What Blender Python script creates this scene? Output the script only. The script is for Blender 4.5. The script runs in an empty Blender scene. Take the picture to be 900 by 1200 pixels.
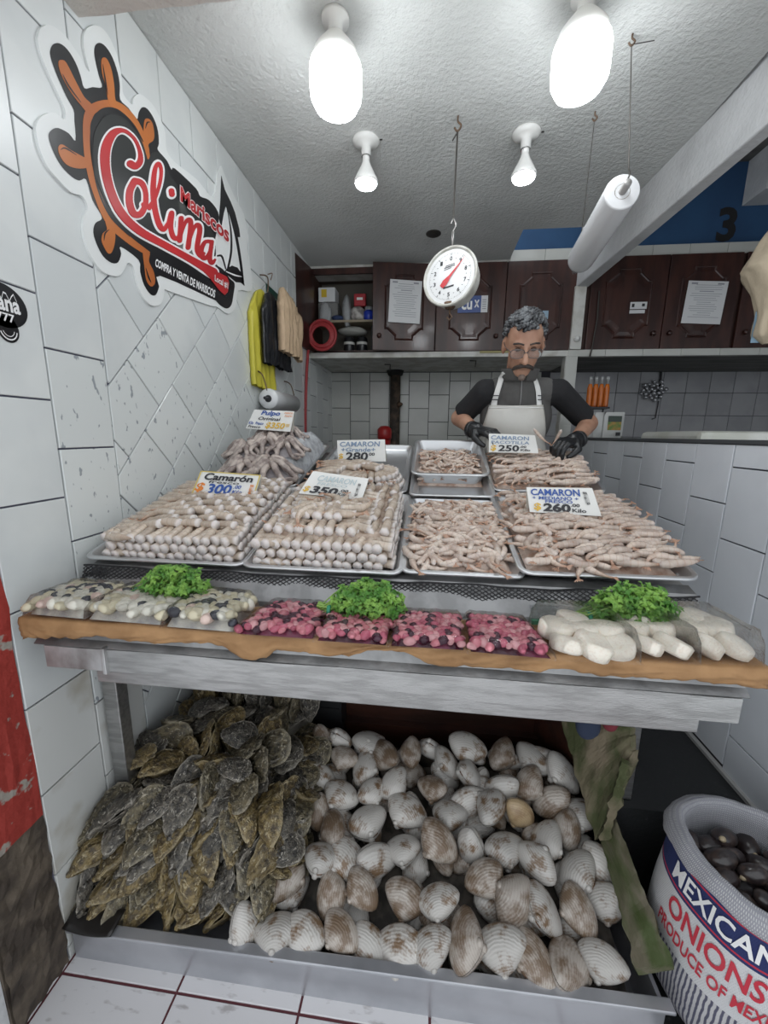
import bpy, bmesh, math, random
from mathutils import Vector, Matrix, Euler, noise
from mathutils.geometry import tessellate_polygon

R = random.Random(11)
SC = bpy.context.scene
COL = SC.collection
PI = math.pi
V = Vector

# ------------------------------------------------------------------ camera
FPX, PITCH, YAW, ROLL, EYE = 467.0, math.radians(-11.0), math.radians(6.3), math.radians(0.7), 1.13
_f = V((-math.sin(YAW) * math.cos(PITCH), math.cos(YAW) * math.cos(PITCH), math.sin(PITCH)))
_r = V((math.cos(YAW), math.sin(YAW), 0.0))
_u = _r.cross(_f)
CR = _r * math.cos(ROLL) + _u * math.sin(ROLL)
CU = _u * math.cos(ROLL) - _r * math.sin(ROLL)
cd = bpy.data.cameras.new('camera')
cam = bpy.data.objects.new('camera', cd)
COL.objects.link(cam)
cam.matrix_world = Matrix(((CR.x, CU.x, -_f.x, 0), (CR.y, CU.y, -_f.y, 0), (CR.z, CU.z, -_f.z, EYE), (0, 0, 0, 1)))
cd.sensor_fit = 'HORIZONTAL'
cd.sensor_width = 36.0
cd.lens = FPX / 900.0 * 36.0
cd.clip_start = 0.02
SC.camera = cam

# ------------------------------------------------------------------ light and exposure
wd = bpy.data.worlds.new('daylight')
SC.world = wd
wd.use_nodes = True
bg = wd.node_tree.nodes['Background']
bg.inputs['Color'].default_value = (0.91, 0.955, 1.0, 1)
bg.inputs['Strength'].default_value = 1.15
SC.view_settings.view_transform = 'Standard'
SC.view_settings.look = 'None'
SC.view_settings.gamma = 1.0
SC.view_settings.exposure = 0.25
SC.view_settings.use_curve_mapping = False
BULB_STRENGTH = 20.0
SPOT_STRENGTH = 22.0

# measured places: a point of the photograph (900 x 1200) on a known plane of the room
def ray(px, py):
    return _f + CR * ((px - 450) / FPX) + CU * ((600 - py) / FPX)
def atX(px, py, x):
    d = ray(px, py); return d * (x / d.x) + V((0, 0, EYE))
def atY(px, py, y):
    d = ray(px, py); return d * (y / d.y) + V((0, 0, EYE))
def atZ(px, py, z):
    d = ray(px, py); return d * ((z - EYE) / d.z) + V((0, 0, EYE))

XL, XR, YB, ZC, ZF = -1.02, 1.05, 4.165, 2.46, -0.42

# ------------------------------------------------------------------ materials
MATS = {}
def mat(name, col, rough=0.5, metal=0.0, col2=None, nscale=6.0, lo=0.42, hi=0.6, bump=0.0, bscale=40.0,
        rand=0.0, spec=0.5, coat=0.0, emit=0.0, detail=4.0, stretch=None, sss=0.0, world=False, bdist=0.01):
    if name in MATS: return MATS[name]
    m = bpy.data.materials.new(name); m.use_nodes = True
    nt = m.node_tree; N = nt.nodes; L = nt.links
    b = N['Principled BSDF']
    b.inputs['Roughness'].default_value = rough
    b.inputs['Metallic'].default_value = metal
    b.inputs['Specular IOR Level'].default_value = spec
    if coat: b.inputs['Coat Weight'].default_value = coat; b.inputs['Coat Roughness'].default_value = 0.12
    c4 = (*col, 1)
    b.inputs['Base Color'].default_value = c4
    tc = N.new('ShaderNodeTexCoord'); src = tc.outputs['Object']
    if world:
        g = N.new('ShaderNodeNewGeometry'); src = g.outputs['Position']
    mp = N.new('ShaderNodeMapping'); L.new(src, mp.inputs['Vector'])
    if stretch: mp.inputs['Scale'].default_value = stretch
    out = None
    if rand:
        oi = N.new('ShaderNodeObjectInfo')
        ad = N.new('ShaderNodeVectorMath'); ad.operation = 'ADD'
        sc = N.new('ShaderNodeMath'); sc.operation = 'MULTIPLY'; sc.inputs[1].default_value = 9.0
        L.new(oi.outputs['Random'], sc.inputs[0]); L.new(mp.outputs[0], ad.inputs[0]); L.new(sc.outputs[0], ad.inputs[1])
        vec = ad.outputs[0]
    else: vec = mp.outputs[0]
    if col2:
        nz = N.new('ShaderNodeTexNoise'); nz.inputs['Scale'].default_value = nscale; nz.inputs['Detail'].default_value = detail
        L.new(vec, nz.inputs['Vector'])
        mr = N.new('ShaderNodeMapRange'); mr.inputs[1].default_value = lo; mr.inputs[2].default_value = hi
        L.new(nz.outputs['Fac'], mr.inputs[0])
        mx = N.new('ShaderNodeMix'); mx.data_type = 'RGBA'
        mx.inputs[6].default_value = c4; mx.inputs[7].default_value = (*col2, 1)
        L.new(mr.outputs[0], mx.inputs[0]); out = mx.outputs[2]
    if rand:
        hs = N.new('ShaderNodeHueSaturation')
        if out: L.new(out, hs.inputs['Color'])
        else: hs.inputs['Color'].default_value = c4
        m2 = N.new('ShaderNodeMapRange'); m2.inputs[3].default_value = 1 - rand; m2.inputs[4].default_value = 1 + rand
        L.new(oi.outputs['Random'], m2.inputs[0]); L.new(m2.outputs[0], hs.inputs['Value']); out = hs.outputs[0]
    if out: L.new(out, b.inputs['Base Color'])
    if bump:
        bz = N.new('ShaderNodeTexNoise'); bz.inputs['Scale'].default_value = bscale; bz.inputs['Detail'].default_value = 3
        L.new(vec, bz.inputs['Vector'])
        bp = N.new('ShaderNodeBump'); bp.inputs['Strength'].default_value = bump; bp.inputs['Distance'].default_value = bdist
        L.new(bz.outputs['Fac'], bp.inputs['Height']); L.new(bp.outputs[0], b.inputs['Normal'])
    if emit:
        b.inputs['Emission Color'].default_value = c4; b.inputs['Emission Strength'].default_value = emit
    if sss:
        b.inputs['Subsurface Weight'].default_value = sss; b.inputs['Subsurface Radius'].default_value = (0.02, 0.012, 0.008)
        b.inputs['Subsurface Scale'].default_value = 0.3
    MATS[name] = m
    return m

def film_mat(name, tint, gloss=0.10, bscale=60.0, rough=0.12, haze=0.05):
    if name in MATS: return MATS[name]
    m = bpy.data.materials.new(name); m.use_nodes = True
    nt = m.node_tree; N = nt.nodes; L = nt.links
    N.remove(N['Principled BSDF']); out = N['Material Output']
    t = N.new('ShaderNodeBsdfTransparent'); t.inputs[0].default_value = (*tint, 1)
    g = N.new('ShaderNodeBsdfGlossy'); g.inputs['Roughness'].default_value = rough
    d = N.new('ShaderNodeBsdfDiffuse'); d.inputs[0].default_value = (0.85, 0.88, 0.9, 1)
    nz = N.new('ShaderNodeTexNoise'); nz.inputs['Scale'].default_value = bscale; nz.inputs['Detail'].default_value = 2
    nz.inputs['Distortion'].default_value = 1.2
    bp = N.new('ShaderNodeBump'); bp.inputs['Strength'].default_value = 0.7; bp.inputs['Distance'].default_value = 0.006
    L.new(nz.outputs['Fac'], bp.inputs['Height']); L.new(bp.outputs[0], g.inputs['Normal'])
    fr = N.new('ShaderNodeFresnel'); fr.inputs[0].default_value = 1.16; L.new(bp.outputs[0], fr.inputs['Normal'])
    ad = N.new('ShaderNodeMath'); ad.operation = 'ADD'; ad.inputs[1].default_value = gloss; ad.use_clamp = True
    L.new(fr.outputs[0], ad.inputs[0])
    m0 = N.new('ShaderNodeMixShader'); m0.inputs[0].default_value = haze; L.new(t.outputs[0], m0.inputs[1]); L.new(d.outputs[0], m0.inputs[2])
    m1 = N.new('ShaderNodeMixShader'); L.new(ad.outputs[0], m1.inputs[0]); L.new(m0.outputs[0], m1.inputs[1]); L.new(g.outputs[0], m1.inputs[2])
    L.new(m1.outputs[0], out.inputs[0])
    MATS[name] = m
    return m

# ------------------------------------------------------------------ mesh helpers
class MB:
    def __init__(s): s.v = []; s.f = []; s.t = []
    def add(s, vs, fs, M=None):
        k = len(s.v)
        s.v += [(M @ V(p)) if M else V(p) for p in vs]
        s.f += [tuple(i + k for i in f) for f in fs]
        return s
    def box(s, x0, x1, y0, y1, z0, z1, M=None):
        vs = [(x, y, z) for z in (z0, z1) for y in (y0, y1) for x in (x0, x1)]
        return s.add(vs, [(0, 2, 3, 1), (4, 5, 7, 6), (0, 1, 5, 4), (2, 6, 7, 3), (0, 4, 6, 2), (1, 3, 7, 5)], M)
    def hexa(s, p):      # 8 points: bottom 0-3 ccw, top 4-7 ccw
        return s.add(p, [(3, 2, 1, 0), (4, 5, 6, 7), (0, 1, 5, 4), (1, 2, 6, 5), (2, 3, 7, 6), (3, 0, 4, 7)])
    def plate(s, quad, t):   # quad of 4 points with a thickness
        q = [V(p) for p in quad]; n = (q[1] - q[0]).cross(q[3] - q[0]).normalized() * t
        return s.hexa([p - n for p in q] + q)
    def tube(s, pts, r, n=8, caps=True, flat=1.0, M=None):
        pts = [V(p) for p in pts]; m = len(pts)
        rr = r if isinstance(r, (list, tuple)) else [r] * m
        t0 = (pts[1] - pts[0]).normalized()
        up = V((0, 0, 1)) if abs(t0.z) < 0.9 else V((0, 1, 0))
        vs = []; 
        for i, p in enumerate(pts):
            t = (pts[min(i + 1, m - 1)] - pts[max(i - 1, 0)]).normalized()
            a = up - t * up.dot(t)
            if a.length < 1e-6: a = t.orthogonal()
            a.normalize(); b = t.cross(a); up = a
            vs += [p + (a * math.cos(2 * PI * k / n) * flat + b * math.sin(2 * PI * k / n)) * rr[i] for k in range(n)]
        fs = [(i * n + k, i * n + (k + 1) % n, (i + 1) * n + (k + 1) % n, (i + 1) * n + k) for i in range(m - 1) for k in range(n)]
        if caps: fs += [tuple(range(n - 1, -1, -1)), tuple((m - 1) * n + k for k in range(n))]
        return s.add(vs, fs, M)
    def lathe(s, prof, n=24, M=None, sx=1.0, sy=1.0):
        vs = []; fs = []
        for r, z in prof: vs += [(r * math.cos(2 * PI * k / n) * sx, r * math.sin(2 * PI * k / n) * sy, z) for k in range(n)]
        for i in range(len(prof) - 1):
            fs += [(i * n + k, i * n + (k + 1) % n, (i + 1) * n + (k + 1) % n, (i + 1) * n + k) for k in range(n)]
        if prof[0][0] > 1e-5: fs.append(tuple(range(n - 1, -1, -1)))
        if prof[-1][0] > 1e-5: fs.append(tuple((len(prof) - 1) * n + k for k in range(n)))
        return s.add(vs, fs, M)
    def ball(s, c, r, n=10, m=7, M=None):
        r = r if isinstance(r, (list, tuple)) else (r, r, r); c = V(c)
        vs = [(0, 0, 1)]
        for i in range(1, m):
            a = PI * i / m
            vs += [(math.sin(a) * math.cos(2 * PI * k / n), math.sin(a) * math.sin(2 * PI * k / n), math.cos(a)) for k in range(n)]
        vs.append((0, 0, -1))
        vs = [V((p[0] * r[0], p[1] * r[1], p[2] * r[2])) for p in vs]
        if M: vs = [M @ p for p in vs]
        vs = [p + c for p in vs]
        fs = [(0, 1 + k, 1 + (k + 1) % n) for k in range(n)]
        for i in range(m - 2):
            a = 1 + i * n
            fs += [(a + k, a + n + k, a + n + (k + 1) % n, a + (k + 1) % n) for k in range(n)]
        a = 1 + (m - 2) * n
        fs += [(a + k, len(vs) - 1, a + (k + 1) % n) for k in range(n)]
        return s.add(vs, fs)
    def grid(s, fn, nu, nv, closed=False):
        vs = [fn(i / nu, j / nv) for j in range(nv + 1) for i in range(nu + (0 if closed else 1))]
        w = nu if closed else nu + 1
        fs = [(j * w + i, j * w + (i + 1) % w, (j + 1) * w + (i + 1) % w, (j + 1) * w + i) for j in range(nv) for i in range(nu)]
        return s.add(vs, fs)
    def prism(s, polys, fn, d0, d1):    # polys: outer outline (and holes) in 2D; fn(u, v, d) -> point
        loops = [[V((p[0], p[1], 0)) for p in q] for q in polys]
        flat = [p for q in loops for p in q]
        tris = tessellate_polygon(loops)
        n = len(flat)
        vs = [fn(p.x, p.y, d1) for p in flat] + [fn(p.x, p.y, d0) for p in flat]
        fs = [tuple(t) for t in tris]
        k = 0
        for q in loops:
            m = len(q)
            fs += [(k + i, k + (i + 1) % m, n + k + (i + 1) % m, n + k + i) for i in range(m)]
            k += m
        return s.add(vs, fs)
    def mesh(s, name, m=None, smooth=False):
        me = bpy.data.meshes.new(name)
        me.from_pydata([tuple(p) for p in s.v], [], s.f)
        if s.t: me.attributes.new('along', 'FLOAT', 'POINT').data.foreach_set('value', s.t)
        if smooth == 'fix' or True:
            bm = bmesh.new(); bm.from_mesh(me); bmesh.ops.recalc_face_normals(bm, faces=bm.faces); bm.to_mesh(me); bm.free()
        if smooth: me.polygons.foreach_set('use_smooth', [True] * len(me.polygons))
        if m: me.materials.append(m)
        return me
    def build(s, name, m, parent=None, smooth=False, bevel=0.0, sub=0, solid=0.0, local=False, label=None, kind=None, thick_off=0):
        me = s.mesh(name, m, smooth)
        o = bpy.data.objects.new(name, me); COL.objects.link(o)
        if parent is not None:
            o.parent = parent
            if not local: o.matrix_parent_inverse = parent.matrix_basis.inverted()
        if bevel:
            b = o.modifiers.new('edge', 'BEVEL'); b.width = bevel; b.segments = 2; b.limit_method = 'ANGLE'; b.angle_limit = 0.6
        if solid:
            b = o.modifiers.new('thick', 'SOLIDIFY'); b.thickness = solid; b.offset = thick_off
        if sub:
            b = o.modifiers.new('round', 'SUBSURF'); b.levels = sub; b.render_levels = sub
        if label: o['label'] = label
        if kind: o['kind'] = kind
        return o

def props(o, label=None, cat=None, group=None, kind=None):
    if label: o['label'] = label
    if cat: o['category'] = cat
    if group: o['group'] = group
    if kind: o['kind'] = kind
    return o
def thing(name, label, cat, loc=(0, 0, 0), group=None):
    o = bpy.data.objects.new(name, None); COL.objects.link(o); o.location = loc; o.empty_display_size = 0.05
    return props(o, label, cat, group)
def single(mb, name, m, label, cat, group=None, **k):
    zs = min(p.z for p in mb.v); n = len(mb.v)
    c = V((sum(p.x for p in mb.v) / n, sum(p.y for p in mb.v) / n, zs))
    mb.v = [p - c for p in mb.v]
    o = mb.build(name, m, **k); o.location = c
    return props(o, label, cat, group)
def structure(name, loc=(0, 0, 0)):
    o = bpy.data.objects.new(name, None); COL.objects.link(o); o.location = loc; o['kind'] = 'structure'; return o
def dup(root, M, label=None, group=None):
    c = root.copy(); COL.objects.link(c); c.matrix_world = M
    if label: c['label'] = label
    if group: c['group'] = group
    for ch in root.children:
        d = ch.copy(); COL.objects.link(d); d.parent = c
        for g in ch.children:
            e = g.copy(); COL.objects.link(e); e.parent = d
    return c
def frame(o, x, y, z):
    M = Matrix.Identity(4)
    for i, a in enumerate((x, y, z)):
        for j in range(3): M[j][i] = a[j]
    for j in range(3): M[j][3] = o[j]
    return M
def TRS(loc, rot=(0, 0, 0), s=(1, 1, 1)):
    if not isinstance(s, (tuple, list)): s = (s, s, s)
    return Matrix.Translation(V(loc)) @ Euler(rot).to_matrix().to_4x4() @ Matrix.Diagonal((*s, 1))
def smooth_path(pts, n=6, closed=False):
    P = [V(p) for p in pts]; m = len(P); out = []
    rng = range(m if closed else m - 1)
    for i in rng:
        g = (lambda k: P[k % m]) if closed else (lambda k: P[max(0, min(m - 1, k))])
        a, b, c, d = g(i - 1), g(i), g(i + 1), g(i + 2)
        for k in range(n):
            t = k / n
            out.append(0.5 * ((2 * b) + (c - a) * t + (2 * a - 5 * b + 4 * c - d) * t * t + (3 * b - a - 3 * c + d) * t ** 3))
    if not closed: out.append(P[-1])
    return out
def remeshed(mb, name, m, voxel, parent, smooth_it=4, local=False):
    me = mb.mesh(name, m, True)
    o = bpy.data.objects.new(name, me); COL.objects.link(o)
    r = o.modifiers.new('one', 'REMESH'); r.mode = 'VOXEL'; r.voxel_size = voxel; r.use_smooth_shade = True
    s = o.modifiers.new('soft', 'SMOOTH'); s.iterations = smooth_it; s.factor = 0.5
    bpy.context.view_layer.update()
    me2 = bpy.data.meshes.new_from_object(o.evaluated_get(bpy.context.evaluated_depsgraph_get()))
    o.modifiers.clear(); o.data = me2; me2.name = name
    if not me2.materials and m: me2.materials.append(m)
    if parent is not None:
        o.parent = parent
        if not local: o.matrix_parent_inverse = parent.matrix_basis.inverted()
    return o
_font_cache = {}
def glyphs(body, bold=0.0, shear=0.0):
    k = (body, bold, shear)
    if k not in _font_cache:
        cu = bpy.data.curves.new('lettering', 'FONT'); cu.body = body; cu.offset = bold; cu.shear = shear; cu.resolution_u = 3
        o = bpy.data.objects.new('lettering', cu); COL.objects.link(o)
        bpy.context.view_layer.update()
        me = bpy.data.meshes.new_from_object(o.evaluated_get(bpy.context.evaluated_depsgraph_get()))
        vs = [v.co.copy() for v in me.vertices]; fs = [tuple(p.vertices) for p in me.polygons]
        bpy.data.objects.remove(o); bpy.data.curves.remove(cu); bpy.data.meshes.remove(me)
        _font_cache[k] = (vs, fs)
    return _font_cache[k]
def write(mb, body, fn, x0, y0, w, h, bold=0.0, shear=0.0, ref=None):
    """flat lettering: fits the words into the box x0..x0+w, y0..y0+h of a 2D surface mapped by fn(x, y)"""
    vs, fs = glyphs(body, bold, shear)
    if ref: b = glyphs(body, ref, shear)[0]
    else: b = vs
    xa, xb = min(p.x for p in b), max(p.x for p in b); ya, yb = min(p.y for p in b), max(p.y for p in b)
    mb.add([fn(x0 + (p.x - xa) / (xb - xa) * w, y0 + (p.y - ya) / (yb - ya) * h) for p in vs], fs)
    return mb
def clip(poly, a, b, c):           # keep a*x + b*y <= c
    out = []
    for i in range(len(poly)):
        p, q = poly[i], poly[(i + 1) % len(poly)]
        dp, dq = a * p[0] + b * p[1] - c, a * q[0] + b * q[1] - c
        if dp <= 0: out.append(p)
        if dp * dq < 0:
            t = dp / (dp - dq); out.append((p[0] + (q[0] - p[0]) * t, p[1] + (q[1] - p[1]) * t))
    return out
def area2(p): return abs(sum(p[i][0] * p[(i + 1) % len(p)][1] - p[(i + 1) % len(p)][0] * p[i][1] for i in range(len(p)))) / 2
def tile(poly, fn, m, parent, t=0.007, g=0.0025, name='tile', ch=0.0015):
    """one tile: a convex outline in the wall's own 2D, inset by the joint, with a chamfered face"""
    n = len(poly)
    if n < 3 or area2(poly) < 2e-4: return None
    s = sum(poly[i][0] * poly[(i + 1) % n][1] - poly[(i + 1) % n][0] * poly[i][1] for i in range(n))
    if s < 0: poly = poly[::-1]
    def inset(d):
        q = list(poly)
        for i in range(n):
            a, b = poly[i], poly[(i + 1) % n]
            ex, ey = b[0] - a[0], b[1] - a[1]; l = math.hypot(ex, ey)
            if l < 1e-7: continue
            nx, ny = ey / l, -ex / l
            q = clip(q, nx, ny, nx * a[0] + ny * a[1] - d)
            if len(q) < 3: return None
        return q
    a, b = inset(g), inset(g + ch)
    if not a or not b or area2(b) < 1e-4: return None
    j = R.uniform(-0.0006, 0.0006)
    mb = MB()
    if len(a) == len(b):
        k = len(a)
        vs = [fn(p[0], p[1], 0) for p in a] + [fn(p[0], p[1], t - ch + j) for p in a] + [fn(p[0], p[1], t + j) for p in b]
        fs = [(i, (i + 1) % k, k + (i + 1) % k, k + i) for i in range(k)] + [(k + i, k + (i + 1) % k, 2 * k + (i + 1) % k, 2 * k + i) for i in range(k)] + [tuple(2 * k + i for i in range(k))]
        mb.add(vs, fs)
    else:
        k = len(b)
        vs = [fn(p[0], p[1], 0) for p in b] + [fn(p[0], p[1], t + j) for p in b]
        mb.add(vs, [(i, (i + 1) % k, k + (i + 1) % k, k + i) for i in range(k)] + [tuple(k + i for i in range(k))])
    return mb.build(name, m, parent)
ORD = ('first second third fourth fifth sixth seventh eighth ninth tenth eleventh twelfth thirteenth fourteenth fifteenth sixteenth seventeenth eighteenth nineteenth twentieth').split()
def rect(x0, x1, y0, y1): return [(x0, y0), (x1, y0), (x1, y1), (x0, y1)]
# ================================================================== the setting
M_TILE = mat('glazed_white_tile', (0.72, 0.745, 0.735), 0.32, col2=(0.64, 0.67, 0.67), nscale=3, bump=0.03, bscale=14, rand=0.035, spec=0.5)
M_TILE_R = mat('glazed_white_tile_partition', (0.72, 0.75, 0.79), 0.2, col2=(0.67, 0.70, 0.74), nscale=3, bump=0.03, bscale=14, rand=0.03)
M_TILE_SPOT = mat('glazed_white_tile_spotted', (0.70, 0.73, 0.72), 0.2, col2=(0.33, 0.36, 0.38), nscale=48, lo=0.655, hi=0.70, detail=2, rand=0.03, stretch=(1, 1, 0.55))
M_TILE_OLD = mat('dirty_white_tile', (0.62, 0.63, 0.61), 0.3, col2=(0.34, 0.30, 0.22), nscale=5, lo=0.56, hi=0.8, rand=0.05)
M_GROUT = mat('dark_grout', (0.055, 0.055, 0.065), 0.9)
M_GROUT_B = mat('blue_grey_grout', (0.10, 0.10, 0.14), 0.9)
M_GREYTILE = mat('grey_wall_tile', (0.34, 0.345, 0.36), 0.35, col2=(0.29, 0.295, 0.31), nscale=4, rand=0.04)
M_PLASTER = mat('rough_white_plaster', (0.63, 0.645, 0.63), 0.85, col2=(0.56, 0.575, 0.56), nscale=2.2, bump=0.7, bscale=62, world=True, bdist=0.008)
M_BEAM = mat('painted_concrete', (0.66, 0.67, 0.68), 0.75, col2=(0.58, 0.59, 0.60), nscale=5, bump=0.4, bscale=55, world=True)
M_LINTEL = mat('beige_plaster', (0.66, 0.62, 0.57), 0.9, bump=0.5, bscale=80, world=True)
M_BLUE = mat('blue_wall_paint', (0.024, 0.082, 0.19), 0.75, col2=(0.019, 0.066, 0.16), nscale=3, world=True)
M_BLACKFLOOR = mat('black_wet_floor', (0.016, 0.017, 0.018), 0.35, col2=(0.05, 0.05, 0.05), nscale=40, lo=0.66, hi=0.72, bump=0.2, bscale=60, world=True)
M_SLAB = mat('old_white_paint', (0.60, 0.60, 0.57), 0.6, col2=(0.45, 0.44, 0.40), nscale=9, world=True)
M_DARKSLAB = mat('dark_grey_slab', (0.15, 0.15, 0.14), 0.7, col2=(0.09, 0.09, 0.085), nscale=7, world=True, stretch=(0.4, 2, 2))

# ---- left wall: two columns of upright tiles, a field of diagonal tiles, two rows under the ceiling
wl = MB().box(XL - 0.12, XL, 0.803, YB + 0.1, ZF, ZC + 0.05).build('wall_left', M_GROUT_B); wl['kind'] = 'structure'
fnL = lambda u, v, d: V((XL + d, u, v))
TW, TH = 0.2, 0.264
def left_tile(poly, m=M_TILE): return tile(poly, fnL, m, wl)
for c, z0 in ((0, -0.11), (1, 0.024)):
    y0 = 0.803 + 0.2 * c
    for k in range(-2, 11):
        za, zb = z0 + TH * k, z0 + TH * (k + 1)
        za, zb = max(za, ZF), min(zb, ZC)
        if zb - za > 0.01: left_tile(rect(y0, y0 + TW, za, zb), M_TILE_OLD if zb < 0.42 else (M_TILE_SPOT if c == 1 and zb < 1.4 else M_TILE))
YD0, YD1, ZD1 = 1.203, 3.0, 2.02
S2 = math.sqrt(2)
for n in range(-9, 10):
    c1 = 0.065 - 0.2828 * n; c0 = c1 - 0.2828          # strip between two 45 degree joints z - y = c
    off = 2.667 if n % 2 == 0 else 2.487
    for k in range(-9, 9):
        s0 = off + 0.3606 * k; s1 = s0 + 0.3606
        pts = [((s - c) / 2, (s + c) / 2) for s, c in ((s0, c0), (s1, c0), (s1, c1), (s0, c1))]
        q = pts
        for a, b, cc in ((-1, 0, -YD0), (1, 0, YD1), (0, 1, ZD1), (0, -1, 0.40)):
            q = clip(q, a, b, cc)
            if len(q) < 3: break
        if len(q) < 3: continue
        cy = sum(p[0] for p in q) / len(q); cz = sum(p[1] for p in q) / len(q)
        if cz < 0.55 and cy > 1.75: continue
        left_tile(q, M_TILE_SPOT if cz < 1.42 and cz > 0.6 else M_TILE)
for i in range(0, 15):
    y0 = YD0 + 0.2 * i
    y1 = min(y0 + 0.2, YB)
    if y1 - y0 < 0.03: continue
    left_tile(rect(y0, y1, 2.245, ZC))
    a, b = (y0 - 0.1, min(y0 + 0.1, YB))
    if i == 0: a = YD0
    if b < YD1 + 0.25: left_tile(rect(a, b, ZD1, 2.245))
for i in range(6):
    y0 = YD1 + 0.2 * i; y1 = min(y0 + 0.2, YB)
    z0 = 0.66 + (0.132 if i % 2 else 0)
    for k in range(7):
        za, zb = z0 + TH * k, min(z0 + TH * (k + 1), 2.245)
        if zb - za > 0.02: left_tile(rect(y0, y1, za, zb))

# ---- red flaking post at the front end of the left wall
M_RED = mat('flaking_red_paint', (0.33, 0.035, 0.025), 0.75, col2=(0.34, 0.31, 0.27), nscale=19, lo=0.57, hi=0.61, bump=0.8, bscale=25, world=True, detail=8)
M_RAW = mat('dark_bare_concrete', (0.055, 0.042, 0.032), 0.85, col2=(0.12, 0.095, 0.07), nscale=14, bump=1.0, bscale=22, world=True, detail=8)
def post_part(z0, z1, amp, y0=0.650, y1=0.803):
    mb = MB()
    nz = 22
    def f(u, v):
        z = z0 + (z1 - z0) * v
        y = y0 + (y1 - y0) * u
        d = amp * noise.noise(V((y * 22, z * 22, 3))) + amp * 0.6 * noise.noise(V((y * 50, z * 50, 9)))
        e = 0.012 * noise.noise(V((0, z * 9, 1))) + 0.007 * noise.noise(V((4, z * 30, 1)))
        return V((XL + 0.006 + d, y + (e if u > 0.9 else 0), z))
    mb.grid(f, 9, nz)
    mb.box(XL - 0.3, XL - 0.004, y0, y1, z0, z1)
    return mb
wp = structure('wall_front')
post_part(0.10, 2.3, 0.005).build('red_painted_post', M_RED, wp, smooth=False)
post_part(ZF, 0.10, 0.009).build('post_foot', M_RAW, wp)
MB().box(XL - 0.3, XL - 0.01, 0.2, 0.649, ZF, 2.3).build('plaster_end', M_BEAM, wp)

# ---- back wall
wb = MB().box(XL, XR + 0.05, YB, YB + 0.1, 0.0, ZC).build('wall_back', M_GROUT); wb['kind'] = 'structure'
fnB = lambda u, v, d: V((u, YB - d, v))
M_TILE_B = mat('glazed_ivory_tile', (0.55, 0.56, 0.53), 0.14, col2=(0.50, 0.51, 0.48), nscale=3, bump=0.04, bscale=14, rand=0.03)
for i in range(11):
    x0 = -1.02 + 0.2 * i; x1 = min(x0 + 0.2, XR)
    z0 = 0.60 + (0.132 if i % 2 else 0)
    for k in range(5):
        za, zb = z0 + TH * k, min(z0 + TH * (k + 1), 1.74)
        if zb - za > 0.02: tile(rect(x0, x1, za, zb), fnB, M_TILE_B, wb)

wn = MB().box(XR + 0.05, 3.3, YB, YB + 0.1, 0.0, 3.2).build('wall_back_neighbour', M_GROUT); wn['kind'] = 'structure'
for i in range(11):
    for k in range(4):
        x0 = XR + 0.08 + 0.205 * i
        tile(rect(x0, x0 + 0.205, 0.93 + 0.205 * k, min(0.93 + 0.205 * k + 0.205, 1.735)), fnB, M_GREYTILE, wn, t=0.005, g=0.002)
wbl = MB().box(-1.02, 3.3, 3.62, 3.7, 2.42, 3.3).build('wall_blue', M_BLUE); wbl['kind'] = 'structure'
mb = MB(); p3 = atY(852, 263, 3.618)
write(mb, '3', lambda x, y: V((p3.x + x, 3.617, p3.z + y)), -0.066, -0.118, 0.132, 0.235, bold=0.035)
mb.build('numeral', mat('black_paint', (0.012, 0.012, 0.014), 0.6), wbl, label='black painted numeral 3')
MB().box(2.25, 2.6, 3.4, 3.618, 2.83, 3.3).build('white_column', M_BEAM, wbl)
wr2 = MB().box(3.3, 3.4, 0.0, YB, ZF, 3.3).build('wall_right_unseen', M_BEAM); wr2['kind'] = 'structure'  # unseen far side of the next stall, added to keep side light out

# ---- right partition
wr = MB().box(XR, XR + 0.1, 0.62, 3.42, ZF, 1.112).build('wall_right', M_GROUT); wr['kind'] = 'structure'
fnR = lambda u, v, d: V((XR - d, u, v))
for i in range(-4, 10):
    y0 = 1.512 - 0.2 + 0.2 * i; y1 = min(y0 + 0.2, 3.42)
    z0 = -0.234 if i % 2 == 0 else -0.364
    for k in range(7):
        za, zb = max(z0 + 0.2535 * k, 0.0 if y0 > 1.05 else ZF), min(z0 + 0.2535 * (k + 1), 1.112)
        if zb - za > 0.02 and y1 - y0 > 0.03: tile(rect(y0, y1, za, zb), fnR, M_TILE_R, wr)
MB().box(XR - 0.012, XR + 0.115, 0.62, 3.42, 1.112, 1.127).build('dark_cap', mat('dark_metal_edge', (0.07, 0.075, 0.08), 0.45), wr, bevel=0.002)
MB().box(XR - 0.02, XR - 0.004, 1.10, 3.38, 0.0, 0.012).build('grout_line', mat('pale_mortar', (0.35, 0.35, 0.34), 0.9), wr)

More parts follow.
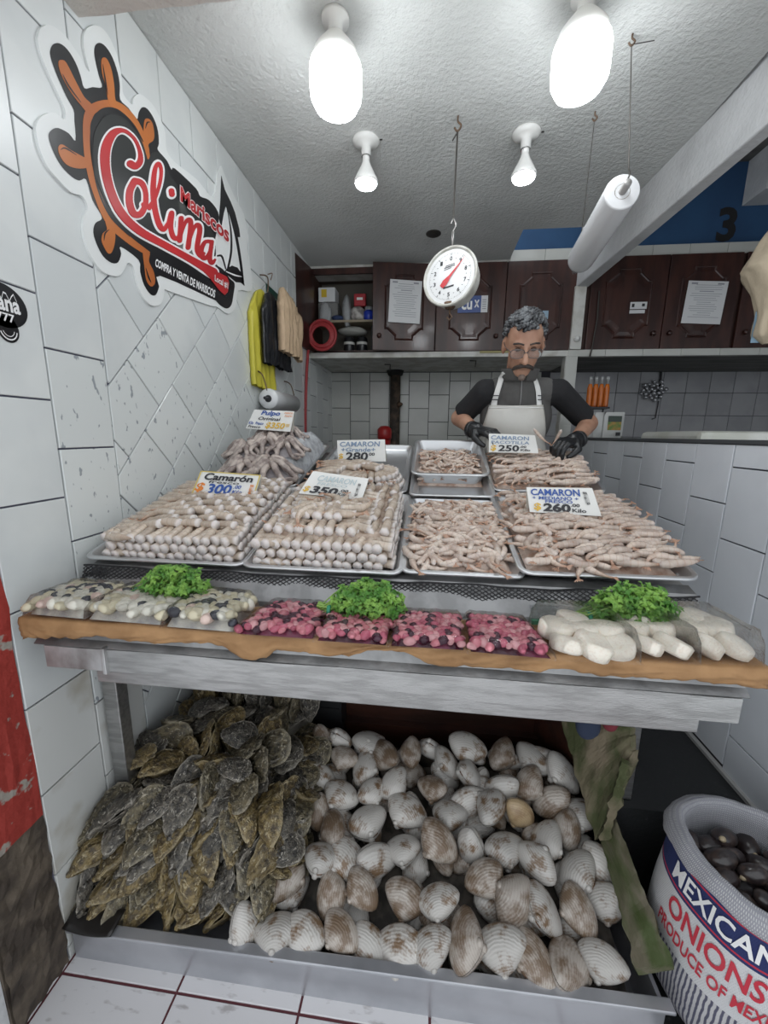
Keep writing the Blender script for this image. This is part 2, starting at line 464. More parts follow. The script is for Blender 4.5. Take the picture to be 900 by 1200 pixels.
# ---- floors
M_FTILE = mat('white_floor_tile', (0.66, 0.65, 0.66), 0.28, col2=(0.42, 0.40, 0.40), nscale=16, lo=0.60, hi=0.72, rand=0.04, stretch=(1, 3, 1))
fl = MB().box(-1.6, 2.6, -0.6, YB, ZF - 0.1, ZF).build('floor', mat('red_brown_grout', (0.11, 0.028, 0.035), 0.8)); fl['kind'] = 'structure'
fnF = lambda u, v, d: V((u, v, ZF + d))
for i in range(-3, 6):
    for k in range(-3, 2):
        x0 = -0.656 + 0.354 * i; y0 = 0.773 + 0.354 * k
        q = clip(rect(x0, x0 + 0.354, y0, y0 + 0.354), 1, 0, 0.66)
        q = clip(q, 0, 1, 1.0) if len(q) > 2 else q
        if len(q) > 2: tile(q, fnF, M_FTILE, fl, t=0.004, g=0.0035)
MB().box(0.66, XR, 0.1, 1.12, ZF, ZF + 0.006).build('black_floor', M_BLACKFLOOR, fl)
MB().box(0.60, XR - 0.004, 1.12, YB, ZF, 0.0).box(XL, 0.6, 1.75, YB, ZF, 0.0).build('raised_black_floor', M_BLACKFLOOR, fl)
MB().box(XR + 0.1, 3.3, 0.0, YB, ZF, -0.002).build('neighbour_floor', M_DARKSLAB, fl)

# ---- ceiling, lintel, beam
ce = MB().box(XL - 0.1, 1.13, 0.9, 3.0, ZC, ZC + 0.1).box(XL - 0.1, 0.565, 3.0, 3.6, ZC, ZC + 0.1).build('ceiling', M_PLASTER); ce['kind'] = 'structure'
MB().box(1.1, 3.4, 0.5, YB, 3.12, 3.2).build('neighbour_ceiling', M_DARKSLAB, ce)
mb = MB()
def soffit(u, v): 
    return V((XL - 0.3 + 4.4 * u, 0.72 + 0.53 * v + (0.008 * noise.noise(V((u * 60, 0, 2))) if v > 0.9 else 0), 2.262 + 0.003 * noise.noise(V((u * 40, v * 9, 0)))))
mb.grid(soffit, 90, 6)
mb.box(XL - 0.3, 3.4, 0.72, 1.243, 2.268, 3.2)
ln = mb.build('trim_1', M_LINTEL); ln['kind'] = 'structure'
bm_ = MB()
bx = lambda y, side: (1.054 if side == 0 else 1.142) + (3.38 - y) * (0.0632 if side == 0 else 0.0476)
ya, yb = 0.95, 3.40
bm_.hexa([V((bx(ya, 0), ya, 2.23)), V((bx(ya, 1), ya, 2.23)), V((bx(yb, 1), yb, 2.23)), V((bx(yb, 0), yb, 2.23)),
          V((bx(ya, 0), ya, 2.7)), V((bx(ya, 1), ya, 2.7)), V((bx(yb, 1), yb, 2.7)), V((bx(yb, 0), yb, 2.7))])
be = bm_.build('trim_2', M_BEAM, bevel=0.008); be['kind'] = 'structure'
# column under the beam, with tiles below the shelf
co = MB().box(1.045, 1.125, 3.375, 3.50, 1.79, 2.235).box(1.03, 1.12, 3.41, 3.5, 0.9, 1.745).build('trim_3', M_SLAB); co['kind'] = 'structure'
for k in range(4):
    MB().box(1.033, 1.118, 3.402, 3.41, 1.745 - 0.264 * (k + 1) + 0.002, 1.745 - 0.264 * k - 0.002).build('tile', M_TILE_B, co)

# ---- the long shelf slab that carries the cupboards
sl = MB().box(XL, 3.3, 3.405, YB, 1.745, 1.787).build('trim_4', M_SLAB); sl['kind'] = 'structure'
MB().box(1.13, 3.3, 3.41, YB - 0.01, 1.735, 1.746).build('soffit', M_DARKSLAB, sl)  # underside sheet in a darker grey than the slab
for i in range(8):
    x0 = 1.045 + 0.27 * i
    MB().box(x0 + 0.0015, x0 + 0.2685, 3.397, 3.405, 1.741, 1.789).build('tile', M_TILE_B, sl)
st = MB().box(0.565, 3.3, 3.46, 3.62, 2.435, 2.52).build('trim_5', M_SLAB); st['kind'] = 'structure'
for i in range(10):
    x0 = 0.57 + 0.255 * i
    MB().box(x0 + 0.0015, x0 + 0.2535, 3.452, 3.46, 2.44, 2.522).build('tile', M_TILE_B, st)
MB().box(XL, 0.565, 3.46, 3.62, 2.40, ZC).build('ledge', M_SLAB, st)
# ================================================================== the painted board on the left wall
M_BW = mat('white_board', (0.78, 0.80, 0.79), 0.35)
M_BK = mat('board_black', (0.012, 0.012, 0.014), 0.3)
M_OR = mat('board_orange', (0.55, 0.17, 0.035), 0.35, col2=(0.38, 0.10, 0.03), nscale=3, lo=0.4, hi=0.7)
M_RD = mat('board_red', (0.60, 0.035, 0.04), 0.3, col2=(0.42, 0.025, 0.03), nscale=2.2, lo=0.4, hi=0.65)
M_WH = mat('board_white_print', (0.86, 0.86, 0.86), 0.3)
M_GY = mat('board_grey_print', (0.028, 0.03, 0.03), 0.3, col2=(0.20, 0.21, 0.20), nscale=3.5, lo=0.5, hi=0.62)
sign_c = atX(165, 200, XL)
SGN = thing('shop_sign', 'cut-out board with an orange ship wheel and red script lettering on the tiled wall', 'sign', sign_c)
BT = 0.010                                             # board stands off the tiles
def LZ(x, y, d):                                       # the board's own drawing grid, laid on the wall
    p = atX(30 + x / 3.2143, 20 + y / 3.2143, XL + 0.013)
    p.x = XL + 0.004 + d
    return p
def plate_poly(name, pts, m, d, smooth=0, parent=SGN, holes=()):
    q = [(p.x, p.y) for p in smooth_path([(a, b, 0) for a, b in pts], smooth, True)] if smooth else pts
    return MB().prism([q, *holes], LZ, 0.0 if d < 0 else d - 0.0003, BT if d < 0 else d).build(name, m, parent)
def ribbon(mb, pts, ws, d, n=7, grow=0.0, thick=0.0):
    P = smooth_path([(a, b, w) for (a, b), w in zip(pts, ws)], n)
    le, ri = [], []
    for i, p in enumerate(P):
        a, b = P[max(i - 1, 0)], P[min(i + 1, len(P) - 1)]
        t = V((b.x - a.x, b.y - a.y, 0))
        t = t.normalized() if t.length > 1e-6 else V((1, 0, 0))
        nrm = V((-t.y, t.x, 0)); w = p.z + grow
        le.append((p.x + nrm.x * w, p.y + nrm.y * w)); ri.append((p.x - nrm.x * w, p.y - nrm.y * w))
    m = len(P)
    if thick:                                           # closed pieces, later fused into one outline
        for i in range(m - 1):
            q = [le[i], le[i + 1], ri[i + 1], ri[i]]
            mb.hexa([LZ(x, y, d - thick) for x, y in q] + [LZ(x, y, d) for x, y in q])
        for i in range(0, m, 2):
            c = P[i]; w = c.z + grow
            ring = [(c.x + w * math.cos(2 * PI * k / 16), c.y + w * math.sin(2 * PI * k / 16)) for k in range(16)]
            mb.add([LZ(x, y, d - thick) for x, y in ring] + [LZ(x, y, d) for x, y in ring], [tuple(range(16)), tuple(range(31, 15, -1))] + [(k, (k + 1) % 16, 16 + (k + 1) % 16, 16 + k) for k in range(16)])
        return
    vs = [LZ(x, y, d) for x, y in le] + [LZ(x, y, d) for x, y in ri]
    mb.add(vs, [(i, i + 1, m + i + 1, m + i) for i in range(m - 1)])
white = [(46, 95), (48, 60), (60, 38), (85, 29), (115, 42), (150, 72), (178, 112), (205, 150), (224, 186), (240, 206), (228, 160), (218, 112), (219, 65),
         (235, 40), (260, 31), (290, 44), (318, 82), (342, 140), (357, 200), (363, 250), (368, 292), (400, 330), (404, 308), (424, 290), (450, 302), (484, 338), (510, 390), (526, 440), (530, 500),
         (560, 545), (645, 612), (705, 680), (722, 600), (735, 560), (752, 600), (792, 688), (822, 744), (838, 830), (834, 870), (848, 950), (852, 1030),
         (800, 1030), (792, 1090), (762, 1118), (722, 1092), (690, 1085), (540, 1032), (524, 1024), (520, 1050), (508, 1080), (480, 1088), (450, 1066), (424, 1018), (410, 960),
         (402, 936), (384, 926), (370, 952), (350, 975), (312, 970), (280, 950), (250, 908), (228, 860), (215, 800), (219, 750), (233, 716), (213, 675),
         (170, 660), (122, 612), (80, 560), (50, 490), (38, 420), (52, 382), (82, 362), (112, 362), (145, 385), (145, 342), (100, 244), (62, 155)]
plate_poly('white_backboard', white, M_BW, -1, smooth=3)
black = [(90, 130), (100, 104), (125, 99), (155, 122), (185, 170), (205, 222), (219, 268), (250, 264), (286, 264), (274, 220), (258, 150), (259, 110), (276, 97),
         (300, 112), (325, 152), (345, 210), (353, 260), (354, 310), (385, 342), (417, 384), (424, 360), (437, 340), (457, 346), (481, 382), (497, 430), (500, 478), (496, 500),
         (530, 540), (548, 575), (560, 570), (640, 645), (656, 675), (690, 690), (724, 736), (722, 790), (705, 880), (716, 930), (742, 950),
         (768, 985), (786, 1004), (782, 1042), (774, 1084), (756, 1098), (732, 1086), (716, 1070), (702, 1062), (506, 975), (501, 1015), (489, 1046), (470, 1045),
         (446, 1012), (430, 960), (424, 915), (356, 865), (358, 892), (346, 924), (322, 926), (291, 902), (266, 856), (253, 810), (261, 776), (284, 762), (280, 740),
         (250, 690), (226, 612), (200, 616), (170, 600), (130, 558), (100, 502), (84, 450), (95, 426), (120, 418), (160, 438), (186, 466), (182, 390), (179, 350), (154, 305), (120, 230), (96, 166)]
plate_poly('black_print', black, M_BK, BT + 0.0010, smooth=3)
D = BT + 0.0016
mb = MB()
ribbon(mb, [(462, 535), (446, 472), (405, 392), (345, 338), (285, 332), (238, 362), (226, 450), (236, 560), (264, 660), (312, 768), (385, 838), (462, 893)], [5, 10, 14, 17, 18, 18, 13, 12, 13, 14, 13, 9], D)
for h in ([(120, 170), (135, 162), (152, 176), (187, 245), (217, 300), (245, 330), (228, 356), (203, 330), (165, 280), (130, 215)],
          [(283, 160), (300, 155), (318, 190), (330, 250), (335, 310), (352, 342), (318, 336), (307, 310), (299, 260), (285, 210)],
          [(445, 390), (460, 383), (475, 400), (482, 440), (478, 465), (460, 480), (463, 505), (442, 495), (430, 462), (440, 440)],
          [(120, 490), (135, 480), (165, 500), (213, 526), (238, 540), (232, 566), (190, 570), (150, 555), (125, 520)],
          [(298, 770), (332, 805), (333, 850), (322, 885), (308, 890), (292, 865), (283, 840), (288, 815), (304, 800)],
          [(440, 880), (465, 888), (462, 920), (480, 960), (485, 1000), (470, 1015), (452, 990), (445, 940)]):
    q = [(p.x, p.y) for p in smooth_path([(a, b, 0) for a, b in h], 4, True)]
    mb.prism([q], LZ, D - 0.0003, D + 0.0003)
mb.build('orange_ship_wheel', M_OR, SGN, label='orange ship wheel with six handles')
mb = MB()
ribbon(mb, [(245, 470), (248, 400), (285, 352), (340, 352), (400, 405), (440, 470)], [2, 6, 7, 6, 5, 2], D + 0.0004)
ribbon(mb, [(245, 470), (262, 620), (312, 745), (390, 828)], [2, 3, 3, 1], D + 0.0004)
for a in ([(135, 215), (160, 262), (205, 322)], [(287, 178), (297, 240), (306, 292)], [(448, 420), (455, 398), (466, 396)], [(128, 500), (146, 494), (188, 520)], [(292, 842), (296, 815), (312, 800)], [(450, 945), (460, 980), (470, 1000)]):
    ribbon(mb, a, [1, 3, 1], D + 0.0007)
mb.build('wheel_line', M_BK, SGN)
grey = [(252, 470), (262, 420), (300, 372), (352, 372), (402, 412), (440, 480), (457, 538), (470, 515), (490, 508), (512, 520), (532, 570), (545, 605), (560, 620), (575, 650), (582, 692), (612, 720), (640, 742), (680, 770), (706, 820), (714, 880), (712, 935), (690, 952), (560, 882), (430, 822), (332, 742), (276, 642), (254, 560)]
plate_poly('grey_shadow', grey, M_GY, D + 0.0004, smooth=3)
strokes = [([(390, 553), (410, 562), (427, 542), (425, 505), (404, 458), (364, 428), (324, 440), (297, 496), (296, 575), (318, 664), (358, 742), (424, 805), (522, 860), (622, 915), (702, 962)], [14, 13, 11, 7, 6, 8, 15, 18, 17, 16, 16, 15, 13, 13, 18]),
           ([(406, 618), (388, 655), (387, 702), (402, 740), (428, 742), (446, 708), (447, 660), (432, 626), (406, 618)], [13, 13, 13, 13, 12, 10, 9, 11, 13]),
           ([(440, 706), (456, 716), (474, 700)], [9, 8, 8]),
           ([(462, 722), (484, 680), (502, 622), (506, 575), (495, 552), (482, 578), (476, 648), (482, 720), (498, 780), (516, 800), (532, 776)], [8, 8, 8, 8, 9, 10, 12, 12, 12, 11, 8]),
           ([(532, 776), (546, 738), (542, 790), (552, 828), (570, 832), (584, 800)], [7, 11, 11, 11, 10, 8]),
           ([(545, 655), (547, 668)], [12, 12]),
           ([(582, 758), (576, 842)], [11, 11]), ([(577, 838), (596, 778), (612, 764), (618, 786), (608, 868)], [6, 8, 11, 11, 11]),
           ([(608, 862), (630, 796), (646, 784), (652, 806), (642, 872), (656, 900), (668, 890)], [6, 8, 11, 11, 11, 10, 7]),
           ([(694, 846), (672, 848), (657, 880), (664, 906), (682, 902), (697, 868)], [9, 9, 11, 11, 10, 8]),
           ([(698, 846), (690, 908), (698, 926), (710, 914)], [9, 10, 10, 6])]
for nm, m, gr, dd in (('letter_outline', M_WH, 7.0, D + 0.0010), ('red_script', M_RD, 0.0, D + 0.0034)):
    mb = MB()
    for i, (p, w) in enumerate(strokes): ribbon(mb, p, w, dd, 6, (gr if gr else (-1.6 if i > 2 else 0)), .004)
    b = [(640, 918), (700, 950), (755, 978), (763, 1000), (758, 1036), (746, 1048), (725, 1030), (690, 985), (650, 942)]
    if gr: b = [(640, 906), (700, 938), (758, 966), (773, 998), (767, 1043), (746, 1060), (718, 1040), (682, 998), (642, 955)]
    mb.prism([b], LZ, dd - 0.004, dd)
    o = remeshed(mb, nm, m, .0013, SGN, 0)
    if not gr: o['label'] = 'large red script letters with white outline'
def aff(o, e, u, d): return lambda x, y: LZ(o[0] + e[0] * x + u[0] * y, o[1] + e[1] * x + u[1] * y, d)
mb = MB(); f = aff((577, 694), (184, 158), (0, -56), D + 0.0040)
write(mb, 'Mariscos', f, 0, 0, 1, 1.05, bold=0.065, ref=0.03)
mb.build('name_outline', M_WH, SGN)
mb = MB(); f = aff((577, 694), (184, 158), (0, -56), D + 0.0046)
write(mb, 'Mariscos', f, 0, 0, 1, 1.05, bold=0.03, ref=0.03)
mb.build('name_letters', M_RD, SGN)
mb = MB()
write(mb, 'COMPRA Y VENTA DE MARISCOS', aff((483, 939), (226, 120), (3, -30), D + 0.0020), 0, 0, 1, 1, bold=0.03)
mb.build('slogan_letters', M_WH, SGN); mb = MB()
write(mb, 'Local #1', aff((706, 996), (50, 31), (0, -26), D + 0.0062), 0, 0, 1, 1, bold=0.02)
mb.build('shop_number', M_WH, SGN)
plate_poly('white_sail', [(742, 700), (770, 760), (795, 832), (811, 960), (760, 946), (712, 905), (722, 850), (735, 780)], M_BW, D + 0.0008)
mb = MB()
mb.prism([[(735, 598), (748, 650), (770, 695), (786, 735), (803, 800), (806, 829), (794, 829), (780, 790), (768, 752), (752, 712), (744, 740), (735, 792), (726, 760), (732, 690)]], LZ, D, D + 0.0009)
ribbon(mb, [(756, 705), (788, 815), (806, 915), (817, 1000)], [3, 5, 5, 4], D + 0.0010)
ribbon(mb, [(756, 722), (770, 800), (772, 880), (760, 946)], [1, 3, 4, 4], D + 0.0010)
mb.prism([[(757, 946), (775, 936), (796, 944), (812, 966), (823, 1012), (808, 1000), (790, 998), (768, 980), (745, 962)]], LZ, D, D + 0.0010)
ribbon(mb, [(718, 900), (735, 900), (745, 925), (752, 950)], [3, 4, 3, 2], D + 0.0010)
mb.build('black_boat_lines', M_BK, SGN)
ribbon(mbw := MB(), [(752, 958), (785, 972), (812, 978)], [1.5, 3, 1], D + 0.0014); mbw.build('boat_highlight', M_WH, SGN)

# ---- two round black stickers at the edge of the wall
def sticker_ellipse(name, c, rx, ry, label, text=None):
    o = thing(name, label, 'sticker', atX(*c, XL + 0.008))
    cc = atX(*c, XL + 0.009)
    f = lambda x, y: V((XL + 0.0086, cc.y + x, cc.z + y))
    pts = [(rx * math.cos(2 * PI * k / 40), ry * math.sin(2 * PI * k / 40)) for k in range(40)]
    MB().prism([pts], lambda x, y, d: V((XL + 0.0078 + d, cc.y + x, cc.z + y)), 0, 0.0006).build('disc', M_BK, o)
    mb = MB(); g = lambda x, y: V((XL + 0.0088, cc.y + x, cc.z + y))
    if text:
        write(mb, text[0], g, -rx * 0.8, -ry * 0.25, rx * 1.5, ry * 0.55, bold=0.03)
        write(mb, text[1], g, -rx * 0.3, -ry * 0.72, rx * 0.7, ry * 0.38, bold=0.02)
        mb.add([g(-rx * .6 + rx * 1.2 * i / 12, ry * (.42 + .2 * math.sin(i * 1.9) + dy)) for dy in (0, .07) for i in range(13)], [(i, i + 1, 14 + i, 13 + i) for i in range(12)])
    else:
        n = 16
        for s, w in ((0.72, 0.1), (0.5, 0.05)):
            mb.add([g(rx * (s + dw) * math.cos(a), ry * (s + dw) * math.sin(a)) for dw in (0, w) for a in [PI * (1.1 + 0.85 * i / n) for i in range(n + 1)]], [(i, i + 1, n + 2 + i, n + 1 + i) for i in range(n)])
    mb.build('white_print', M_WH, o)
sticker_ellipse('round_sticker', (3, 357), 0.060, 0.050, 'larger oval black sticker with white lettering on the front tiles', ('anana', '777'))
sticker_ellipse('round_sticker', (10, 386), 0.026, 0.030, 'small round black sticker under the oval one', None)
# ================================================================== lamps
M_WPLASTIC = mat('white_plastic', (0.72, 0.72, 0.70), 0.4)
M_GLOW = mat('lit_bulb', (0.93, 0.97, 1.0), 0.3, emit=BULB_STRENGTH)
M_GLOW2 = mat('lit_reflector', (0.95, 0.98, 1.0), 0.3, emit=SPOT_STRENGTH)
M_STEELDARK = mat('dark_wire', (0.06, 0.055, 0.05), 0.5, metal=0.6)
M_RUST = mat('rusty_metal', (0.20, 0.13, 0.09), 0.6, metal=0.5, col2=(0.08, 0.05, 0.03), nscale=30)
def big_lamp(x, y, label):
    t = thing('ceiling_bulb', label, 'lamp', (x, y, ZC), 'lit bulbs on the ceiling')
    M = TRS((x, y, 0))
    MB().lathe([(0.045, ZC), (0.045, ZC - 0.012), (0.024, ZC - 0.02), (0.024, ZC - 0.045), (0.0, ZC - 0.045)], 24, M).build('socket', M_WPLASTIC, t, smooth=True)
    MB().lathe([(0.018, ZC - 0.045), (0.03, ZC - 0.05), (0.052, ZC - 0.075), (0.072, ZC - 0.10), (0.082, ZC - 0.135), (0.0, ZC - 0.135)], 28, M).build('bulb_base', M_WPLASTIC, t, smooth=True)
    MB().lathe([(0.083, ZC - 0.133), (0.087, ZC - 0.15), (0.086, ZC - 0.20), (0.084, ZC - 0.225), (0.070, ZC - 0.25), (0.045, ZC - 0.266), (0.0, ZC - 0.272)], 28, M).build('lit_globe', M_GLOW, t, smooth=True)
big_lamp(-0.350, 1.55, 'big lit capsule bulb on the ceiling nearest the painted sign')
big_lamp(0.432, 1.555, 'big lit capsule bulb on the ceiling near the cling film roll')
def small_lamp(x, y, label):
    t = thing('reflector_bulb', label, 'lamp', (x, y, ZC), 'lit reflector bulbs on the ceiling')
    M = TRS((x, y, 0))
    MB().lathe([(0.062, ZC), (0.062, ZC - 0.008), (0.048, ZC - 0.02), (0.022, ZC - 0.028), (0.022, ZC - 0.062), (0.0, ZC - 0.062)], 28, M).build('ceiling_rose', M_WPLASTIC, t, smooth=True)
    MB().lathe([(0.021, ZC - 0.066), (0.0165, ZC - 0.066), (0.0165, ZC - 0.086), (0.024, ZC - 0.105), (0.048, ZC - 0.15), (0.056, ZC - 0.165), (0.056, ZC - 0.172), (0.05, ZC - 0.176)], 28, M).build('bulb_shell', M_WPLASTIC, t, smooth=True)
    MB().lathe([(0.0515, ZC - 0.174), (0.047, ZC - 0.184), (0.03, ZC - 0.191), (0.0, ZC - 0.194)], 28, M).build('lit_lens', M_GLOW2, t, smooth=True)
    MB().box(x + 0.03, x + 0.075, y - 0.003, y + 0.003, ZC - 0.003, ZC).build('cable', M_STEELDARK, t)
small_lamp(-0.336, 2.105, 'small lit reflector bulb on the ceiling nearer the painted sign')
small_lamp(0.385, 2.125, 'small lit reflector bulb between the scale cord and cling film roll')
o = single(MB().lathe([(0.05, ZC), (0.05, ZC - 0.006), (0.03, ZC - 0.016), (0.0, ZC - 0.018)], 20, TRS((-0.02, 3.0, 0), s=(1, 1, 1))), 'ceiling_plate', M_STEELDARK, 'small dark round plate on the ceiling behind the hanging scale', 'plate')

# ================================================================== hanging dial scale
M_SCALE = mat('white_enamel', (0.62, 0.62, 0.58), 0.35, col2=(0.48, 0.47, 0.42), nscale=20)
M_FACE = mat('dial_face', (0.78, 0.79, 0.79), 0.3)
M_INK = mat('black_ink', (0.03, 0.03, 0.035), 0.6)
M_REDP = mat('red_pointer', (0.60, 0.02, 0.03), 0.4)
sx, sy, sz = 0.072, 2.0, 1.832
sc_ = thing('hanging_scale', 'round white dial scale with a red pointer hanging from the ceiling on a cord', 'scale', (sx, sy, sz - 0.13))
MS = Matrix.Translation((sx, sy, sz)) @ Euler((PI / 2 - 0.10, -0.12, -0.42), 'XYZ').to_matrix().to_4x4()
# local z = towards the customer
MB().lathe([(0.0, -0.075), (0.10, -0.075), (0.116, -0.06), (0.122, -0.02), (0.126, 0.0), (0.130, 0.012), (0.128, 0.022), (0.120, 0.022), (0.116, 0.012), (0.0, 0.012)], 48, MS).build('case', M_SCALE, sc_, smooth=True, bevel=0.002)
MB().lathe([(0.117, 0.0125), (0.0, 0.0130)], 40, MS).build('dial', M_FACE, sc_)
mb = MB()
up_a = 0.12
def dial(x, y):
    c, s = math.cos(-up_a), math.sin(-up_a); return MS @ V((x * c - y * s, x * s + y * c, 0.0142))
for k in range(100):
    a = 2 * PI * k / 100; l = 0.010 if k % 10 == 0 else (0.006 if k % 5 == 0 else 0.0035); w = 0.0012 if k % 10 == 0 else 0.0006
    c, s = math.sin(a), math.cos(a)
    r0 = 0.100
    mb.add([dial(r0 * c - w * s, r0 * s + w * c), dial(r0 * c + w * s, r0 * s - w * c), dial((r0 - l) * c + w * s, (r0 - l) * s - w * c), dial((r0 - l) * c - w * s, (r0 - l) * s + w * c)], [(0, 1, 2, 3)])
for k in range(10):
    a = -2 * PI * k / 10
    x, y = 0.077 * math.sin(a), 0.077 * math.cos(a)
    write(mb, str(k), lambda u, v: dial(u, v), x - 0.006, y - 0.009, 0.012, 0.018, bold=0.02)
for k in range(10):
    a = -2 * PI * (k + .5) / 10; x, y = 0.077 * math.sin(a), 0.077 * math.cos(a)
    mb.add([dial(x - .003, y - .001), dial(x + .003, y - .001), dial(x + .003, y + .001), dial(x - .003, y + .001)], [(0, 1, 2, 3)])
for (x0, y0, w, h) in ((-.03, .038, .05, .004), (-.03, .030, .035, .003), (-.025, .046, .045, .003), (-.028, -.050, .05, .007)):
    mb.add([dial(x0, y0), dial(x0 + w, y0 + .006), dial(x0 + w, y0 + h + .006), dial(x0, y0 + h)], [(0, 1, 2, 3)])
mb.build('numerals', M_INK, sc_)
mb = MB(); a = 0.86
pt = lambda l, w: MS @ V((l * math.sin(a) + w * math.cos(a), l * math.cos(a) - w * math.sin(a), 0.0168))
mb.add([pt(0.104, 0), pt(0.03, 0.0045), pt(0.0, 0.006), pt(-0.03, 0.014), pt(-0.055, 0.010), pt(-0.055, -0.010), pt(-0.03, -0.014), pt(0.0, -0.006), pt(0.03, -0.0045)], [tuple(range(9))])
mb.build('pointer', M_REDP, sc_, solid=0.0006)
MB().tube([(sx, sy, sz - 0.125), (sx, sy, sz - 0.15), (sx + 0.012, sy, sz - 0.165), (sx, sy, sz - 0.178), (sx - 0.012, sy, sz - 0.165)], 0.004, 6).lathe([(0.02, sz - 0.13), (0.03, sz - 0.115), (0.03, sz - 0.105)], 12, TRS((sx, sy, 0))).build('lower_hook', M_RUST, sc_, smooth=True)
hk = V((0.075, 2.0, ZC))
zc0 = sz + 0.128
MB().tube([(sx, sy, zc0), (sx, sy, zc0 + 0.06)], 0.006, 6).tube(smooth_path([(sx, sy, zc0 + .06), (sx + .012, sy, zc0 + .085), (sx, sy, zc0 + .11), (sx - .010, sy, zc0 + .09)], 5), 0.004, 6).build('upper_hook', mat('dull_steel', (0.35, 0.34, 0.33), 0.4, metal=0.9), sc_, smooth=True)
MB().tube([(sx, sy, zc0 + .10), (sx + 0.001, sy, 2.2), (hk.x, hk.y, ZC - 0.06)], 0.004, 6).tube([(hk.x, hk.y, ZC - .06), (hk.x - .02, hk.y, ZC - .09)], 0.003, 5).build('cord', M_STEELDARK, sc_)
MB().tube(smooth_path([(hk.x, hk.y, ZC), (hk.x, hk.y, ZC - .02), (hk.x + .014, hk.y, ZC - .036), (hk.x, hk.y, ZC - .056), (hk.x - .014, hk.y, ZC - .042)], 5), 0.004, 6).build('ceiling_hook', M_RUST, sc_, smooth=True)

# ================================================================== cling film roll on two wires
M_FILMROLL = mat('white_film_roll', (0.74, 0.75, 0.76), 0.25, spec=0.6, coat=0.3, bump=0.15, bscale=6, stretch=(8, 1, 8))
ro = thing('film_roll', 'white roll of plastic film on a rod hung from the ceiling by wires', 'roll', (0.645, 1.9, 1.88))
A, B = V((0.640, 1.66, 1.972)), V((0.668, 2.13, 1.935))
ax = (B - A).normalized(); RR = 0.058
Mr = frame(A, ax.orthogonal().normalized(), ax.cross(ax.orthogonal().normalized()), ax); ln_ = (B - A).length
MB().lathe([(0.026, 0.0), (RR - .003, 0.0), (RR, 0.004), (RR, ln_ - 0.02), (RR * 0.93, ln_), (0.026, ln_)], 40, Mr).build('film', M_FILMROLL, ro, smooth=True, bevel=0.001)
MB().lathe([(0.026, ln_), (0.026, 0.0), (0.0235, 0.0), (0.0235, ln_)], 24, Mr).build('cardboard_core', mat('cardboard', (0.28, 0.20, 0.13), 0.9), ro)
MB().tube([A - ax * 0.045, B + ax * 0.04], 0.013, 12).build('rod', mat('grey_pipe', (0.34, 0.33, 0.32), 0.5, metal=0.4), ro, smooth=True)
def tuft(u, v): 
    a = 2 * PI * u; r = RR * (0.98 - 0.5 * v) * (1 + 0.18 * math.sin(a * 5) * v)
    return Mr @ V((r * math.cos(a), r * math.sin(a), ln_ - 0.01 + 0.06 * v + 0.02 * v * math.sin(a * 3)))
MB().grid(tuft, 30, 5, closed=True).build('loose_end', film_mat('film_end', (0.93, 0.94, 0.95), 0.15, 80, haze=0.25), ro, smooth=True)
w1 = A - ax * 0.035; w2 = B + ax * 0.03
for p, q in ((w1, V((0.632, 1.70, ZC))), (w2, V((0.64, 2.03, ZC)))):
    MB().tube([p + V((0, 0, .012)), p + V((0.006, 0, .03)), p + V((0, 0, .05)), q - V((0, 0, .03))], [.003, .003, .002, .0016], 6).build('wire', M_STEELDARK, ro)
    MB().tube(smooth_path([q, q - V((0, 0, .012)), q - V((-.010, 0, .022)), q - V((0, 0, .034)), q - V((.01, 0, .024))], 4), 0.003, 6).build('eye_hook', M_RUST, ro, smooth=True)
MB().tube([(0.632, 1.70, ZC - .03), (0.70, 1.69, ZC - .032)], .0016, 5).build('wire_tail', M_STEELDARK, ro)

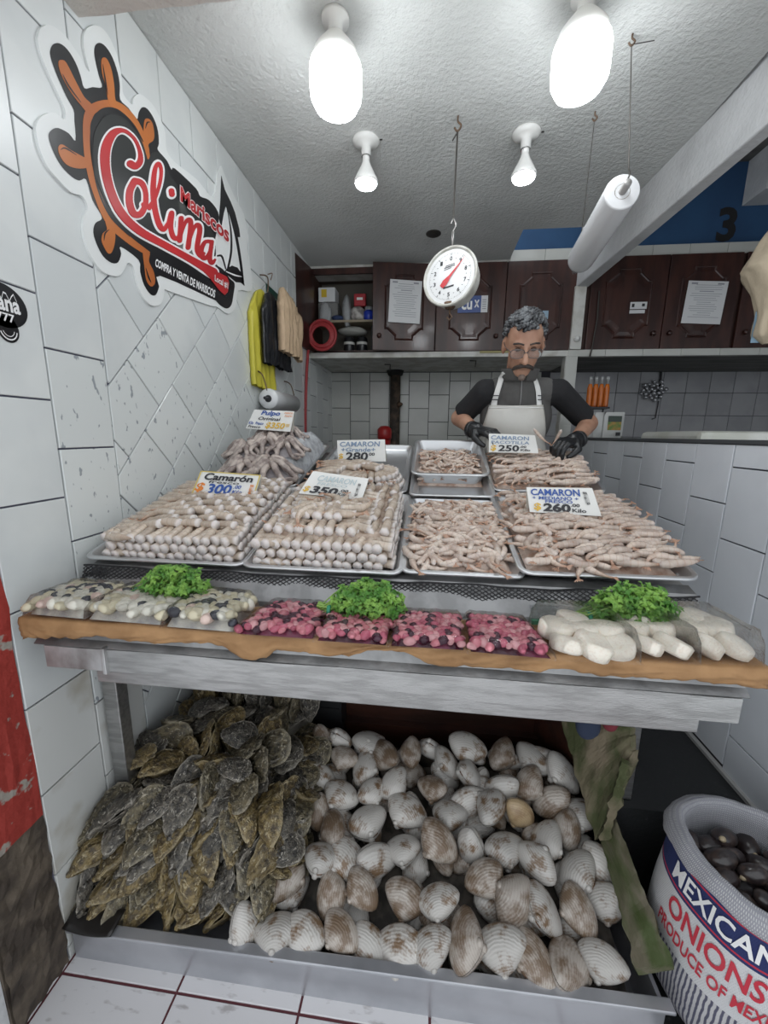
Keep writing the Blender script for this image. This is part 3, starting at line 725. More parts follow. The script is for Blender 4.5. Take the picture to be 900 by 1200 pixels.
# ================================================================== wooden wall cupboards
M_WOOD = mat('dark_red_wood', (0.052, 0.017, 0.012), 0.38, col2=(0.028, 0.009, 0.007), nscale=5, stretch=(3, 3, 0.6), coat=0.25, bump=0.05, bscale=30)
M_WOOD2 = mat('dark_wood_inside', (0.045, 0.02, 0.014), 0.6)
M_PAPER = mat('white_paper', (0.66, 0.67, 0.68), 0.5)
CZ0, CZ1, CY = 1.787, 2.43, 3.40
def door(parent, x0, x1, z0, z1, M=None, knob=1, ajar=False):
    """raised-panel door, front face at y = 0 looking towards -y, in its own frame M"""
    M = M or Matrix.Translation((0, CY, 0))
    w, h = x1 - x0, z1 - z0
    d = MB().box(x0 + .003, x1 - .003, 0, 0.024, z0 + .003, z1 - .003, M).build('door', M_WOOD, parent, bevel=0.003)
    ix0, ix1, iz0, iz1, c = x0 + 0.19 * w, x1 - 0.19 * w, z0 + 0.12 * h, z1 - 0.13 * h, 0.16 * w
    def octo(g):
        X0, X1, Z0, Z1 = ix0 + g, ix1 - g, iz0 + g, iz1 - g
        pts = []
        for cx, cz, a0 in ((X1, Z1, 1.5), (X0, Z1, 2.0), (X0, Z0, 2.5), (X1, Z0, 3.0)):
            # notched corner: a short straight, a diagonal, a short straight
            sx_, sz_ = (1 if cx == X1 else -1), (1 if cz == Z1 else -1)
            q = [(cx, cz - sz_ * c), (cx - sx_ * 0.25 * c, cz - sz_ * c), (cx - sx_ * c, cz - sz_ * 0.35 * c), (cx - sx_ * c, cz)]
            pts += q if a0 in (1.5, 2.5) else q[::-1]
        return pts
    def fr(g0, g1, y0, y1, nm, m):
        a, b = octo(g0), octo(g1); n = len(a)
        vs = [M @ V((p[0], y0, p[1])) for p in a] + [M @ V((p[0], y1, p[1])) for p in b]
        return vs, [(i, (i + 1) % n, n + (i + 1) % n, n + i) for i in range(n)]
    mb = MB()
    for g0, g1, y0, y1 in ((0, .008, 0.001, -.007), (.008, .013, -.007, -.004), (.013, .022, -.004, 0.0095), (.022, .026, 0.0095, 0.0095), (.026, .05, .0, -0.002)):
        mb.add(*fr(g0, g1, y0, y1, '', None))
    mb.build('moulding', M_WOOD, d)
    o = octo(0.048); MB().prism([o], lambda u, v, dd: M @ V((u, -dd, v)), -0.002, 0.002).build('raised_panel', M_WOOD, d)
    if knob:
        kx = x1 - 0.11 * w if knob > 0 else x0 + 0.11 * w
        MB().lathe([(0.0, 0.026), (0.014, 0.024), (0.019, 0.014), (0.012, 0.004), (0.012, 0.0)], 16, M @ Matrix.Translation((kx, 0, z0 + 0.17 * h)) @ Matrix.Rotation(PI / 2, 4, 'X')).build('knob', M_WOOD, d, smooth=True)
    return d
xs = lambda px: atY(px, 360, CY).x
M_BRASS = mat('old_brass', (0.35, 0.30, 0.18), 0.4, metal=0.8)
cb = thing('wall_cupboard', 'dark wooden wall cupboard with one open bay of clutter, above the ivory tiled wall', 'cupboard', (-0.3, CY, CZ0))
xa, xb_, xc, xd, xe = -1.0, xs(437), xs(511), xs(592), xs(674)
cab = MB().box(xa, xe, CY + .028, CY + .048, CZ0, CZ0 + .02).box(xa, xe, CY + .028, CY + .33, CZ0, CZ0 + .012).build('base_rail', M_WOOD, cb)
MB().box(xa, xe, CY + .028, CY + .33, CZ1 - .02, CZ1).box(xa, xe, CY + .026, CY + .046, CZ1 - .045, CZ1).build('top_rail', M_WOOD, cb)
MB().box(xa, xe, CY + .32, CY + .335, CZ0, CZ1).build('back_panel', mat('grey_brown_board', (0.10, 0.09, 0.075), 0.8), cb)
for x in (xa, xc - .009, xd - .009, xe - .018): MB().box(x, x + .018, CY + .027, CY + .33, CZ0, CZ1).build('side_panel', M_WOOD2, cb)
MB().box(xa + .018, xc - .01, CY + .06, CY + .32, 2.035, 2.052).build('shelf', mat('bare_shelf_edge', (0.30, 0.25, 0.18), 0.7), cb)
Mj = Matrix.Translation((xc, CY - 0.0, 0)) @ Matrix.Rotation(math.radians(9), 4, 'Z') @ Matrix.Translation((-xc, 0, 0))
door(cb, xb_, xc, CZ0, CZ1, Mj, knob=-1)
door(cb, xc, xd, CZ0, CZ1); door(cb, xd, xe, CZ0, CZ1, knob=0)
Mo = Matrix.Translation((-0.995, CY + .03, 0)) @ Matrix.Rotation(math.radians(-97), 4, 'Z')
od = door(cb, 0.0, 0.42, CZ0, CZ1 - .01, Mo, knob=0)
MB().box(0.36, 0.395, -0.010, 0.03, 1.885, 1.99, Mo).build('latch', M_BRASS, od, bevel=.003)
MB().box(xs(565), xs(600), CY - .004, CY + .03, 1.772, 1.787).build('yellow_strip', mat('yellow_wood', (0.32, 0.28, 0.12), 0.6), cb)

cb2 = thing('wall_cupboard', 'dark wooden wall cupboard beyond the slanting beam, over the grey tiles', 'cupboard', (2.0, CY, CZ0))
r0, r1, r2, r3 = xs(690), xs(779), xs(868), xs(868) + 0.6
MB().box(r0 - .03, 3.2, CY + .03, CY + .33, CZ0, 2.44).build('carcass', M_WOOD2, cb2)
MB().box(r0 - .03, 3.2, CY + .02, CY + .05, 1.77, CZ0).build('base_rail', M_WOOD, cb2)
door(cb2, r0, r1, CZ0, 2.44, knob=1); door(cb2, r1, r2 - .03, CZ0, 2.44, knob=-1); door(cb2, r2 - .01, r3, CZ0, 2.44, knob=-1)
MB().tube([(r0 + .06, CY - .01, 2.2), (r0 + .065, CY - .012, 2.0), (r0 + .05, CY - .012, 1.8), (r0 + .04, CY - .014, 1.74)], .006, 6).build('hanging_cable', M_STEELDARK, cb2)
single(MB().lathe([(0.0, 0), (.02, .002), (.022, .02), (.0, .028)], 14, Matrix.Translation((1.085, 3.37, 1.86)) @ Matrix.Rotation(PI / 2, 4, 'X')), 'coat_peg', M_WPLASTIC, 'small white round peg on the white column between cupboards', 'peg', smooth=True)

def notice(name, px0, py0, px1, py1, y, label, tilt=0.0, lines=16, seed=1, M=None):
    a, b = atY(px0, py0, y), atY(px1, py1, y)
    w, h = b.x - a.x, a.z - b.z
    o = thing(name, label, 'notice', ((a.x + b.x) / 2, y, b.z))
    Mx = Matrix.Translation(((a.x + b.x) / 2, y, (a.z + b.z) / 2)) @ Matrix.Rotation(tilt, 4, 'Y')
    if M: Mx = M
    MB().box(-w / 2, w / 2, -.001, 0.001, -h / 2, h / 2, Mx).build('sheet', M_PAPER, o)
    r = random.Random(seed); mb = MB()
    for i in range(lines):
        z = h * (0.40 - 0.8 * i / lines); ww = w * r.uniform(.35, .8); x = -ww / 2 + w * r.uniform(-.04, .04)
        t = h * (0.011 if i != 3 else .02)
        mb.add([Mx @ V(p) for p in ((x, -.0016, z), (x + ww, -.0016, z), (x + ww, -.0016, z + t), (x, -.0016, z + t))], [(0, 1, 2, 3)])
    for x in (-.42, .24):
        mb.add([Mx @ V(p) for p in ((x * w, -.0016, .42 * h), ((x + .16) * w, -.0016, .42 * h), ((x + .16) * w, -.0016, .46 * h), (x * w, -.0016, .46 * h))], [(0, 1, 2, 3)])
    mb.build('printed_lines', mat('faded_ink', (0.30, 0.31, 0.34), 0.8), o)
    return o
notice('printed_notice', 457, 333, 493, 382, CY - .036, 'white printed sheet on the ajar cupboard door left of the scale', .04, seed=3, M=Mj @ Matrix.Translation(((xb_ + xc) / 2 + .004, -.014, 2.145)) @ Matrix.Rotation(.04, 4, 'Y'))
notice('printed_notice', 806, 330, 845, 379, CY - .012, 'white printed sheet taped to a cupboard door right of the slanting beam', .05, seed=5)
# blue sticker and small label
a, b = atY(537, 347, CY - .012), atY(571, 366, CY - .012); y = CY - .012
o = thing('blue_sticker', 'blue rectangular sticker with two white letters below the hanging scale', 'sticker', ((a.x + b.x) / 2, y, b.z))
w = b.x - a.x
MB().box(a.x, a.x + w * .78, y, y + .001, b.z, a.z).build('blue_field', mat('sticker_blue', (0.06, 0.10, 0.28), 0.4), o)
MB().box(a.x + w * .78, b.x, y, y + .001, b.z, a.z).build('white_field', M_PAPER, o)
mb = MB(); g = lambda x, z: V((a.x + x * w, y - .0006, b.z + z * (a.z - b.z)))
write(mb, 'cú', g, .12, .18, .36, .72, bold=.03)
mb.add([g(.55, .3), g(.60, .3), g(.72, .75), g(.67, .75)], [(0, 1, 2, 3)]); mb.add([g(.67, .3), g(.72, .3), g(.60, .75), g(.55, .75)], [(0, 1, 2, 3)])
mb.build('white_letters', M_WH, o)
mb = MB()
for i in range(5): mb.add([g(.82, .2 + .13 * i), g(.95, .2 + .13 * i), g(.95, .25 + .13 * i), g(.82, .25 + .13 * i)], [(0, 1, 2, 3)])
mb.build('small_print', mat('faded_ink', (0.3, 0.3, 0.3), .8), o)
a, b = atY(739, 354, CY - .012), atY(757, 367, CY - .012)
o = thing('small_label', 'small white two-part label in the middle of a cupboard door', 'label', ((a.x + b.x) / 2, y, b.z))
h = a.z - b.z
MB().box(a.x, b.x, y, y + .001, b.z + h * .38, a.z).build('upper_label', M_PAPER, o)
MB().box(a.x, b.x - .01, y, y + .001, b.z, b.z + h * .3).build('lower_label', M_PAPER, o)
MB().box(a.x + .012, a.x + .03, y - .0005, y, b.z + h * .55, b.z + h * .85).box(b.x - .035, b.x - .015, y - .0005, y, b.z + h * .6, b.z + h * .85).build('print', M_INK, o)

a = atY(639, 369, CY - .012)
single(MB().box(a.x - .022, a.x + .022, y - .0005, y + .001, a.z - .03, a.z + .03), 'pale_sticker', mat('pale_blue_print', (.28, .40, .50), .5), 'small pale blue sticker on the cupboard door beside the vendor hair', 'sticker')
# clutter in the open bay
def bag_lump(c, r, m, name, label, cat, seed, group=None):
    mb = MB().ball(c, r, 14, 10)
    for p in mb.v:
        k = 1 + .22 * noise.noise((p - V(c)) * 22 + V((seed, 0, 0))); p[:] = (V(c) + (p - V(c)) * k)[:]
    return single(mb, name, m, label, cat, group, smooth=True)
yc = CY + .16
Mcl = film_mat('clear_bag', (0.75, 0.77, 0.78), .18, 50, haze=.3)
c = thing('carton', 'white carton with a yellow print in the upper left of the open bay', 'box', (-.885, yc, 2.052))
MB().box(-.955, -.815, yc - .06, yc + .08, 2.205, 2.315).build('carton_body', M_PAPER, c, bevel=.002)
MB().box(-.93, -.885, yc - .062, yc - .06, 2.24, 2.30).build('yellow_print', mat('yellow_print', (.65, .45, .03), .5), c)
MB().box(-.965, -.80, yc - .03, yc + .1, 2.0525, 2.205).build('lower_carton', mat('grey_carton', (.2, .2, .19), .8), c)
bag_lump((-.89, yc - .10, 2.10), (.055, .03, .095), Mcl, 'clear_bag', 'clear plastic bag hanging above the red hose coil', 'bag', 1)
bag_lump((-.72, yc - .05, 2.13), (.04, .06, .12), Mcl, 'clear_bag', 'tall crumpled clear bag beside the red packet', 'bag', 2)
M_REDPK = mat('red_packet', (.42, .03, .04), .4)
c = thing('red_packet', 'red packet with white lettering on clutter in the open cupboard', 'packet', (-.62, yc, 2.16))
MB().box(-.665, -.565, yc - .02, yc + .03, 2.18, 2.275, TRS((0, 0, 0))).build('packet_body', M_REDPK, c, bevel=.006)
MB().box(-.64, -.59, yc - .0215, yc - .02, 2.225, 2.245).build('white_print', M_WH, c)
bag_lump((-.635, yc - .01, 2.115), (.075, .06, .062), mat('mottled_bag', (.22, .2, .19), .4, col2=(.5, .48, .45), nscale=22), 'mottled_bag', 'mottled bag under the red packet', 'bag', 3)
c = thing('blue_jar', 'small jar with a bright blue body in the open cupboard', 'jar', (-.53, yc - .04, 2.052))
Mq = TRS((-.535, yc - .04, 0))
MB().lathe([(.03, 2.052), (.042, 2.06), (.044, 2.12), (.03, 2.135)], 18, Mq).build('jar_body', mat('jar_blue', (.02, .05, .42), .3), c, smooth=True)
MB().lathe([(.03, 2.135), (.034, 2.137), (.034, 2.16), (0, 2.162)], 18, Mq).build('lid', mat('clear_grey', (.3, .32, .33), .3), c, smooth=True)
M_PKT = mat('beige_packet', (.36, .33, .20), .6); M_PKW = mat('packet_band', (.5, .5, .47), .6)
for i in range(3):
    x = -.478 + .06 * i
    c = thing('packet', 'beige packet with a white band standing in a row on the cupboard shelf', 'packet', (x + .028, yc, 2.052), 'beige packets on the cupboard shelf')
    MB().box(x, x + .055, yc - .05, yc + .05, 2.053, 2.235).build('packet_body', M_PKT, c, bevel=.004)
    MB().box(x - .0005, x + .0555, yc - .0505, yc + .05, 2.105, 2.17).build('white_band', M_PKW, c)
bag_lump((-.79, yc - .06, 2.075), (.05, .05, .022), mat('navy_cloth', (.03, .05, .12), .9), 'navy_rag', 'navy rag lying on the cupboard shelf', 'rag', 4)
bag_lump((-.67, yc - .04, 1.975), (.12, .08, .035), mat('grey_cloth', (.3, .3, .28), .9), 'folded_cloth', 'pale folded cloth on top of the dark jars', 'cloth', 5)
for i in range(2):
    x = -.70 + .11 * i
    c = thing('dark_jar', ('dark jar with a pale band next to the red hose coil', 'dark jar with a pale band near the black box')[i], 'jar', (x, yc - .05, CZ0 + .012), 'dark jars at the bottom of the cupboard')
    MB().lathe([(.04, 1.80), (.046, 1.81), (.046, 1.91), (.03, 1.93), (.0, 1.931)], 18, TRS((x, yc - .05, 0))).build('jar_body', mat('black_jar', (.012, .012, .014), .3), c, smooth=True)
    MB().lathe([(.0465, 1.865), (.0465, 1.885)], 18, TRS((x, yc - .05, 0))).build('pale_band', M_PKW, c)
single(MB().box(-.51, -.41, yc - .08, yc + .1, CZ0 + .013, 2.01), 'black_box', mat('black_box', (.01, .01, .011), .6), 'black upright box at the right end of the open bay', 'box', bevel=.004)

# ================================================================== red hose and pipe, back corner
M_HOSE = mat('red_hose', (0.36, 0.035, 0.04), 0.4)
hc = atY(377, 393, 3.33); hr = 0.105
pts = []
for k in range(150):
    a = PI + 2 * PI * k / 24; r = hr * (1 - .10 * math.sin(k * .13)) - .010 * ((k // 24) % 3)
    pts.append((hc.x + r * math.cos(a), 3.36 - .022 * math.sin(k * .021) - .01 * (k // 24) / 3, hc.z + r * math.sin(a)))
t1 = atY(358, 505, 3.22)
hose = thing('garden_hose', 'red hose coiled on the cupboard and running down the back corner', 'hose', (hc.x, 3.35, 0.9))
MB().tube([pts[0]] + [p for p in pts], .0115, 8).build('coil', M_HOSE, hose, smooth=True)
MB().tube(smooth_path([(hc.x - hr, 3.345, hc.z), (hc.x - hr - .004, 3.31, hc.z - .12), (t1.x + .005, 3.25, 1.5), (t1.x, 3.22, t1.z), (t1.x - .005, 3.22, .6)], 8), .0115, 8).build('hanging_length', M_HOSE, hose, smooth=True)
pp = thing('iron_pipe', 'dark rusty upright pipe against the ivory tiles behind the trays', 'pipe', (-.36, 4.1, 0.0))
mb = MB()
mb.tube([(-.355, 4.09, 0.0 + .001), (-.355, 4.09, 1.744)], .052, 14).build('pipe_body', mat('black_rust', (.035, .028, .022), .7, col2=(.10, .07, .05), nscale=14, bump=.6, bscale=30), pp, smooth=True)
MB().tube([(-.355, 4.075, 1.70), (-.355, 4.075, 1.744)], [.07, .085], 14).build('black_collar', mat('soot_black', (.012, .012, .012), .9), pp, smooth=True)
MB().tube([(-.31, 4.04, 1.42), (-.28, 4.02, 1.425)], [.03, .012], 10).build('pipe_tap', M_RUST, pp, smooth=True)
single(MB().lathe([(.06, 0), (.07, .02), (.07, .10), (.04, .13), (0, .135)], 18, TRS((-.44, 3.95, 1.08))).lathe([(.05, 0), (.06, 1.08)], 14, TRS((-.44, 3.95, 0))), 'red_canister', mat('red_plastic', (.4, .02, .02), .35), 'small red canister at the foot of the dark pipe', 'canister', smooth=True)
for x, y, l in ((-.37, 3.7, 'short black hook under the shelf above the pipe'), (.36, 3.55, 'short black hook under the shelf behind the vendor')):
    single(MB().tube([(x - .05, y, 1.742), (x, y, 1.74), (x, y, 1.69)], .006, 6), 'ceiling_hook', M_STEELDARK, l, 'hook')

# ================================================================== things hung on the left wall
M_YEL = mat('yellow_plastic', (0.58, 0.52, 0.06), 0.4, bump=.3, bscale=14, bdist=.02)
M_BLKB = mat('black_plastic', (0.012, 0.013, 0.016), 0.3, bump=.4, bscale=20, bdist=.02)
M_KRB = mat('tan_bag_paper', (0.55, 0.40, 0.26), 0.7, bump=.4, bscale=24, bdist=.02)
def hanging(name, m, label, y0, y1, z0, z1, xo, th, ztop, ytop, seed, cat='bags'):
    """a bundle of flat bags hung from one point: wide at the bottom, gathered at the top"""
    mb = MB()
    def f(u, v):
        k = min(1, v * 3.2) ** .6
        ya, yb = ytop + (y0 - ytop) * k - .012, ytop + (y1 - ytop) * k + .012
        y = ya + (yb - ya) * (u if u < .5 else 1 - u) * 2
        z = ztop + ((z0 + (z1 - z0) * (u if u < .5 else 1 - u) * 2) - ztop) * v
        fold = .5 + .5 * math.sin(y * 95 + seed * 2 + 3 * noise.noise(V((y * 6, z * 4, seed))))
        d = th * (.35 + .65 * k) * (.30 + .55 * fold + .5 * abs(noise.noise(V((y * 16, z * 7, seed)))))
        z += .010 * noise.noise(V((y * 30, 0, seed))) * v + .012 * noise.noise(V((y * 9, 5, seed))) * v
        y += .010 * noise.noise(V((z * 16, seed, 1))) + .004 * noise.noise(V((z * 50, seed, 1)))
        x = XL + xo + (abs(d) + .004 if u < .5 else -.002)
        return V((x, y, z))
    mb.grid(f, 64, 26, closed=True)
    return single(mb, name, m, label, cat, smooth=True)
W = lambda px, py: atX(px, py, XL)
def span(px0, px1, pyb0, pyb1, pxt, pyt):
    a, b, t = W(px0, pyb0), W(px1, pyb1), W(pxt, pyt); return a.y, b.y, a.z, b.z, t.z, t.y
y0, y1, z0, z1, zt, yt = span(292, 318, 450, 462, 303, 340)
hanging('yellow_bags', M_YEL, 'bundle of yellow plastic bags hung at the back of the tiled wall', y0, y1, z0, z1, .012, .03, zt, yt, 1)
y0, y1, z0, z1, zt, yt = span(298, 329, 425, 436, 305, 343)
hanging('black_bags', M_BLKB, 'bundle of black plastic bags between the yellow and tan bags', y0, y1, z0, z1, .05, .035, zt, yt, 2)
y0, y1, z0, z1, zt, yt = span(309, 334, 410, 424, 312, 338)
hanging('tan_bags', M_KRB, 'bundle of tan paper bags hung in front of the black bags', y0, y1, z0, z1, .095, .045, zt, yt, 3)
hp = W(303, 322)
single(MB().tube(smooth_path([(XL, hp.y, hp.z), (XL + .05, hp.y, hp.z - .01), (XL + .055, hp.y, hp.z - .06), (XL + .04, hp.y, hp.z - .14)], 5), .004, 6).tube(smooth_path([(XL + .055, hp.y, hp.z), (XL + .075, hp.y + .02, hp.z + .012), (XL + .06, hp.y + .03, hp.z - .02)], 5), .003, 6), 'wall_hook', M_RUST, 'rusty wire hook above the hanging bags on the tiled wall', 'hook', smooth=True)
a, b = W(310, 332), W(329, 364)
o = thing('green_sign', 'dark green wall sign half hidden behind the hanging bags', 'sign', (XL + .008, (a.y + b.y) / 2, b.z))
MB().box(XL + .0075, XL + .010, a.y, b.y, a.z - .17, a.z).build('green_plate', mat('sign_green', (.01, .06, .045), .4), o)
mb = MB(); write(mb, 'NO FUMAR', lambda x, z: V((XL + .0108, x, z)), a.y + .03, a.z - .10, b.y - a.y - .06, .06, bold=.03)
mb.build('white_letters', M_WH, o)
pa, pb = W(302, 468), W(331, 470)
rl = thing('bag_roll', 'roll of clear plastic bags on a rod under the hanging bags', 'roll', (XL + .09, (pa.y + pb.y) / 2, pa.z - .05))
Ml = frame((XL + .085, pa.y - .05, pa.z), (1, 0, 0), (0, 0, 1), (0, 1, 0)); lr = pb.y - pa.y
MB().lathe([(.02, 0), (.055, 0), (.058, .01), (.058, lr), (.02, lr)], 28, Ml).build('clear_film', M_FILMROLL, rl, smooth=True)
MB().lathe([(.0205, .0005), (.0205, -.001), (0, -.001)], 18, Ml).lathe([(.009, -.05), (.009, lr + .04)], 10, Ml).build('black_core', M_INK, rl)
for d in (-.04, lr + .03):
    MB().tube(smooth_path([(XL, pa.y + d, pa.z + .16), (XL + .06, pa.y + d - .02, pa.z + .13), (XL + .085, pa.y + d, pa.z + .01)], 5), .004, 6).build('bracket', M_RUST, rl, smooth=True)

# ================================================================== on the partition, at its far end
fz = 1.127
sh = thing('bottle_rack', 'small black rack carrying orange bottles at the far end of the partition', 'rack', (1.09, 2.95, fz))
MB().box(1.045, 1.19, 2.90, 3.0, 1.318, 1.330).build('rack_shelf', M_INK, sh)
for x in (1.05, 1.18): MB().box(x, x + .008, 2.985, 2.995, fz, 1.318).build('rack_post', M_INK, sh)
bot0 = None
for i in range(4):
    x = 1.062 + .036 * i
    o = thing('sauce_bottle', 'slim clear bottle of orange sauce on the black rack', 'bottle', (x, 2.93, 1.330), 'orange sauce bottles on the black rack')
    MB().lathe([(.0, 0), (.0165, 0), (.0175, .01), (.0175, .12), (.012, .145), (.008, .15), (.0, .15)], 14).build('sauce', mat('orange_sauce', (.50, .13, .015), .2, col2=(.30, .06, .01), nscale=10, lo=.4, hi=.7), o, smooth=True, local=True)
    MB().lathe([(.0085, .15), (.0085, .175), (.010, .176), (.010, .195), (0, .195)], 12).build('cap', mat('grey_cap', (.35, .36, .36), .4), o, smooth=True, local=True)
def pouch(x, y, w, h, m, label, printed, rz):
    o = thing('food_pouch', label, 'packet', (x, y, fz), 'flat pouches on the partition')
    M = Matrix.Rotation(rz, 4, 'Z')
    def f(u, v, s):
        b = .012 * math.sin(PI * u) ** .6 * math.sin(PI * v) ** .5
        return M @ V((w * (u - .5), s * b, h * v))
    MB().grid(lambda u, v: f(u, v, -1), 10, 10).grid(lambda u, v: f(u, v, 1), 10, 10).build('pouch_body', m, o, smooth=True, local=True)
    if printed:
        q = lambda u0, u1, v0, v1: [M @ (V((w * (u - .5), -.0128, h * v))) for u, v in ((u0, v0), (u1, v0), (u1, v1), (u0, v1))]
        MB().add(q(.18, .85, .62, .85), [(0, 1, 2, 3)]).build('dark_label', mat('label_dark', (.03, .05, .04), .5), o, local=True)
        MB().add(q(.18, .85, .30, .62), [(0, 1, 2, 3)]).build('food_picture', mat('label_food', (.42, .22, .05), .5, col2=(.12, .22, .04), nscale=30, lo=.4, hi=.6), o, local=True)
        MB().add(q(.62, .85, .08, .22), [(0, 1, 2, 3)]).build('bar_code', M_INK, o, local=True)
M_POUCH = mat('silver_pouch', (.52, .53, .52), .3, bump=.3, bscale=30)
pouch(1.085, 2.88, .075, .165, M_POUCH, 'plain silver pouch standing below the orange bottles', False, .15)
pouch(1.125, 2.86, .075, .165, M_POUCH, 'second plain silver pouch under the orange bottles', False, -.1)
pouch(1.20, 2.84, .125, .165, M_POUCH, 'silver pouch with a food picture on it, by the grey tiles', True, 0)
single(MB().box(1.035, 1.062, 2.92, 2.96, fz + .001, 1.30), 'sauce_box', mat('amber_pack', (.35, .22, .03), .4, col2=(.4, .08, .02), nscale=25), 'small amber pack below the bottle rack, by the column', 'packet', bevel=.004)
lid = thing('white_cooler', 'white cooler whose lid shows just above the partition', 'cooler', (1.62, 2.35, 0))
MB().box(1.3, 2.1, 2.1, 2.6, 0.0, 1.08).build('cooler_body', M_WPLASTIC, lid, bevel=.02)
MB().box(1.27, 2.13, 2.07, 2.63, 1.08, 1.165).build('cooler_lid', mat('old_white_lid', (.66, .67, .63), .5, col2=(.55, .56, .5), nscale=6), lid, bevel=.025)
# clear ornament and cable on the far grey wall
ow = atY(765, 458, YB - .02)
mb = MB()
for i in range(26):
    a = i * 2.4; r = .018 * math.sqrt(i)
    mb.ball((ow.x + r * 1.25 * math.cos(a), YB - .03 - .02 * R.random(), ow.z + r * math.sin(a)), .014 + .008 * R.random(), 8, 6)
single(mb, 'glass_ornament', mat('clear_glass', (.45, .46, .48), .05, spec=1.0, metal=.6), 'shiny clear ornament on the shaded grey tiles', 'ornament', smooth=True)
q0, q1, q2 = atY(775, 433, YB - .02), atY(772, 470, YB - .02), atY(768, 490, YB - .02)
single(MB().tube([q0 + V((.09, -.1, 0)), q0, q1 + V((0, 0, .02))], .011, 6).tube([q1, q2, q2 - V((.03, 0, .01))], .005, 5), 'black_cable', M_INK, 'black cable hanging down the grey tiles beside the ornament', 'cable')
# crumpled paper bag at the right edge
pc = atY(897, 350, 2.2)
def pb_f(u, v):
    a = 2 * PI * u; prof = [(.015, 0), (.06, .05), (.055, .16), (.08, .28), (.13, .40), (.135, .44), (.08, .60), (.03, .72)]
    k = v * (len(prof) - 1); i = min(int(k), len(prof) - 2); t = k - i
    r = prof[i][0] + (prof[i + 1][0] - prof[i][0]) * t; z = prof[i][1] + (prof[i + 1][1] - prof[i][1]) * t
    r *= 1 + .22 * math.sin(a * 6 + 3 * v) * noise.noise(V((math.cos(a) * 1.6, math.sin(a) * 1.6, v * 3))) + .12 * noise.noise(V((math.cos(a) * 3, math.sin(a) * 3, v * 6)))
    return V((pc.x + .04 + r * math.cos(a), 2.2 + r * math.sin(a), pc.z - .20 + z * .78))
pbag = thing('paper_bag', 'crumpled cream paper bag hanging at the right edge by the cupboards', 'bag', (pc.x + .04, 2.2, pc.z - .2))
MB().grid(pb_f, 48, 30, closed=True).build('bag_body', mat('cream_paper', (.62, .52, .38), .8, bump=.4, bscale=16, bdist=.02), pbag, smooth=True)
MB().tube([(pc.x + .04, 2.2, pc.z + .36), (pc.x + .04, 2.2, 3.119)], .003, 5).build('string', M_STEELDARK, pbag)
single(MB().box(pc.x - .02, pc.x + .06, 2.215, 2.218, pc.z - .19, pc.z - .05), 'blue_card', mat('pale_blue_card', (.25, .38, .5), .6), 'pale blue card behind the cream paper bag', 'card')
# ================================================================== steel counter
M_STEEL = mat('brushed_steel', (0.44, 0.44, 0.435), 0.34, metal=0.85, col2=(0.34, 0.34, 0.335), nscale=12, stretch=(1, 6, 6), bump=0.08, bscale=90)
M_STEEL_D = mat('worn_steel', (0.50, 0.50, 0.50), 0.42, metal=0.7, col2=(0.22, 0.20, 0.19), nscale=10, lo=0.5, hi=0.7, stretch=(1, 1, .6), bump=0.1, bscale=50)
M_TRAY = mat('aluminium_tray', (0.62, 0.63, 0.64), 0.33, metal=0.85, bump=.05, bscale=60)
TX0, TX1 = -0.925, 0.65
def fy(x): return 0.80
table = thing('steel_counter', 'long stainless steel fish counter with legs, holding all the trays', 'counter', (-.14, 1.3, ZF))
def lipf(x0, x1, mt, nm):
    mb = MB(); n = 30
    for i in range(n):
        a, b = x0 + (x1 - x0) * i / n, x0 + (x1 - x0) * (i + 1) / n
        w = lambda x: .002 * noise.noise(V((x * 4, 0, 5)))
        mb.hexa([V((a, .80 + w(a), .555)), V((b, .80 + w(b), .555)), V((b, .83, .555)), V((a, .83, .555)),
                 V((a, .80 + w(a), .612 + w(a))), V((b, .80 + w(b), .612 + w(b))), V((b, .83, .612)), V((a, .83, .612))])
    return mb.build(nm, mt, table)
lipf(-.76, TX1, M_STEEL, 'front_lip'); lipf(TX0, -.765, M_STEEL_D, 'bent_lip')
MB().box(-.768, -.758, .792, .83, .55, .618).build('lip_seam', M_STEEL_D, table, bevel=.002)
MB().box(-.83, .605, .838, .868, .495, .553).build('front_rail', M_STEEL, table, bevel=.003)
MB().hexa([V(p) for p in ((TX0 + .01, .83, .555), (TX1 - .01, .83, .555), (.69, 1.84, .555), (-.99, 1.84, .555), (TX0 + .01, .83, .60), (TX1 - .01, .83, .60), (.69, 1.84, .60), (-.99, 1.84, .60))]).build('under_deck', M_STEEL_D, table)
mb = MB()
def deck(u, v):       # front slope, deck and riser, one bent sheet
    prof = [(.803, .612), (.818, .625), (.826, .655), (.836, .672), (.95, .678), (.955, .69), (1.005, .752), (1.04, .762)]
    k = v * (len(prof) - 1); i = min(int(k), len(prof) - 2); t = k - i
    return V((-.955 + 1.62 * u, prof[i][0] * (1 - t) + prof[i + 1][0] * t, prof[i][1] * (1 - t) + prof[i + 1][1] * t))
mb.grid(deck, 40, 14); mb.build('deck_sheet', mat('dull_steel_sheet', (0.30, 0.30, 0.30), 0.42, metal=.75, col2=(0.22, 0.22, 0.22), nscale=14, bump=.15, bscale=40), table, solid=.003)
TA = math.radians(14)
US, UN = V((0, math.cos(TA), math.sin(TA))), V((0, -math.sin(TA), math.cos(TA)))
T0 = V((0, 1.0, 0.775))
def inc(x, v, n=0.0): return V((x, 0, 0)) + T0 + US * v + UN * n
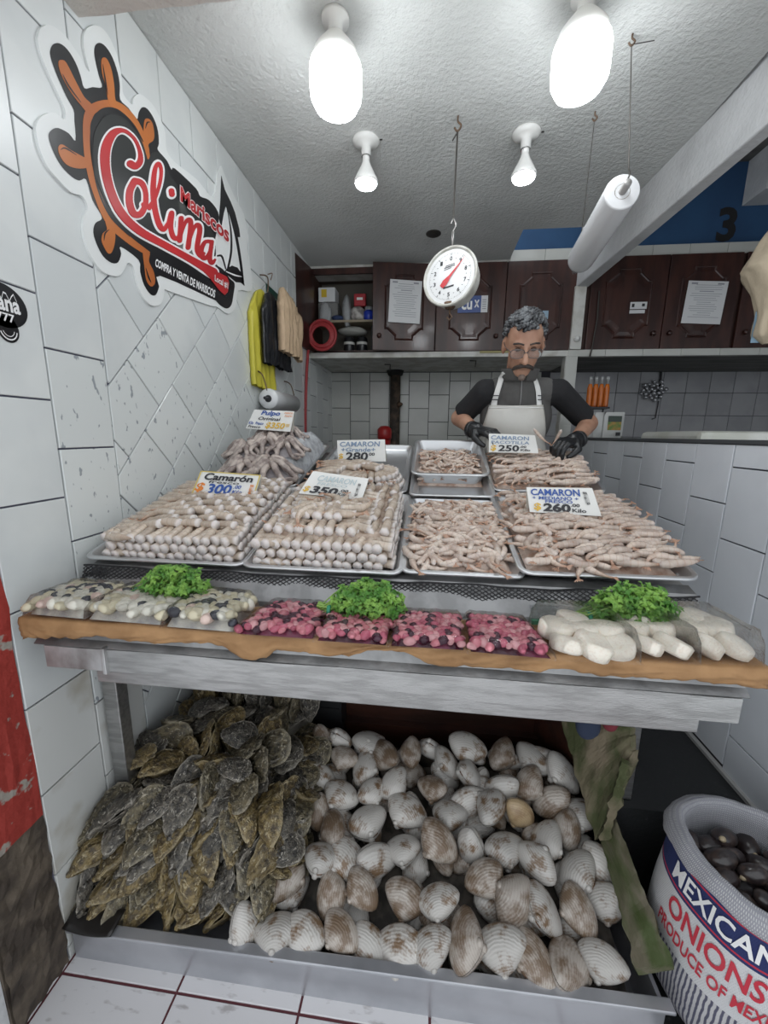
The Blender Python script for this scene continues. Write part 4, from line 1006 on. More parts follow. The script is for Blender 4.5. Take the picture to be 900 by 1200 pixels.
MB().hexa([inc(-.985, .02, -.060), inc(.24, .02, -.060), inc(.24, 1.23, -.060), inc(-.985, 1.23, -.060), inc(-.985, .02, -.046), inc(.24, .02, -.046), inc(.24, 1.23, -.046), inc(-.985, 1.23, -.046)]).hexa([inc(.24, .02, -.060), inc(.68, .02, -.060), inc(.68, .88, -.060), inc(.24, .88, -.060), inc(.24, .02, -.046), inc(.68, .02, -.046), inc(.68, .88, -.046), inc(.24, .88, -.046)]).build('sloping_board', M_STEEL_D, table)
MB().box(-.985, -.965, 2.14, 2.16, 0.0, 1.0).box(.64, .66, 1.80, 1.82, 0.0, .92).box(.20, .22, 2.14, 2.16, 0.0, 1.0).build('rear_support', M_STEEL_D, table)
for x0, x1, y0 in ((-1.0, -.95, 1.02), (.632, .674, 1.15)):
    MB().box(x0, x1, y0, y0 + .045, ZF if x0 < 0 else 0, .555).build('leg', M_STEEL, table, bevel=.003)
for x in (-.8, .60): MB().box(x, x + .045, 1.78, 1.825, 0.0, .555).build('leg', M_STEEL_D, table)
MB().box(CX0_ := -1.0, .60, 1.66, 1.70, ZF, .554).build('enclosing_board', mat('enclosure_black', (.012, .012, .012), .8), table)  # black board added to close off the space below and keep it dark
# ================================================================== trays
def rrect(x0, x1, y0, y1, r, n=4):
    pts = []
    for cx, cy, a0 in ((x1 - r, y1 - r, 0), (x0 + r, y1 - r, 1), (x0 + r, y0 + r, 2), (x1 - r, y0 + r, 3)):
        pts += [(cx + r * math.cos((a0 + k / n) * PI / 2), cy + r * math.sin((a0 + k / n) * PI / 2)) for k in range(n + 1)]
    return pts
class Tray:
    def __init__(s, x0, x1, v0, v1, depth, rise=0.0, skew=(0, 0), label='', inset=.012, name='metal_tray', r=.03, tilt=0.0):
        s.x0, s.x1, s.v0, s.v1, s.rise, s.skew, s.depth = x0, x1, v0, v1, rise, skew, depth
        w, l = x1 - x0, v1 - v0
        ox = inc(x0, v0, rise)
        e1 = (inc(x1, v0 + skew[0], rise) - ox).normalized()
        e2 = (inc(x0 + skew[1], v1, rise + tilt) - ox).normalized()
        n = e1.cross(e2).normalized()
        s.M = frame(ox, e1, e2, n); s.w, s.l = w, l
        o = thing(name, label, 'tray', inc((x0 + x1) / 2, v0, rise - depth)); s.o = o
        def loop(g, z, rr): return [s.M @ V((p[0], p[1], z)) for p in rrect(g, w - g, g, l - g, rr)]
        mb = MB()
        L = [loop(-.002, -.009, r + .002), loop(-.003, -.003, r + .003), loop(0, 0, r), loop(.007, 0.0, r - .006), loop(.010, -.004, r - .008), loop(inset + .008, -depth + .006, r - .006), loop(inset + .014, -depth, r - .012)]
        for q in L: mb.v += q
        k = len(L[0])
        for i in range(len(L) - 1): mb.f += [(i * k + j, i * k + (j + 1) % k, (i + 1) * k + (j + 1) % k, (i + 1) * k + j) for j in range(k)]
        mb.f.append(tuple((len(L) - 1) * k + j for j in range(k)))
        mb.build('pan', M_TRAY, o, smooth=False)
        rim = [s.M @ V((p[0], p[1], -.004)) for p in rrect(-.002, w + .002, -.002, l + .002, r + .002)]
        MB().tube(rim + [rim[0], rim[1]], .0048, 6, caps=False).build('rolled_rim', M_TRAY, o, smooth=True)
    def P(s, a, b, h=0.0): return s.M @ V((a * s.w, b * s.l, -s.depth + h))
T1 = Tray(-.98, -.500, .0, .58, .026, label='front tray of stacked shrimp next to the tiled left wall')
T2 = Tray(-.503, -.063, -.004, .535, .026, label='front tray with the tallest tiers of shrimp, second from the tiled wall')
T3 = Tray(-.060, .252, .008, .505, .030, label='narrow front tray of loose small shrimp, between the two wider ones', r=.02)
T4 = Tray(.245, .674, .006, .545, .026, rise=.014, skew=(.01, -.012), label='front tray of flat rows of shrimp beside the white partition')
T5 = Tray(-.895, -.545, .60, 1.22, .024, label='back tray piled with raw octopus, next to the tiled left wall')
T6 = Tray(-.50, -.085, .545, 1.22, .026, rise=.006, label='back tray with a round stack of large shrimp and a bare metal end')
T7 = Tray(-.064, .246, .50, .99, .030, rise=.018, label='empty shallow tray under the deep pan', r=.02)
T8 = Tray(-.066, .240, .635, 1.03, .068, rise=.052, tilt=.034, label='deep steel pan half full of small shrimp in front of the vendor', inset=.022, name='steel_pan', r=.035)
T9 = Tray(.250, .668, .58, .90, .026, rise=.012, tilt=.030, skew=(.012, -.01), label='back tray of shrimp rows under the vendor hands')

# ------------------------------------------------------------------ shrimp
def shrimp_mat(name, base, dark, tip, cut=.85):
    m = mat(name, base, 0.25, col2=dark, nscale=24, lo=.40, hi=.66, rand=.13, spec=.55, sss=.12, bump=.12, bscale=60)
    nt = m.node_tree; N, L = nt.nodes, nt.links; b = N['Principled BSDF']
    src = b.inputs['Base Color'].links[0].from_socket
    at = N.new('ShaderNodeAttribute'); at.attribute_name = 'along'; t = at.outputs['Fac']
    def mix(lo, hi, top, col):
        nonlocal src
        r = N.new('ShaderNodeMapRange'); r.inputs[1].default_value = lo; r.inputs[2].default_value = hi; r.inputs[4].default_value = top; L.new(t, r.inputs[0])
        x = N.new('ShaderNodeMix'); x.data_type = 'RGBA'; x.inputs[7].default_value = (*col, 1); L.new(r.outputs[0], x.inputs[0]); L.new(src, x.inputs[6]); src = x.outputs[2]
    # thin bands between the tail segments, a pale cut end, a brownish tail fan
    ml = N.new('ShaderNodeMath'); ml.operation = 'MULTIPLY'; ml.inputs[1].default_value = 44; L.new(t, ml.inputs[0])
    wv = N.new('ShaderNodeMath'); wv.operation = 'SINE'; L.new(ml.outputs[0], wv.inputs[0])
    r1 = N.new('ShaderNodeMapRange'); r1.inputs[1].default_value = .72; r1.inputs[2].default_value = 1.0; r1.inputs[4].default_value = .38; L.new(wv.outputs[0], r1.inputs[0])
    x1 = N.new('ShaderNodeMix'); x1.data_type = 'RGBA'; x1.inputs[7].default_value = (*tip, 1); L.new(r1.outputs[0], x1.inputs[0]); L.new(src, x1.inputs[6]); src = x1.outputs[2]
    mix(.10, .005, cut, (.76, .71, .69)); mix(.40, 1.0, .45, (.50, .33, .22)); mix(.80, .98, .7, (.40, .20, .12))
    L.new(src, b.inputs['Base Color'])
    return m
M_SH1 = shrimp_mat('raw_shrimp_grey', (.60, .51, .42), (.44, .36, .29), (.38, .28, .21))
M_SH2 = shrimp_mat('raw_shrimp_pink', (.60, .51, .44), (.42, .33, .28), (.42, .27, .20), .45)
def shrimp_mesh(name, m, L, r, curl, seed, n=8, rings=15, blunt=True):
    rr = random.Random(seed); mb = MB(); pts, rad = [], []
    x = y = 0.0; a = -curl * .35
    for i in range(rings):
        t = i / (rings - 1)
        q = r * (1.04 - .30 * t) if t < .5 else r * (.89 - .58 * ((t - .5) / .40)) if t < .9 else r * .31
        q *= 1 + .08 * math.sin(t * 2 * PI * 6.2)
        if not blunt and t < .2: q *= (.45, .80, .95)[min(i, 2)]
        pts.append(V((x, y, .15 * r * math.sin(t * 3)))); rad.append(q)
        st = L / (rings - 1); x += st * math.cos(a); y += st * math.sin(a); a += curl / rings * (1.5 if .4 < t < .85 else .7)
    mb.tube(pts, rad, n); mb.t = [i / (rings - 1) for i in range(rings) for k in range(n)]
    e = pts[-1]; d = (pts[-1] - pts[-2]).normalized(); s = V((-d.y, d.x, 0))
    for sg in (-.75, -.25, .25, .75):                  # tail fan
        tip = e + d * L * .15 + s * sg * r * 1.25
        mid = e + d * L * .08 + s * sg * r * .95
        b0 = e - d * L * .02
        mb.add([b0 + V((0, 0, .001)), mid + s * r * .26, tip, mid - s * r * .26, mid + V((0, 0, r * .22))], [(0, 1, 4), (1, 2, 4), (2, 3, 4), (3, 0, 4)]); mb.t += [1.0] * 5
    return mb.mesh(name, m, True)
SHR = {M_SH1: [shrimp_mesh('shrimp', M_SH1, .118, .0142, c, i) for i, c in enumerate((.35, .7, 1.1, 1.6, 2.2))],
       M_SH2: [shrimp_mesh('shrimp', M_SH2, .118, .0122, c, i, 8, 19, False) for i, c in enumerate((.5, .8, 1.2, 1.6, 2.0))]}
SHS = [shrimp_mesh('shrimp', M_SH2, .098, .0100, c, 20 + i, 8, 15, False) for i, c in enumerate((1.5, 2.2, 2.9, .9))]
n_shrimp = 0
def put_shrimp(me, M, label, group):
    global n_shrimp
    o = bpy.data.objects.new('shrimp', me); COL.objects.link(o); o.matrix_world = M
    o['label'] = label; o['category'] = 'shrimp'; o['group'] = group; n_shrimp += 1
    return o
class Heap:                                            # the rest of a pile: uncounted shrimp joined
    def __init__(s): s.mb = MB(); s.lib = {}
    def add(s, me, M):
        if me.name not in s.lib: s.lib[me.name] = ([v.co.copy() for v in me.vertices], [tuple(p.vertices) for p in me.polygons], [d.value for d in me.attributes['along'].data])
        s.mb.add(*s.lib[me.name][:2], M); s.mb.t += s.lib[me.name][2]
def bed(t, fn, m, name, label, nu=30, nv=30, m0=.035):
    """bumpy bed of packed shrimp and ice beneath the shrimp that are built one by one"""
    mb = MB()
    def f(u, v):
        e = min(u, v, 1 - u, 1 - v); k = min(1, e / .06) ** .5
        return t.P(m0 + (1 - 2 * m0) * u, m0 + (1 - 2 * m0) * v, .002 + fn(u, v) * k + .004 * noise.noise(V((u * 18, v * 18, 3))) * k)
    mb.grid(f, nu, nv)
    o = single(mb, name, m, label, 'shrimp', smooth=True, kind='stuff')
    return o
LOW = {m: [shrimp_mesh('shrimp_low', m, .115, .0142, c, 40 + i, n=6, rings=9) for i, c in enumerate((.3, .8))] for m in (M_SH1, M_SH2)}
LOWS = [shrimp_mesh('shrimp_low', M_SH2, .098, .0100, c, 50 + i, n=6, rings=11, blunt=False) for i, c in enumerate((1.2, 2.0, .6))]
M_BED = mat('packed_shrimp_bed', (.50, .40, .32), .35, col2=(.28, .20, .15), nscale=26, lo=.4, hi=.6, bump=.7, bscale=45)

def local(t, a, b, h, yaw, pitch=0.0, roll=0.0, s=1.0):
    """matrix in a tray: a, b metres along the tray, h above its bottom"""
    return t.M @ TRS((a, b, -t.depth + h), (roll, pitch, yaw), s)
def tier(t, x0, x1, y0, y1, layers, h0, dz, pitch, ind, heap, label, group, sides='frb', lib=None, setback=.004):
    """shrimp laid side by side with their cut ends outwards along the edges of a block"""
    rr = R
    for k in range(layers):
        sb = setback * k; hh = h0 + dz * k
        off = pitch / 2 * (k % 2)
        top = k == layers - 1
        n = int((x1 - x0) / pitch)
        jobs = []
        if 'f' in sides: jobs += [('f', x0 + off + pitch * (i + .3), y0 + sb, PI / 2) for i in range(n)]
        m = int((y1 - y0) / pitch)
        if 'r' in sides: jobs += [('r', x1 - sb, y0 + off + pitch * (i + .8), PI) for i in range(m - 1)]
        if 'l' in sides: jobs += [('l', x0 + sb, y0 + off + pitch * (i + .8), 0) for i in range(m - 1)]
        for ji, (sd, a, b, yaw) in enumerate(jobs):
            M = local(t, a + rr.uniform(-.003, .003), b + rr.uniform(-.004, .004), hh + rr.uniform(-.002, .002), yaw + rr.uniform(-.12, .12), -.03, rr.uniform(-.5, .5), rr.uniform(.92, 1.06))
            big = sd in ind
            if big: put_shrimp(rr.choice(lib[:2]), M, label.replace('#', ORD[min(ji, 19)] if sd == 'f' else ORD[min(ji - n, 19)]).replace('@', ('bottom', 'middle', 'top')[k]), group)
            else: heap.add(rr.choice(LOW[lib[0].materials[0]]), M)
# tray 1: block with end-on edges, sloping field of overlapping rows on top
G1 = 'shrimp stacked on the front tray by the tiled wall'
h1 = Heap(); A1 = SHR[M_SH1]
bed(T1, lambda u, v: .060 + .012 * math.sin(PI * v), M_BED, 'shrimp_bed', 'packed shrimp under the rows on the front tray by the tiled wall', m0=.085)
tier(T1, .035, .455, .030, .52, 3, .016, .026, .0285, 'f', h1, 'grey shrimp, # from the tiled wall in the @ edge layer of the wall-side stack', G1, 'flr', A1)
for j in range(13):
    v = .095 + .032 * j
    n = 5
    for i in range(n):
        a = .085 + .285 * (i + .5 * (j % 2)) / n
        u = (a + .02 - .24) / .2
        put_shrimp(A1[R.randrange(0, 4)], local(T1, a + .105, v + .016 * math.cos(u * 1.6) + R.uniform(-.005, .005), .082 + .012 * math.sin(PI * min(1, v / .5)) + R.uniform(-.003, .003), PI - u * .30 + R.uniform(-.2, .12), .14, R.uniform(-.4, .4), R.uniform(.88, 1.06)), 'grey shrimp, %s from the tiled wall in the %s overlapping row of the wall-side stack' % (ORD[i], ORD[j]), G1)
# tray 2: three tiers
G2 = 'shrimp stacked in three tiers'
h2 = h1; A2 = SHR[M_SH1]
L2 = 'grey shrimp, # from the wall-side stack in the @ edge layer of the three-tier stack'
bed(T2, lambda u, v: .090, M_BED, 'shrimp_bed', 'packed shrimp under the lowest of the three tiers', m0=.10)
tier(T2, .022, .418, .030, .46, 3, .016, .027, .0285, 'f', h2, L2, G2, 'flr', A2)
tier(T2, .075, .345, .075, .38, 1, .098, .027, .030, 'f', h2, 'grey shrimp, # along the front edge of the second tier of the stack', G2, 'flr', A2)
tier(T2, .115, .30, .120, .27, 1, .120, .025, .031, 'f', h2, 'grey shrimp, # along the front edge of the topmost tier of the stack', G2, 'flr', A2)
for i in range(6):
    a = i * 2.4; r = .022 * math.sqrt(i)
    put_shrimp(A2[2 + i % 2], local(T2, .21 + r * math.cos(a), .180 + r * math.sin(a) * .4, .126, a + 1.2, 0, R.uniform(-.3, .3)), 'grey raw shrimp curled on top of the three-tier stack', G2)
for j in range(5):
    for i in range(9):
        h2.add(R.choice(LOW[M_SH1]), local(T2, .05 + .042 * i, .09 + .07 * j, .096 + R.uniform(-.003, .003), PI / 2 + R.uniform(-.1, .1), 0, R.uniform(-.5, .5)))
# tray 6 at the back: round stack
def ring_stack(t, cx, cy, rx, ry, layers, heap):
    for k in range(layers):
        f = 1 - .07 * k - (.22 if k >= 3 else 0)
        n = int(2 * PI * max(rx, ry) * f / .030)
        for i in range(n):
            a = 2 * PI * (i + .5 * (k % 2)) / n
            heap.add(R.choice(LOW[M_SH1]), local(t, cx + rx * f * math.cos(a), cy + ry * f * math.sin(a), .014 + .022 * k, a + PI + R.uniform(-.1, .1), -.02, R.uniform(-.4, .4)))
    for i in range(14):
        heap.add(R.choice(LOW[M_SH1]), local(t, cx + R.uniform(-.6, .6) * rx, cy + R.uniform(-.6, .6) * ry, .012 + .022 * layers, R.uniform(2.7, 3.6), 0, R.uniform(-.4, .4)))
ring_stack(T6, .235, .125, .165, .115, 3, h1)
# loose pile, tray 3
G3 = 'loose shrimp on the narrow front tray'
mound = lambda u, v: .016 + .030 * math.sin(PI * min(1, u * .9 + .05)) * math.sin(PI * min(1, v * .8 + .1))
M_BED2 = mat('packed_small_shrimp_bed', (.56, .45, .38), .3, col2=(.35, .22, .16), nscale=26, lo=.4, hi=.62, bump=.7, bscale=45)
def bed_part(t, fn, label, vmax):
    mb = MB()
    def f(u, v):
        e = min(u, v, 1 - u, 1 - v); k = min(1, e / .08) ** .6
        return t.P(.06 + .88 * u, .05 + vmax * v, .003 + fn(u, v) * k + .004 * noise.noise(V((u * 14, v * 14, 8))) * k)
    mb.grid(f, 26, 26)
    return single(mb, 'shrimp_bed', M_BED2, label, 'shrimp', smooth=True, kind='stuff')
def loose(t, count, vmax, fn, lib, low, label, group, ind_share, heap, tilt=.35):
    for i in range(count):
        u, v = (i * .618034 + R.uniform(-.02, .02)) % 1, (i + .5) / count
        a, b = (.09 + .82 * u) * t.w, (.08 + vmax * v) * t.l
        e = min(u, v, 1 - u, 1 - v); k = min(1, (e + .03) / .10) ** .6
        M = local(t, a, b, .012 + fn(u, v) * k + R.uniform(0, .006), R.uniform(0, 2 * PI), R.uniform(-tilt, tilt) * .6, R.uniform(-tilt, tilt), R.uniform(.85, 1.1)) @ Matrix.Translation((-.045, 0, 0))
        if R.random() < ind_share: put_shrimp(R.choice(lib), M, label, group)
        else: heap.add(R.choice(low), M)
hS = Heap()
bed_part(T3, mound, 'packed small shrimp under the loose pile on the narrow tray', .80)
loose(T3, 230, .80, mound, SHS, LOWS, 'small raw shrimp lying loose on the narrow front tray', G3, .20, hS)
# rows, tray 4
G4 = 'shrimp in rows on the front tray by the partition'
fl4 = lambda u, v: .016 + .014 * math.sin(PI * v)
bed_part(T4, fl4, 'packed shrimp under the rows by the white partition', .90)
B4 = SHR[M_SH2]
for j in range(23):
    b = .042 + .0205 * j
    for i in range(7):
        a = .050 + .060 * (i + .5 * (j % 2)) + R.uniform(-.008, .008)
        if a > .435: continue
        wild = a < .13 and R.random() < .75
        yaw = R.uniform(0, 6.28) if wild else .32 + R.uniform(-.30, .30) + PI * (R.random() < .8)
        if not wild and (b < .06 or a > .38): yaw = R.choice((0, PI)) + R.uniform(-.15, .15)
        u, v = a / .42, min(1, b / .50)
        M = local(T4, min(max(a, .062), .394), max(b, .055 if wild else .04), .018 + fl4(u, v) + R.uniform(-.003, .006), yaw, R.uniform(-.10, .10), R.uniform(-.5, .5), R.uniform(.80, 1.0)) @ Matrix.Translation((-.05, 0, 0))
        if (i + j) % 2 == 0: put_shrimp(R.choice(B4[1:]), M, 'pinkish shrimp, %s in the %s flat row of the tray beside the white partition' % (ORD[i], ORD[min(j, 19)]), G4)
        else: hS.add(R.choice(B4[1:]), M)
for i in range(40):
    hS.add(R.choice(LOWS), local(T4, R.uniform(.03, .40), R.uniform(.03, .44), .024 + R.uniform(0, .012), R.uniform(0, 6.28), 0, R.uniform(-.5, .5)))
# back tray 9, pan 8
fl9 = lambda u, v: .018 + .018 * math.sin(PI * v)
bed_part(T9, fl9, 'packed shrimp under the rows at the vendor hands', .90)
for j in range(15):
    b = .03 + .0215 * j
    for i in range(7):
        a = .055 + .056 * (i + .5 * (j % 2)) + R.uniform(-.008, .008)
        M = local(T9, min(a, .365), b, .020 + fl9(min(1, a / .42), min(1, b / .36)) + R.uniform(-.003, .004), .25 + R.uniform(-.35, .35) + PI * (R.random() < .8), R.uniform(-.1, .1), R.uniform(-.4, .4), R.uniform(.75, .95)) @ Matrix.Translation((-.05, 0, 0))
        hS.add(R.choice(LOWS + B4[1:4]), M)
md8 = lambda u, v: .018 + .03 * math.sin(PI * u) * math.sin(PI * v)
bed_part(T8, md8, 'packed small shrimp at the bottom of the deep pan', .78)
for i in range(95):
    u, v = (i * .618) % 1, (i + .5) / 95
    hS.add(R.choice(LOWS), local(T8, (.13 + .74 * u) * T8.w, (.10 + .70 * v) * T8.l, .014 + md8(u, v) + R.uniform(0, .008), R.uniform(0, 6.28), R.uniform(-.2, .2), R.uniform(-.4, .4), .8) @ Matrix.Translation((-.04, 0, 0)))
props(h1.mb.build('shrimp_heap', M_SH1, smooth=True, kind='stuff'), 'uncounted large grey shrimp filling the stacked tiers and the round stack', 'shrimp')
props(hS.mb.build('shrimp_heap', M_SH2, smooth=True, kind='stuff'), 'uncounted small pinkish shrimp filling the loose piles and back trays', 'shrimp')

# ------------------------------------------------------------------ octopus on tray 5
M_OCT = mat('raw_octopus', (.56, .48, .43), .3, col2=(.24, .19, .175), nscale=22, lo=.40, hi=.58, bump=.5, bscale=70, rand=.10, detail=6)
M_OCTW = mat('octopus_web', (.46, .43, .44), .25, col2=(.27, .24, .25), nscale=14, lo=.4, hi=.6, bump=.4, bscale=60)
def octopus(cx, cy, h, s, rot, label):
    base = T5.M @ V((cx, cy, -T5.depth + h))
    o = thing('octopus', label, 'octopus', base, 'raw octopuses heaped on the back tray')
    rr = random.Random(int(cx * 1000) + int(cy * 100))
    X, Y, Z = T5.M.to_3x3() @ V((1, 0, 0)), T5.M.to_3x3() @ V((0, 1, 0)), T5.M.to_3x3() @ V((0, 0, 1))
    web = MB()
    def wf(u, v):
        a = rot + PI * (1.0 + 1.15 * (u - .5) * 1.7) + PI * .5
        r = s * (.02 + .74 * v); z = s * (.42 * (1 - v ** 1.7)) * (1 + .16 * math.sin(u * 8 * PI)) + .008
        return base + X * (r * math.cos(a)) + Y * (r * math.sin(a)) + Z * z
    web.grid(wf, 40, 12); web.build('web', M_OCTW, o, smooth=True)
    for k in range(8):
        a = rot + PI * 1.5 + (k - 3.5) * .26 * 1.75
        pts, rad = [], []
        for i in range(17):
            t = i / 16
            r = s * (.10 + .85 * min(t, .62) / .62 - .25 * max(0, t - .62)); 
            z = s * .45 * (1 - min(1, t * 1.45) ** 1.8) + .012 + .010 * math.sin(t * 9 + k)
            aa = a + .28 * math.sin(t * 3 + k) * t + (1.3 * max(0, t - .6) * (1 if k % 2 else -1))
            pts.append(base + X * (r * math.cos(aa)) + Y * (r * math.sin(aa)) + Z * z); rad.append(s * (.135 * (1 - .68 * t)) * (1 + .10 * math.sin(i * 2.4)))
        MB().tube(pts, rad, 8).build('arm', M_OCT, o, smooth=True)
    mb = MB().ball(base + Z * s * .30 + Y * s * .35, (s * .28, s * .34, s * .2), 14, 10)
    for p in mb.v: p += Z * (.006 * noise.noise(p * 60))
    mb.build('mantle', M_OCT, o, smooth=True)
ob = MB()
def oct_bed(u, v):
    e = min(u, v, 1 - u, 1 - v); k = min(1, e / .18) ** .6
    return T5.P(.05 + .9 * u, .10 + .86 * v, .004 + .125 * k * (0.45 + .55 * min(1, v * 2.2)) + .012 * noise.noise(V((u * 7, v * 9, 4))))
ob.grid(oct_bed, 30, 30)
single(ob, 'ice_bed', mat('crushed_ice', (.62, .64, .66), .4, col2=(.42, .43, .46), nscale=30, bump=.8, bscale=60), 'crushed ice and wrap under the heap of octopus', 'ice', smooth=True, kind='stuff')
for i, (cx, cy, h, s, rt) in enumerate(((.105, .085, .035, .125, .05), (.225, .075, .03, .140, -.05), (.06, .22, .075, .115, .3), (.15, .25, .095, .115, 0), (.245, .24, .085, .115, -.25), (.11, .40, .10, .105, .2), (.20, .42, .10, .10, -.2))):
    octopus(cx, cy, h, s, rt, ('raw grey octopus spread at the front of the heap, near the tiled wall', 'raw grey octopus spread at the front of the heap, by the white blocks', 'raw octopus higher up the heap, against the tiled wall', 'raw octopus in the middle of the heap', 'raw octopus high on the heap, beside the bare ice', 'raw octopus at the top rear of the heap under the price card', 'raw octopus at the rear of the heap beside the ice')[i])
M_ICEB = mat('white_foam', (.66, .66, .62), .6)
a, b = (.19, .045)
blk = MB().box(0, .135, 0, .03, 0, .032, local(T5, .185, .012, .002, 0))
single(blk, 'foam_block', M_ICEB, 'white block wedged at the front of the octopus tray', 'block', bevel=.003)
single(MB().box(0, .022, 0, .032, 0, .028, local(T5, .322, .012, .002, 0)), 'dark_block', mat('brown_block', (.10, .06, .04), .7), 'small brown block beside the white one on the octopus tray', 'block')
# ================================================================== hand-lettered price cards
M_CARD = mat('white_card', (.78, .78, .75), .4)
M_CARDB = mat('card_back', (.62, .60, .54), .6)
INK = {'k': mat('ink_black', (.025, .025, .03), .5), 'b': mat('ink_blue', (.03, .09, .34), .5), 'o': mat('ink_orange', (.72, .22, .03), .5), 'y': mat('ink_yellow', (.70, .44, .06), .5),
       'g': mat('ink_faded', (.50, .58, .60), .6), 'd': mat('ink_dull_blue', (.22, .30, .42), .6), 'e': mat('ink_edge_yellow', (.62, .48, .12), .5)}
def card(tl, tr, bl, br, ytop, ybot, label, words, edge=None, back=.05):
    """tent card: its four corners as measured, leaning back from bottom edge to top edge"""
    a, b, c, d = atY(*bl, ybot), atY(*br, ybot), atY(*tr, ytop), atY(*tl, ytop)
    o = thing('price_card', label, 'sign', (a + b) / 2, 'hand-lettered price cards')
    n = (b - a).cross(d - a).normalized()
    if n.y > 0: n = -n
    MB().plate([a, b, c, d], .003).build('front_card', M_CARD, o)
    bk = V((0, back, 0))
    MB().plate([d + V((0, .004, 0)), c + V((0, .004, 0)), b + bk, a + bk], .003).build('back_card', M_CARDB, o)
    f = lambda x, y: (a * (1 - x) + b * x) * (1 - y) + (d * (1 - x) + c * x) * y + n * .0038
    by = {}
    for body, k, x, y, w, h, bold in words:
        write(by.setdefault(k, MB()), body, f, x, y, w, h, bold=bold, shear=.12)
    for k, mb in by.items(): mb.build('lettering', INK[k], o)
    if edge:
        mb = MB()
        for q in ((0, 0, .02, 1), (.98, 0, 1, 1), (0, .96, 1, 1), (0, 0, 1, .04)):
            mb.add([f(q[0], q[1]), f(q[2], q[1]), f(q[2], q[3]), f(q[0], q[3])], [(0, 1, 2, 3)])
        mb.build('coloured_edge', INK[edge], o)
card((298, 480), (345, 482), (288, 502), (340, 506), 1.90, 1.87, 'price card reading Pulpo Original 350 behind the octopus heap',
     [('Pulpo', 'b', .22, .66, .46, .30, .03), ('Original', 'k', .20, .42, .52, .22, .02), ('Kilo  Fresco', 'b', .02, .22, .34, .16, .02), ('Fresco', 'k', .04, .05, .28, .13, .02), ('$350', 'y', .42, .05, .44, .34, .03), ('00', 'y', .88, .2, .08, .16, .02), ('FRESCO', 'o', .78, .84, .2, .08, .02), ('PULPO', 'o', .80, .70, .18, .08, .02)])
card((236, 552), (306, 557), (225, 579), (298, 583), 1.335, 1.30, 'price card reading Camaron fresco 300 on the stack by the tiled wall',
     [('Camarón', 'k', .10, .63, .80, .30, .03), ('fresco', 'k', .20, .50, .5, .12, .01), ('$', 'o', .02, .08, .14, .42, .03), ('300', 'b', .21, .06, .40, .42, .03), ('.00', 'b', .63, .32, .12, .16, .02), ('Kilo', 'b', .63, .10, .16, .16, .02), ('FRESCO', 'o', .885, .10, .06, .45, .02)], 'e')
card((395, 516), (451, 515), (396, 540), (452, 541), 1.76, 1.75, 'upright price card reading Camaron grande 280 on the back tray',
     [('CAMARON', 'd', .06, .68, .84, .24, .02), ('+Grande+', 'd', .08, .44, .72, .20, .02), ('$', 'y', .02, .06, .10, .30, .02), ('280', 'k', .16, .04, .48, .38, .03), ('00', 'k', .66, .26, .12, .14, .02)])
card((367, 552), (432, 561), (350, 578), (424, 586), 1.30, 1.265, 'faded price card reading 350 on top of the three-tier stack',
     [('CAMARON', 'g', .16, .60, .66, .26, .015), ('FRESCO', 'g', .20, .44, .5, .12, .01), ('$', 'y', .03, .08, .10, .26, .02), ('350', 'k', .15, .06, .44, .32, .04), ('.00', 'k', .60, .24, .15, .12, .02), ('Kilo', 'k', .60, .08, .16, .12, .02), ('FRESCO', 'k', .86, .12, .05, .6, .01)])
card((573, 508), (627, 510), (573, 530), (631, 531), 1.775, 1.76, 'price card reading Camaron pacotilla 250 in front of the vendor apron',
     [('CAMARON', 'd', .04, .68, .82, .22, .02), ('PACOTILLA', 'd', .04, .46, .80, .16, .015), ('$', 'y', .03, .05, .12, .34, .03), ('250', 'k', .18, .06, .44, .34, .03), ('.00', 'k', .63, .26, .14, .12, .02), ('Kilo', 'k', .64, .08, .20, .13, .02)])
card((617, 571), (694, 572), (621, 600), (705, 605), 1.295, 1.275, 'price card reading Camaron mediano fresco 260 on the front rows',
     [('CAMARON', 'b', .05, .68, .74, .26, .025), ('+ MEDIANO +', 'b', .06, .52, .68, .13, .02), ('FRESCO', 'b', .24, .40, .40, .11, .02), ('$', 'y', .06, .06, .11, .32, .03), ('260', 'k', .19, .06, .40, .33, .045), ('.00', 'k', .60, .28, .13, .12, .02), ('Kilo', 'k', .60, .08, .20, .14, .02), ('FRESCO', 'k', .83, .38, .06, .48, .01)], None)

# ================================================================== black net under the trays
M_NET = mat('black_net', (.018, .018, .02), .7)
mb = MB()
def net_pt(s, d):       # s along the counter, d hanging distance from the tray edge
    x = -.975 + 1.64 * s
    sag = .010 * math.sin(s * 31) + .006 * math.sin(s * 77)
    y = .992 - .32 * d + .008 * noise.noise(V((s * 14, d * 20, 1)))
    z = .752 - d * .92 + .25 * sag
    if s > .955: x += (s - .955) * 1.2 * d * 4; 
    return V((x, y, z))
cell = .0165; ncol = int(1.64 / (2 * cell)) * 2
depth = lambda s: .066 + .022 * noise.noise(V((s * 9, 0, 7))) + .010 * math.sin(s * 20 + 1) + (.05 if s > .93 else 0) * (s - .93) / .07
for i in range(-18, ncol + 18):
    for dr in (1, -1):
        pts = []
        for k in range(18):
            a = (i + k * dr + 0) * cell / 1.64; d = k * cell * .62
            if a < 0 or a > 1 or d > depth(a) + (.006 if (i * 7) % 5 == 0 else 0): 
                if len(pts): break
                continue
            pts.append(net_pt(a, d))
        if len(pts) > 1: mb.tube(pts, .0015, 4, caps=False)
for i in range(60):      # frayed ends
    s = (i + R.random()) / 60; p = net_pt(s, depth(s))
    mb.tube([p, p + V((R.uniform(-.004, .004), -.003, -R.uniform(.006, .016)))], .0018, 4)
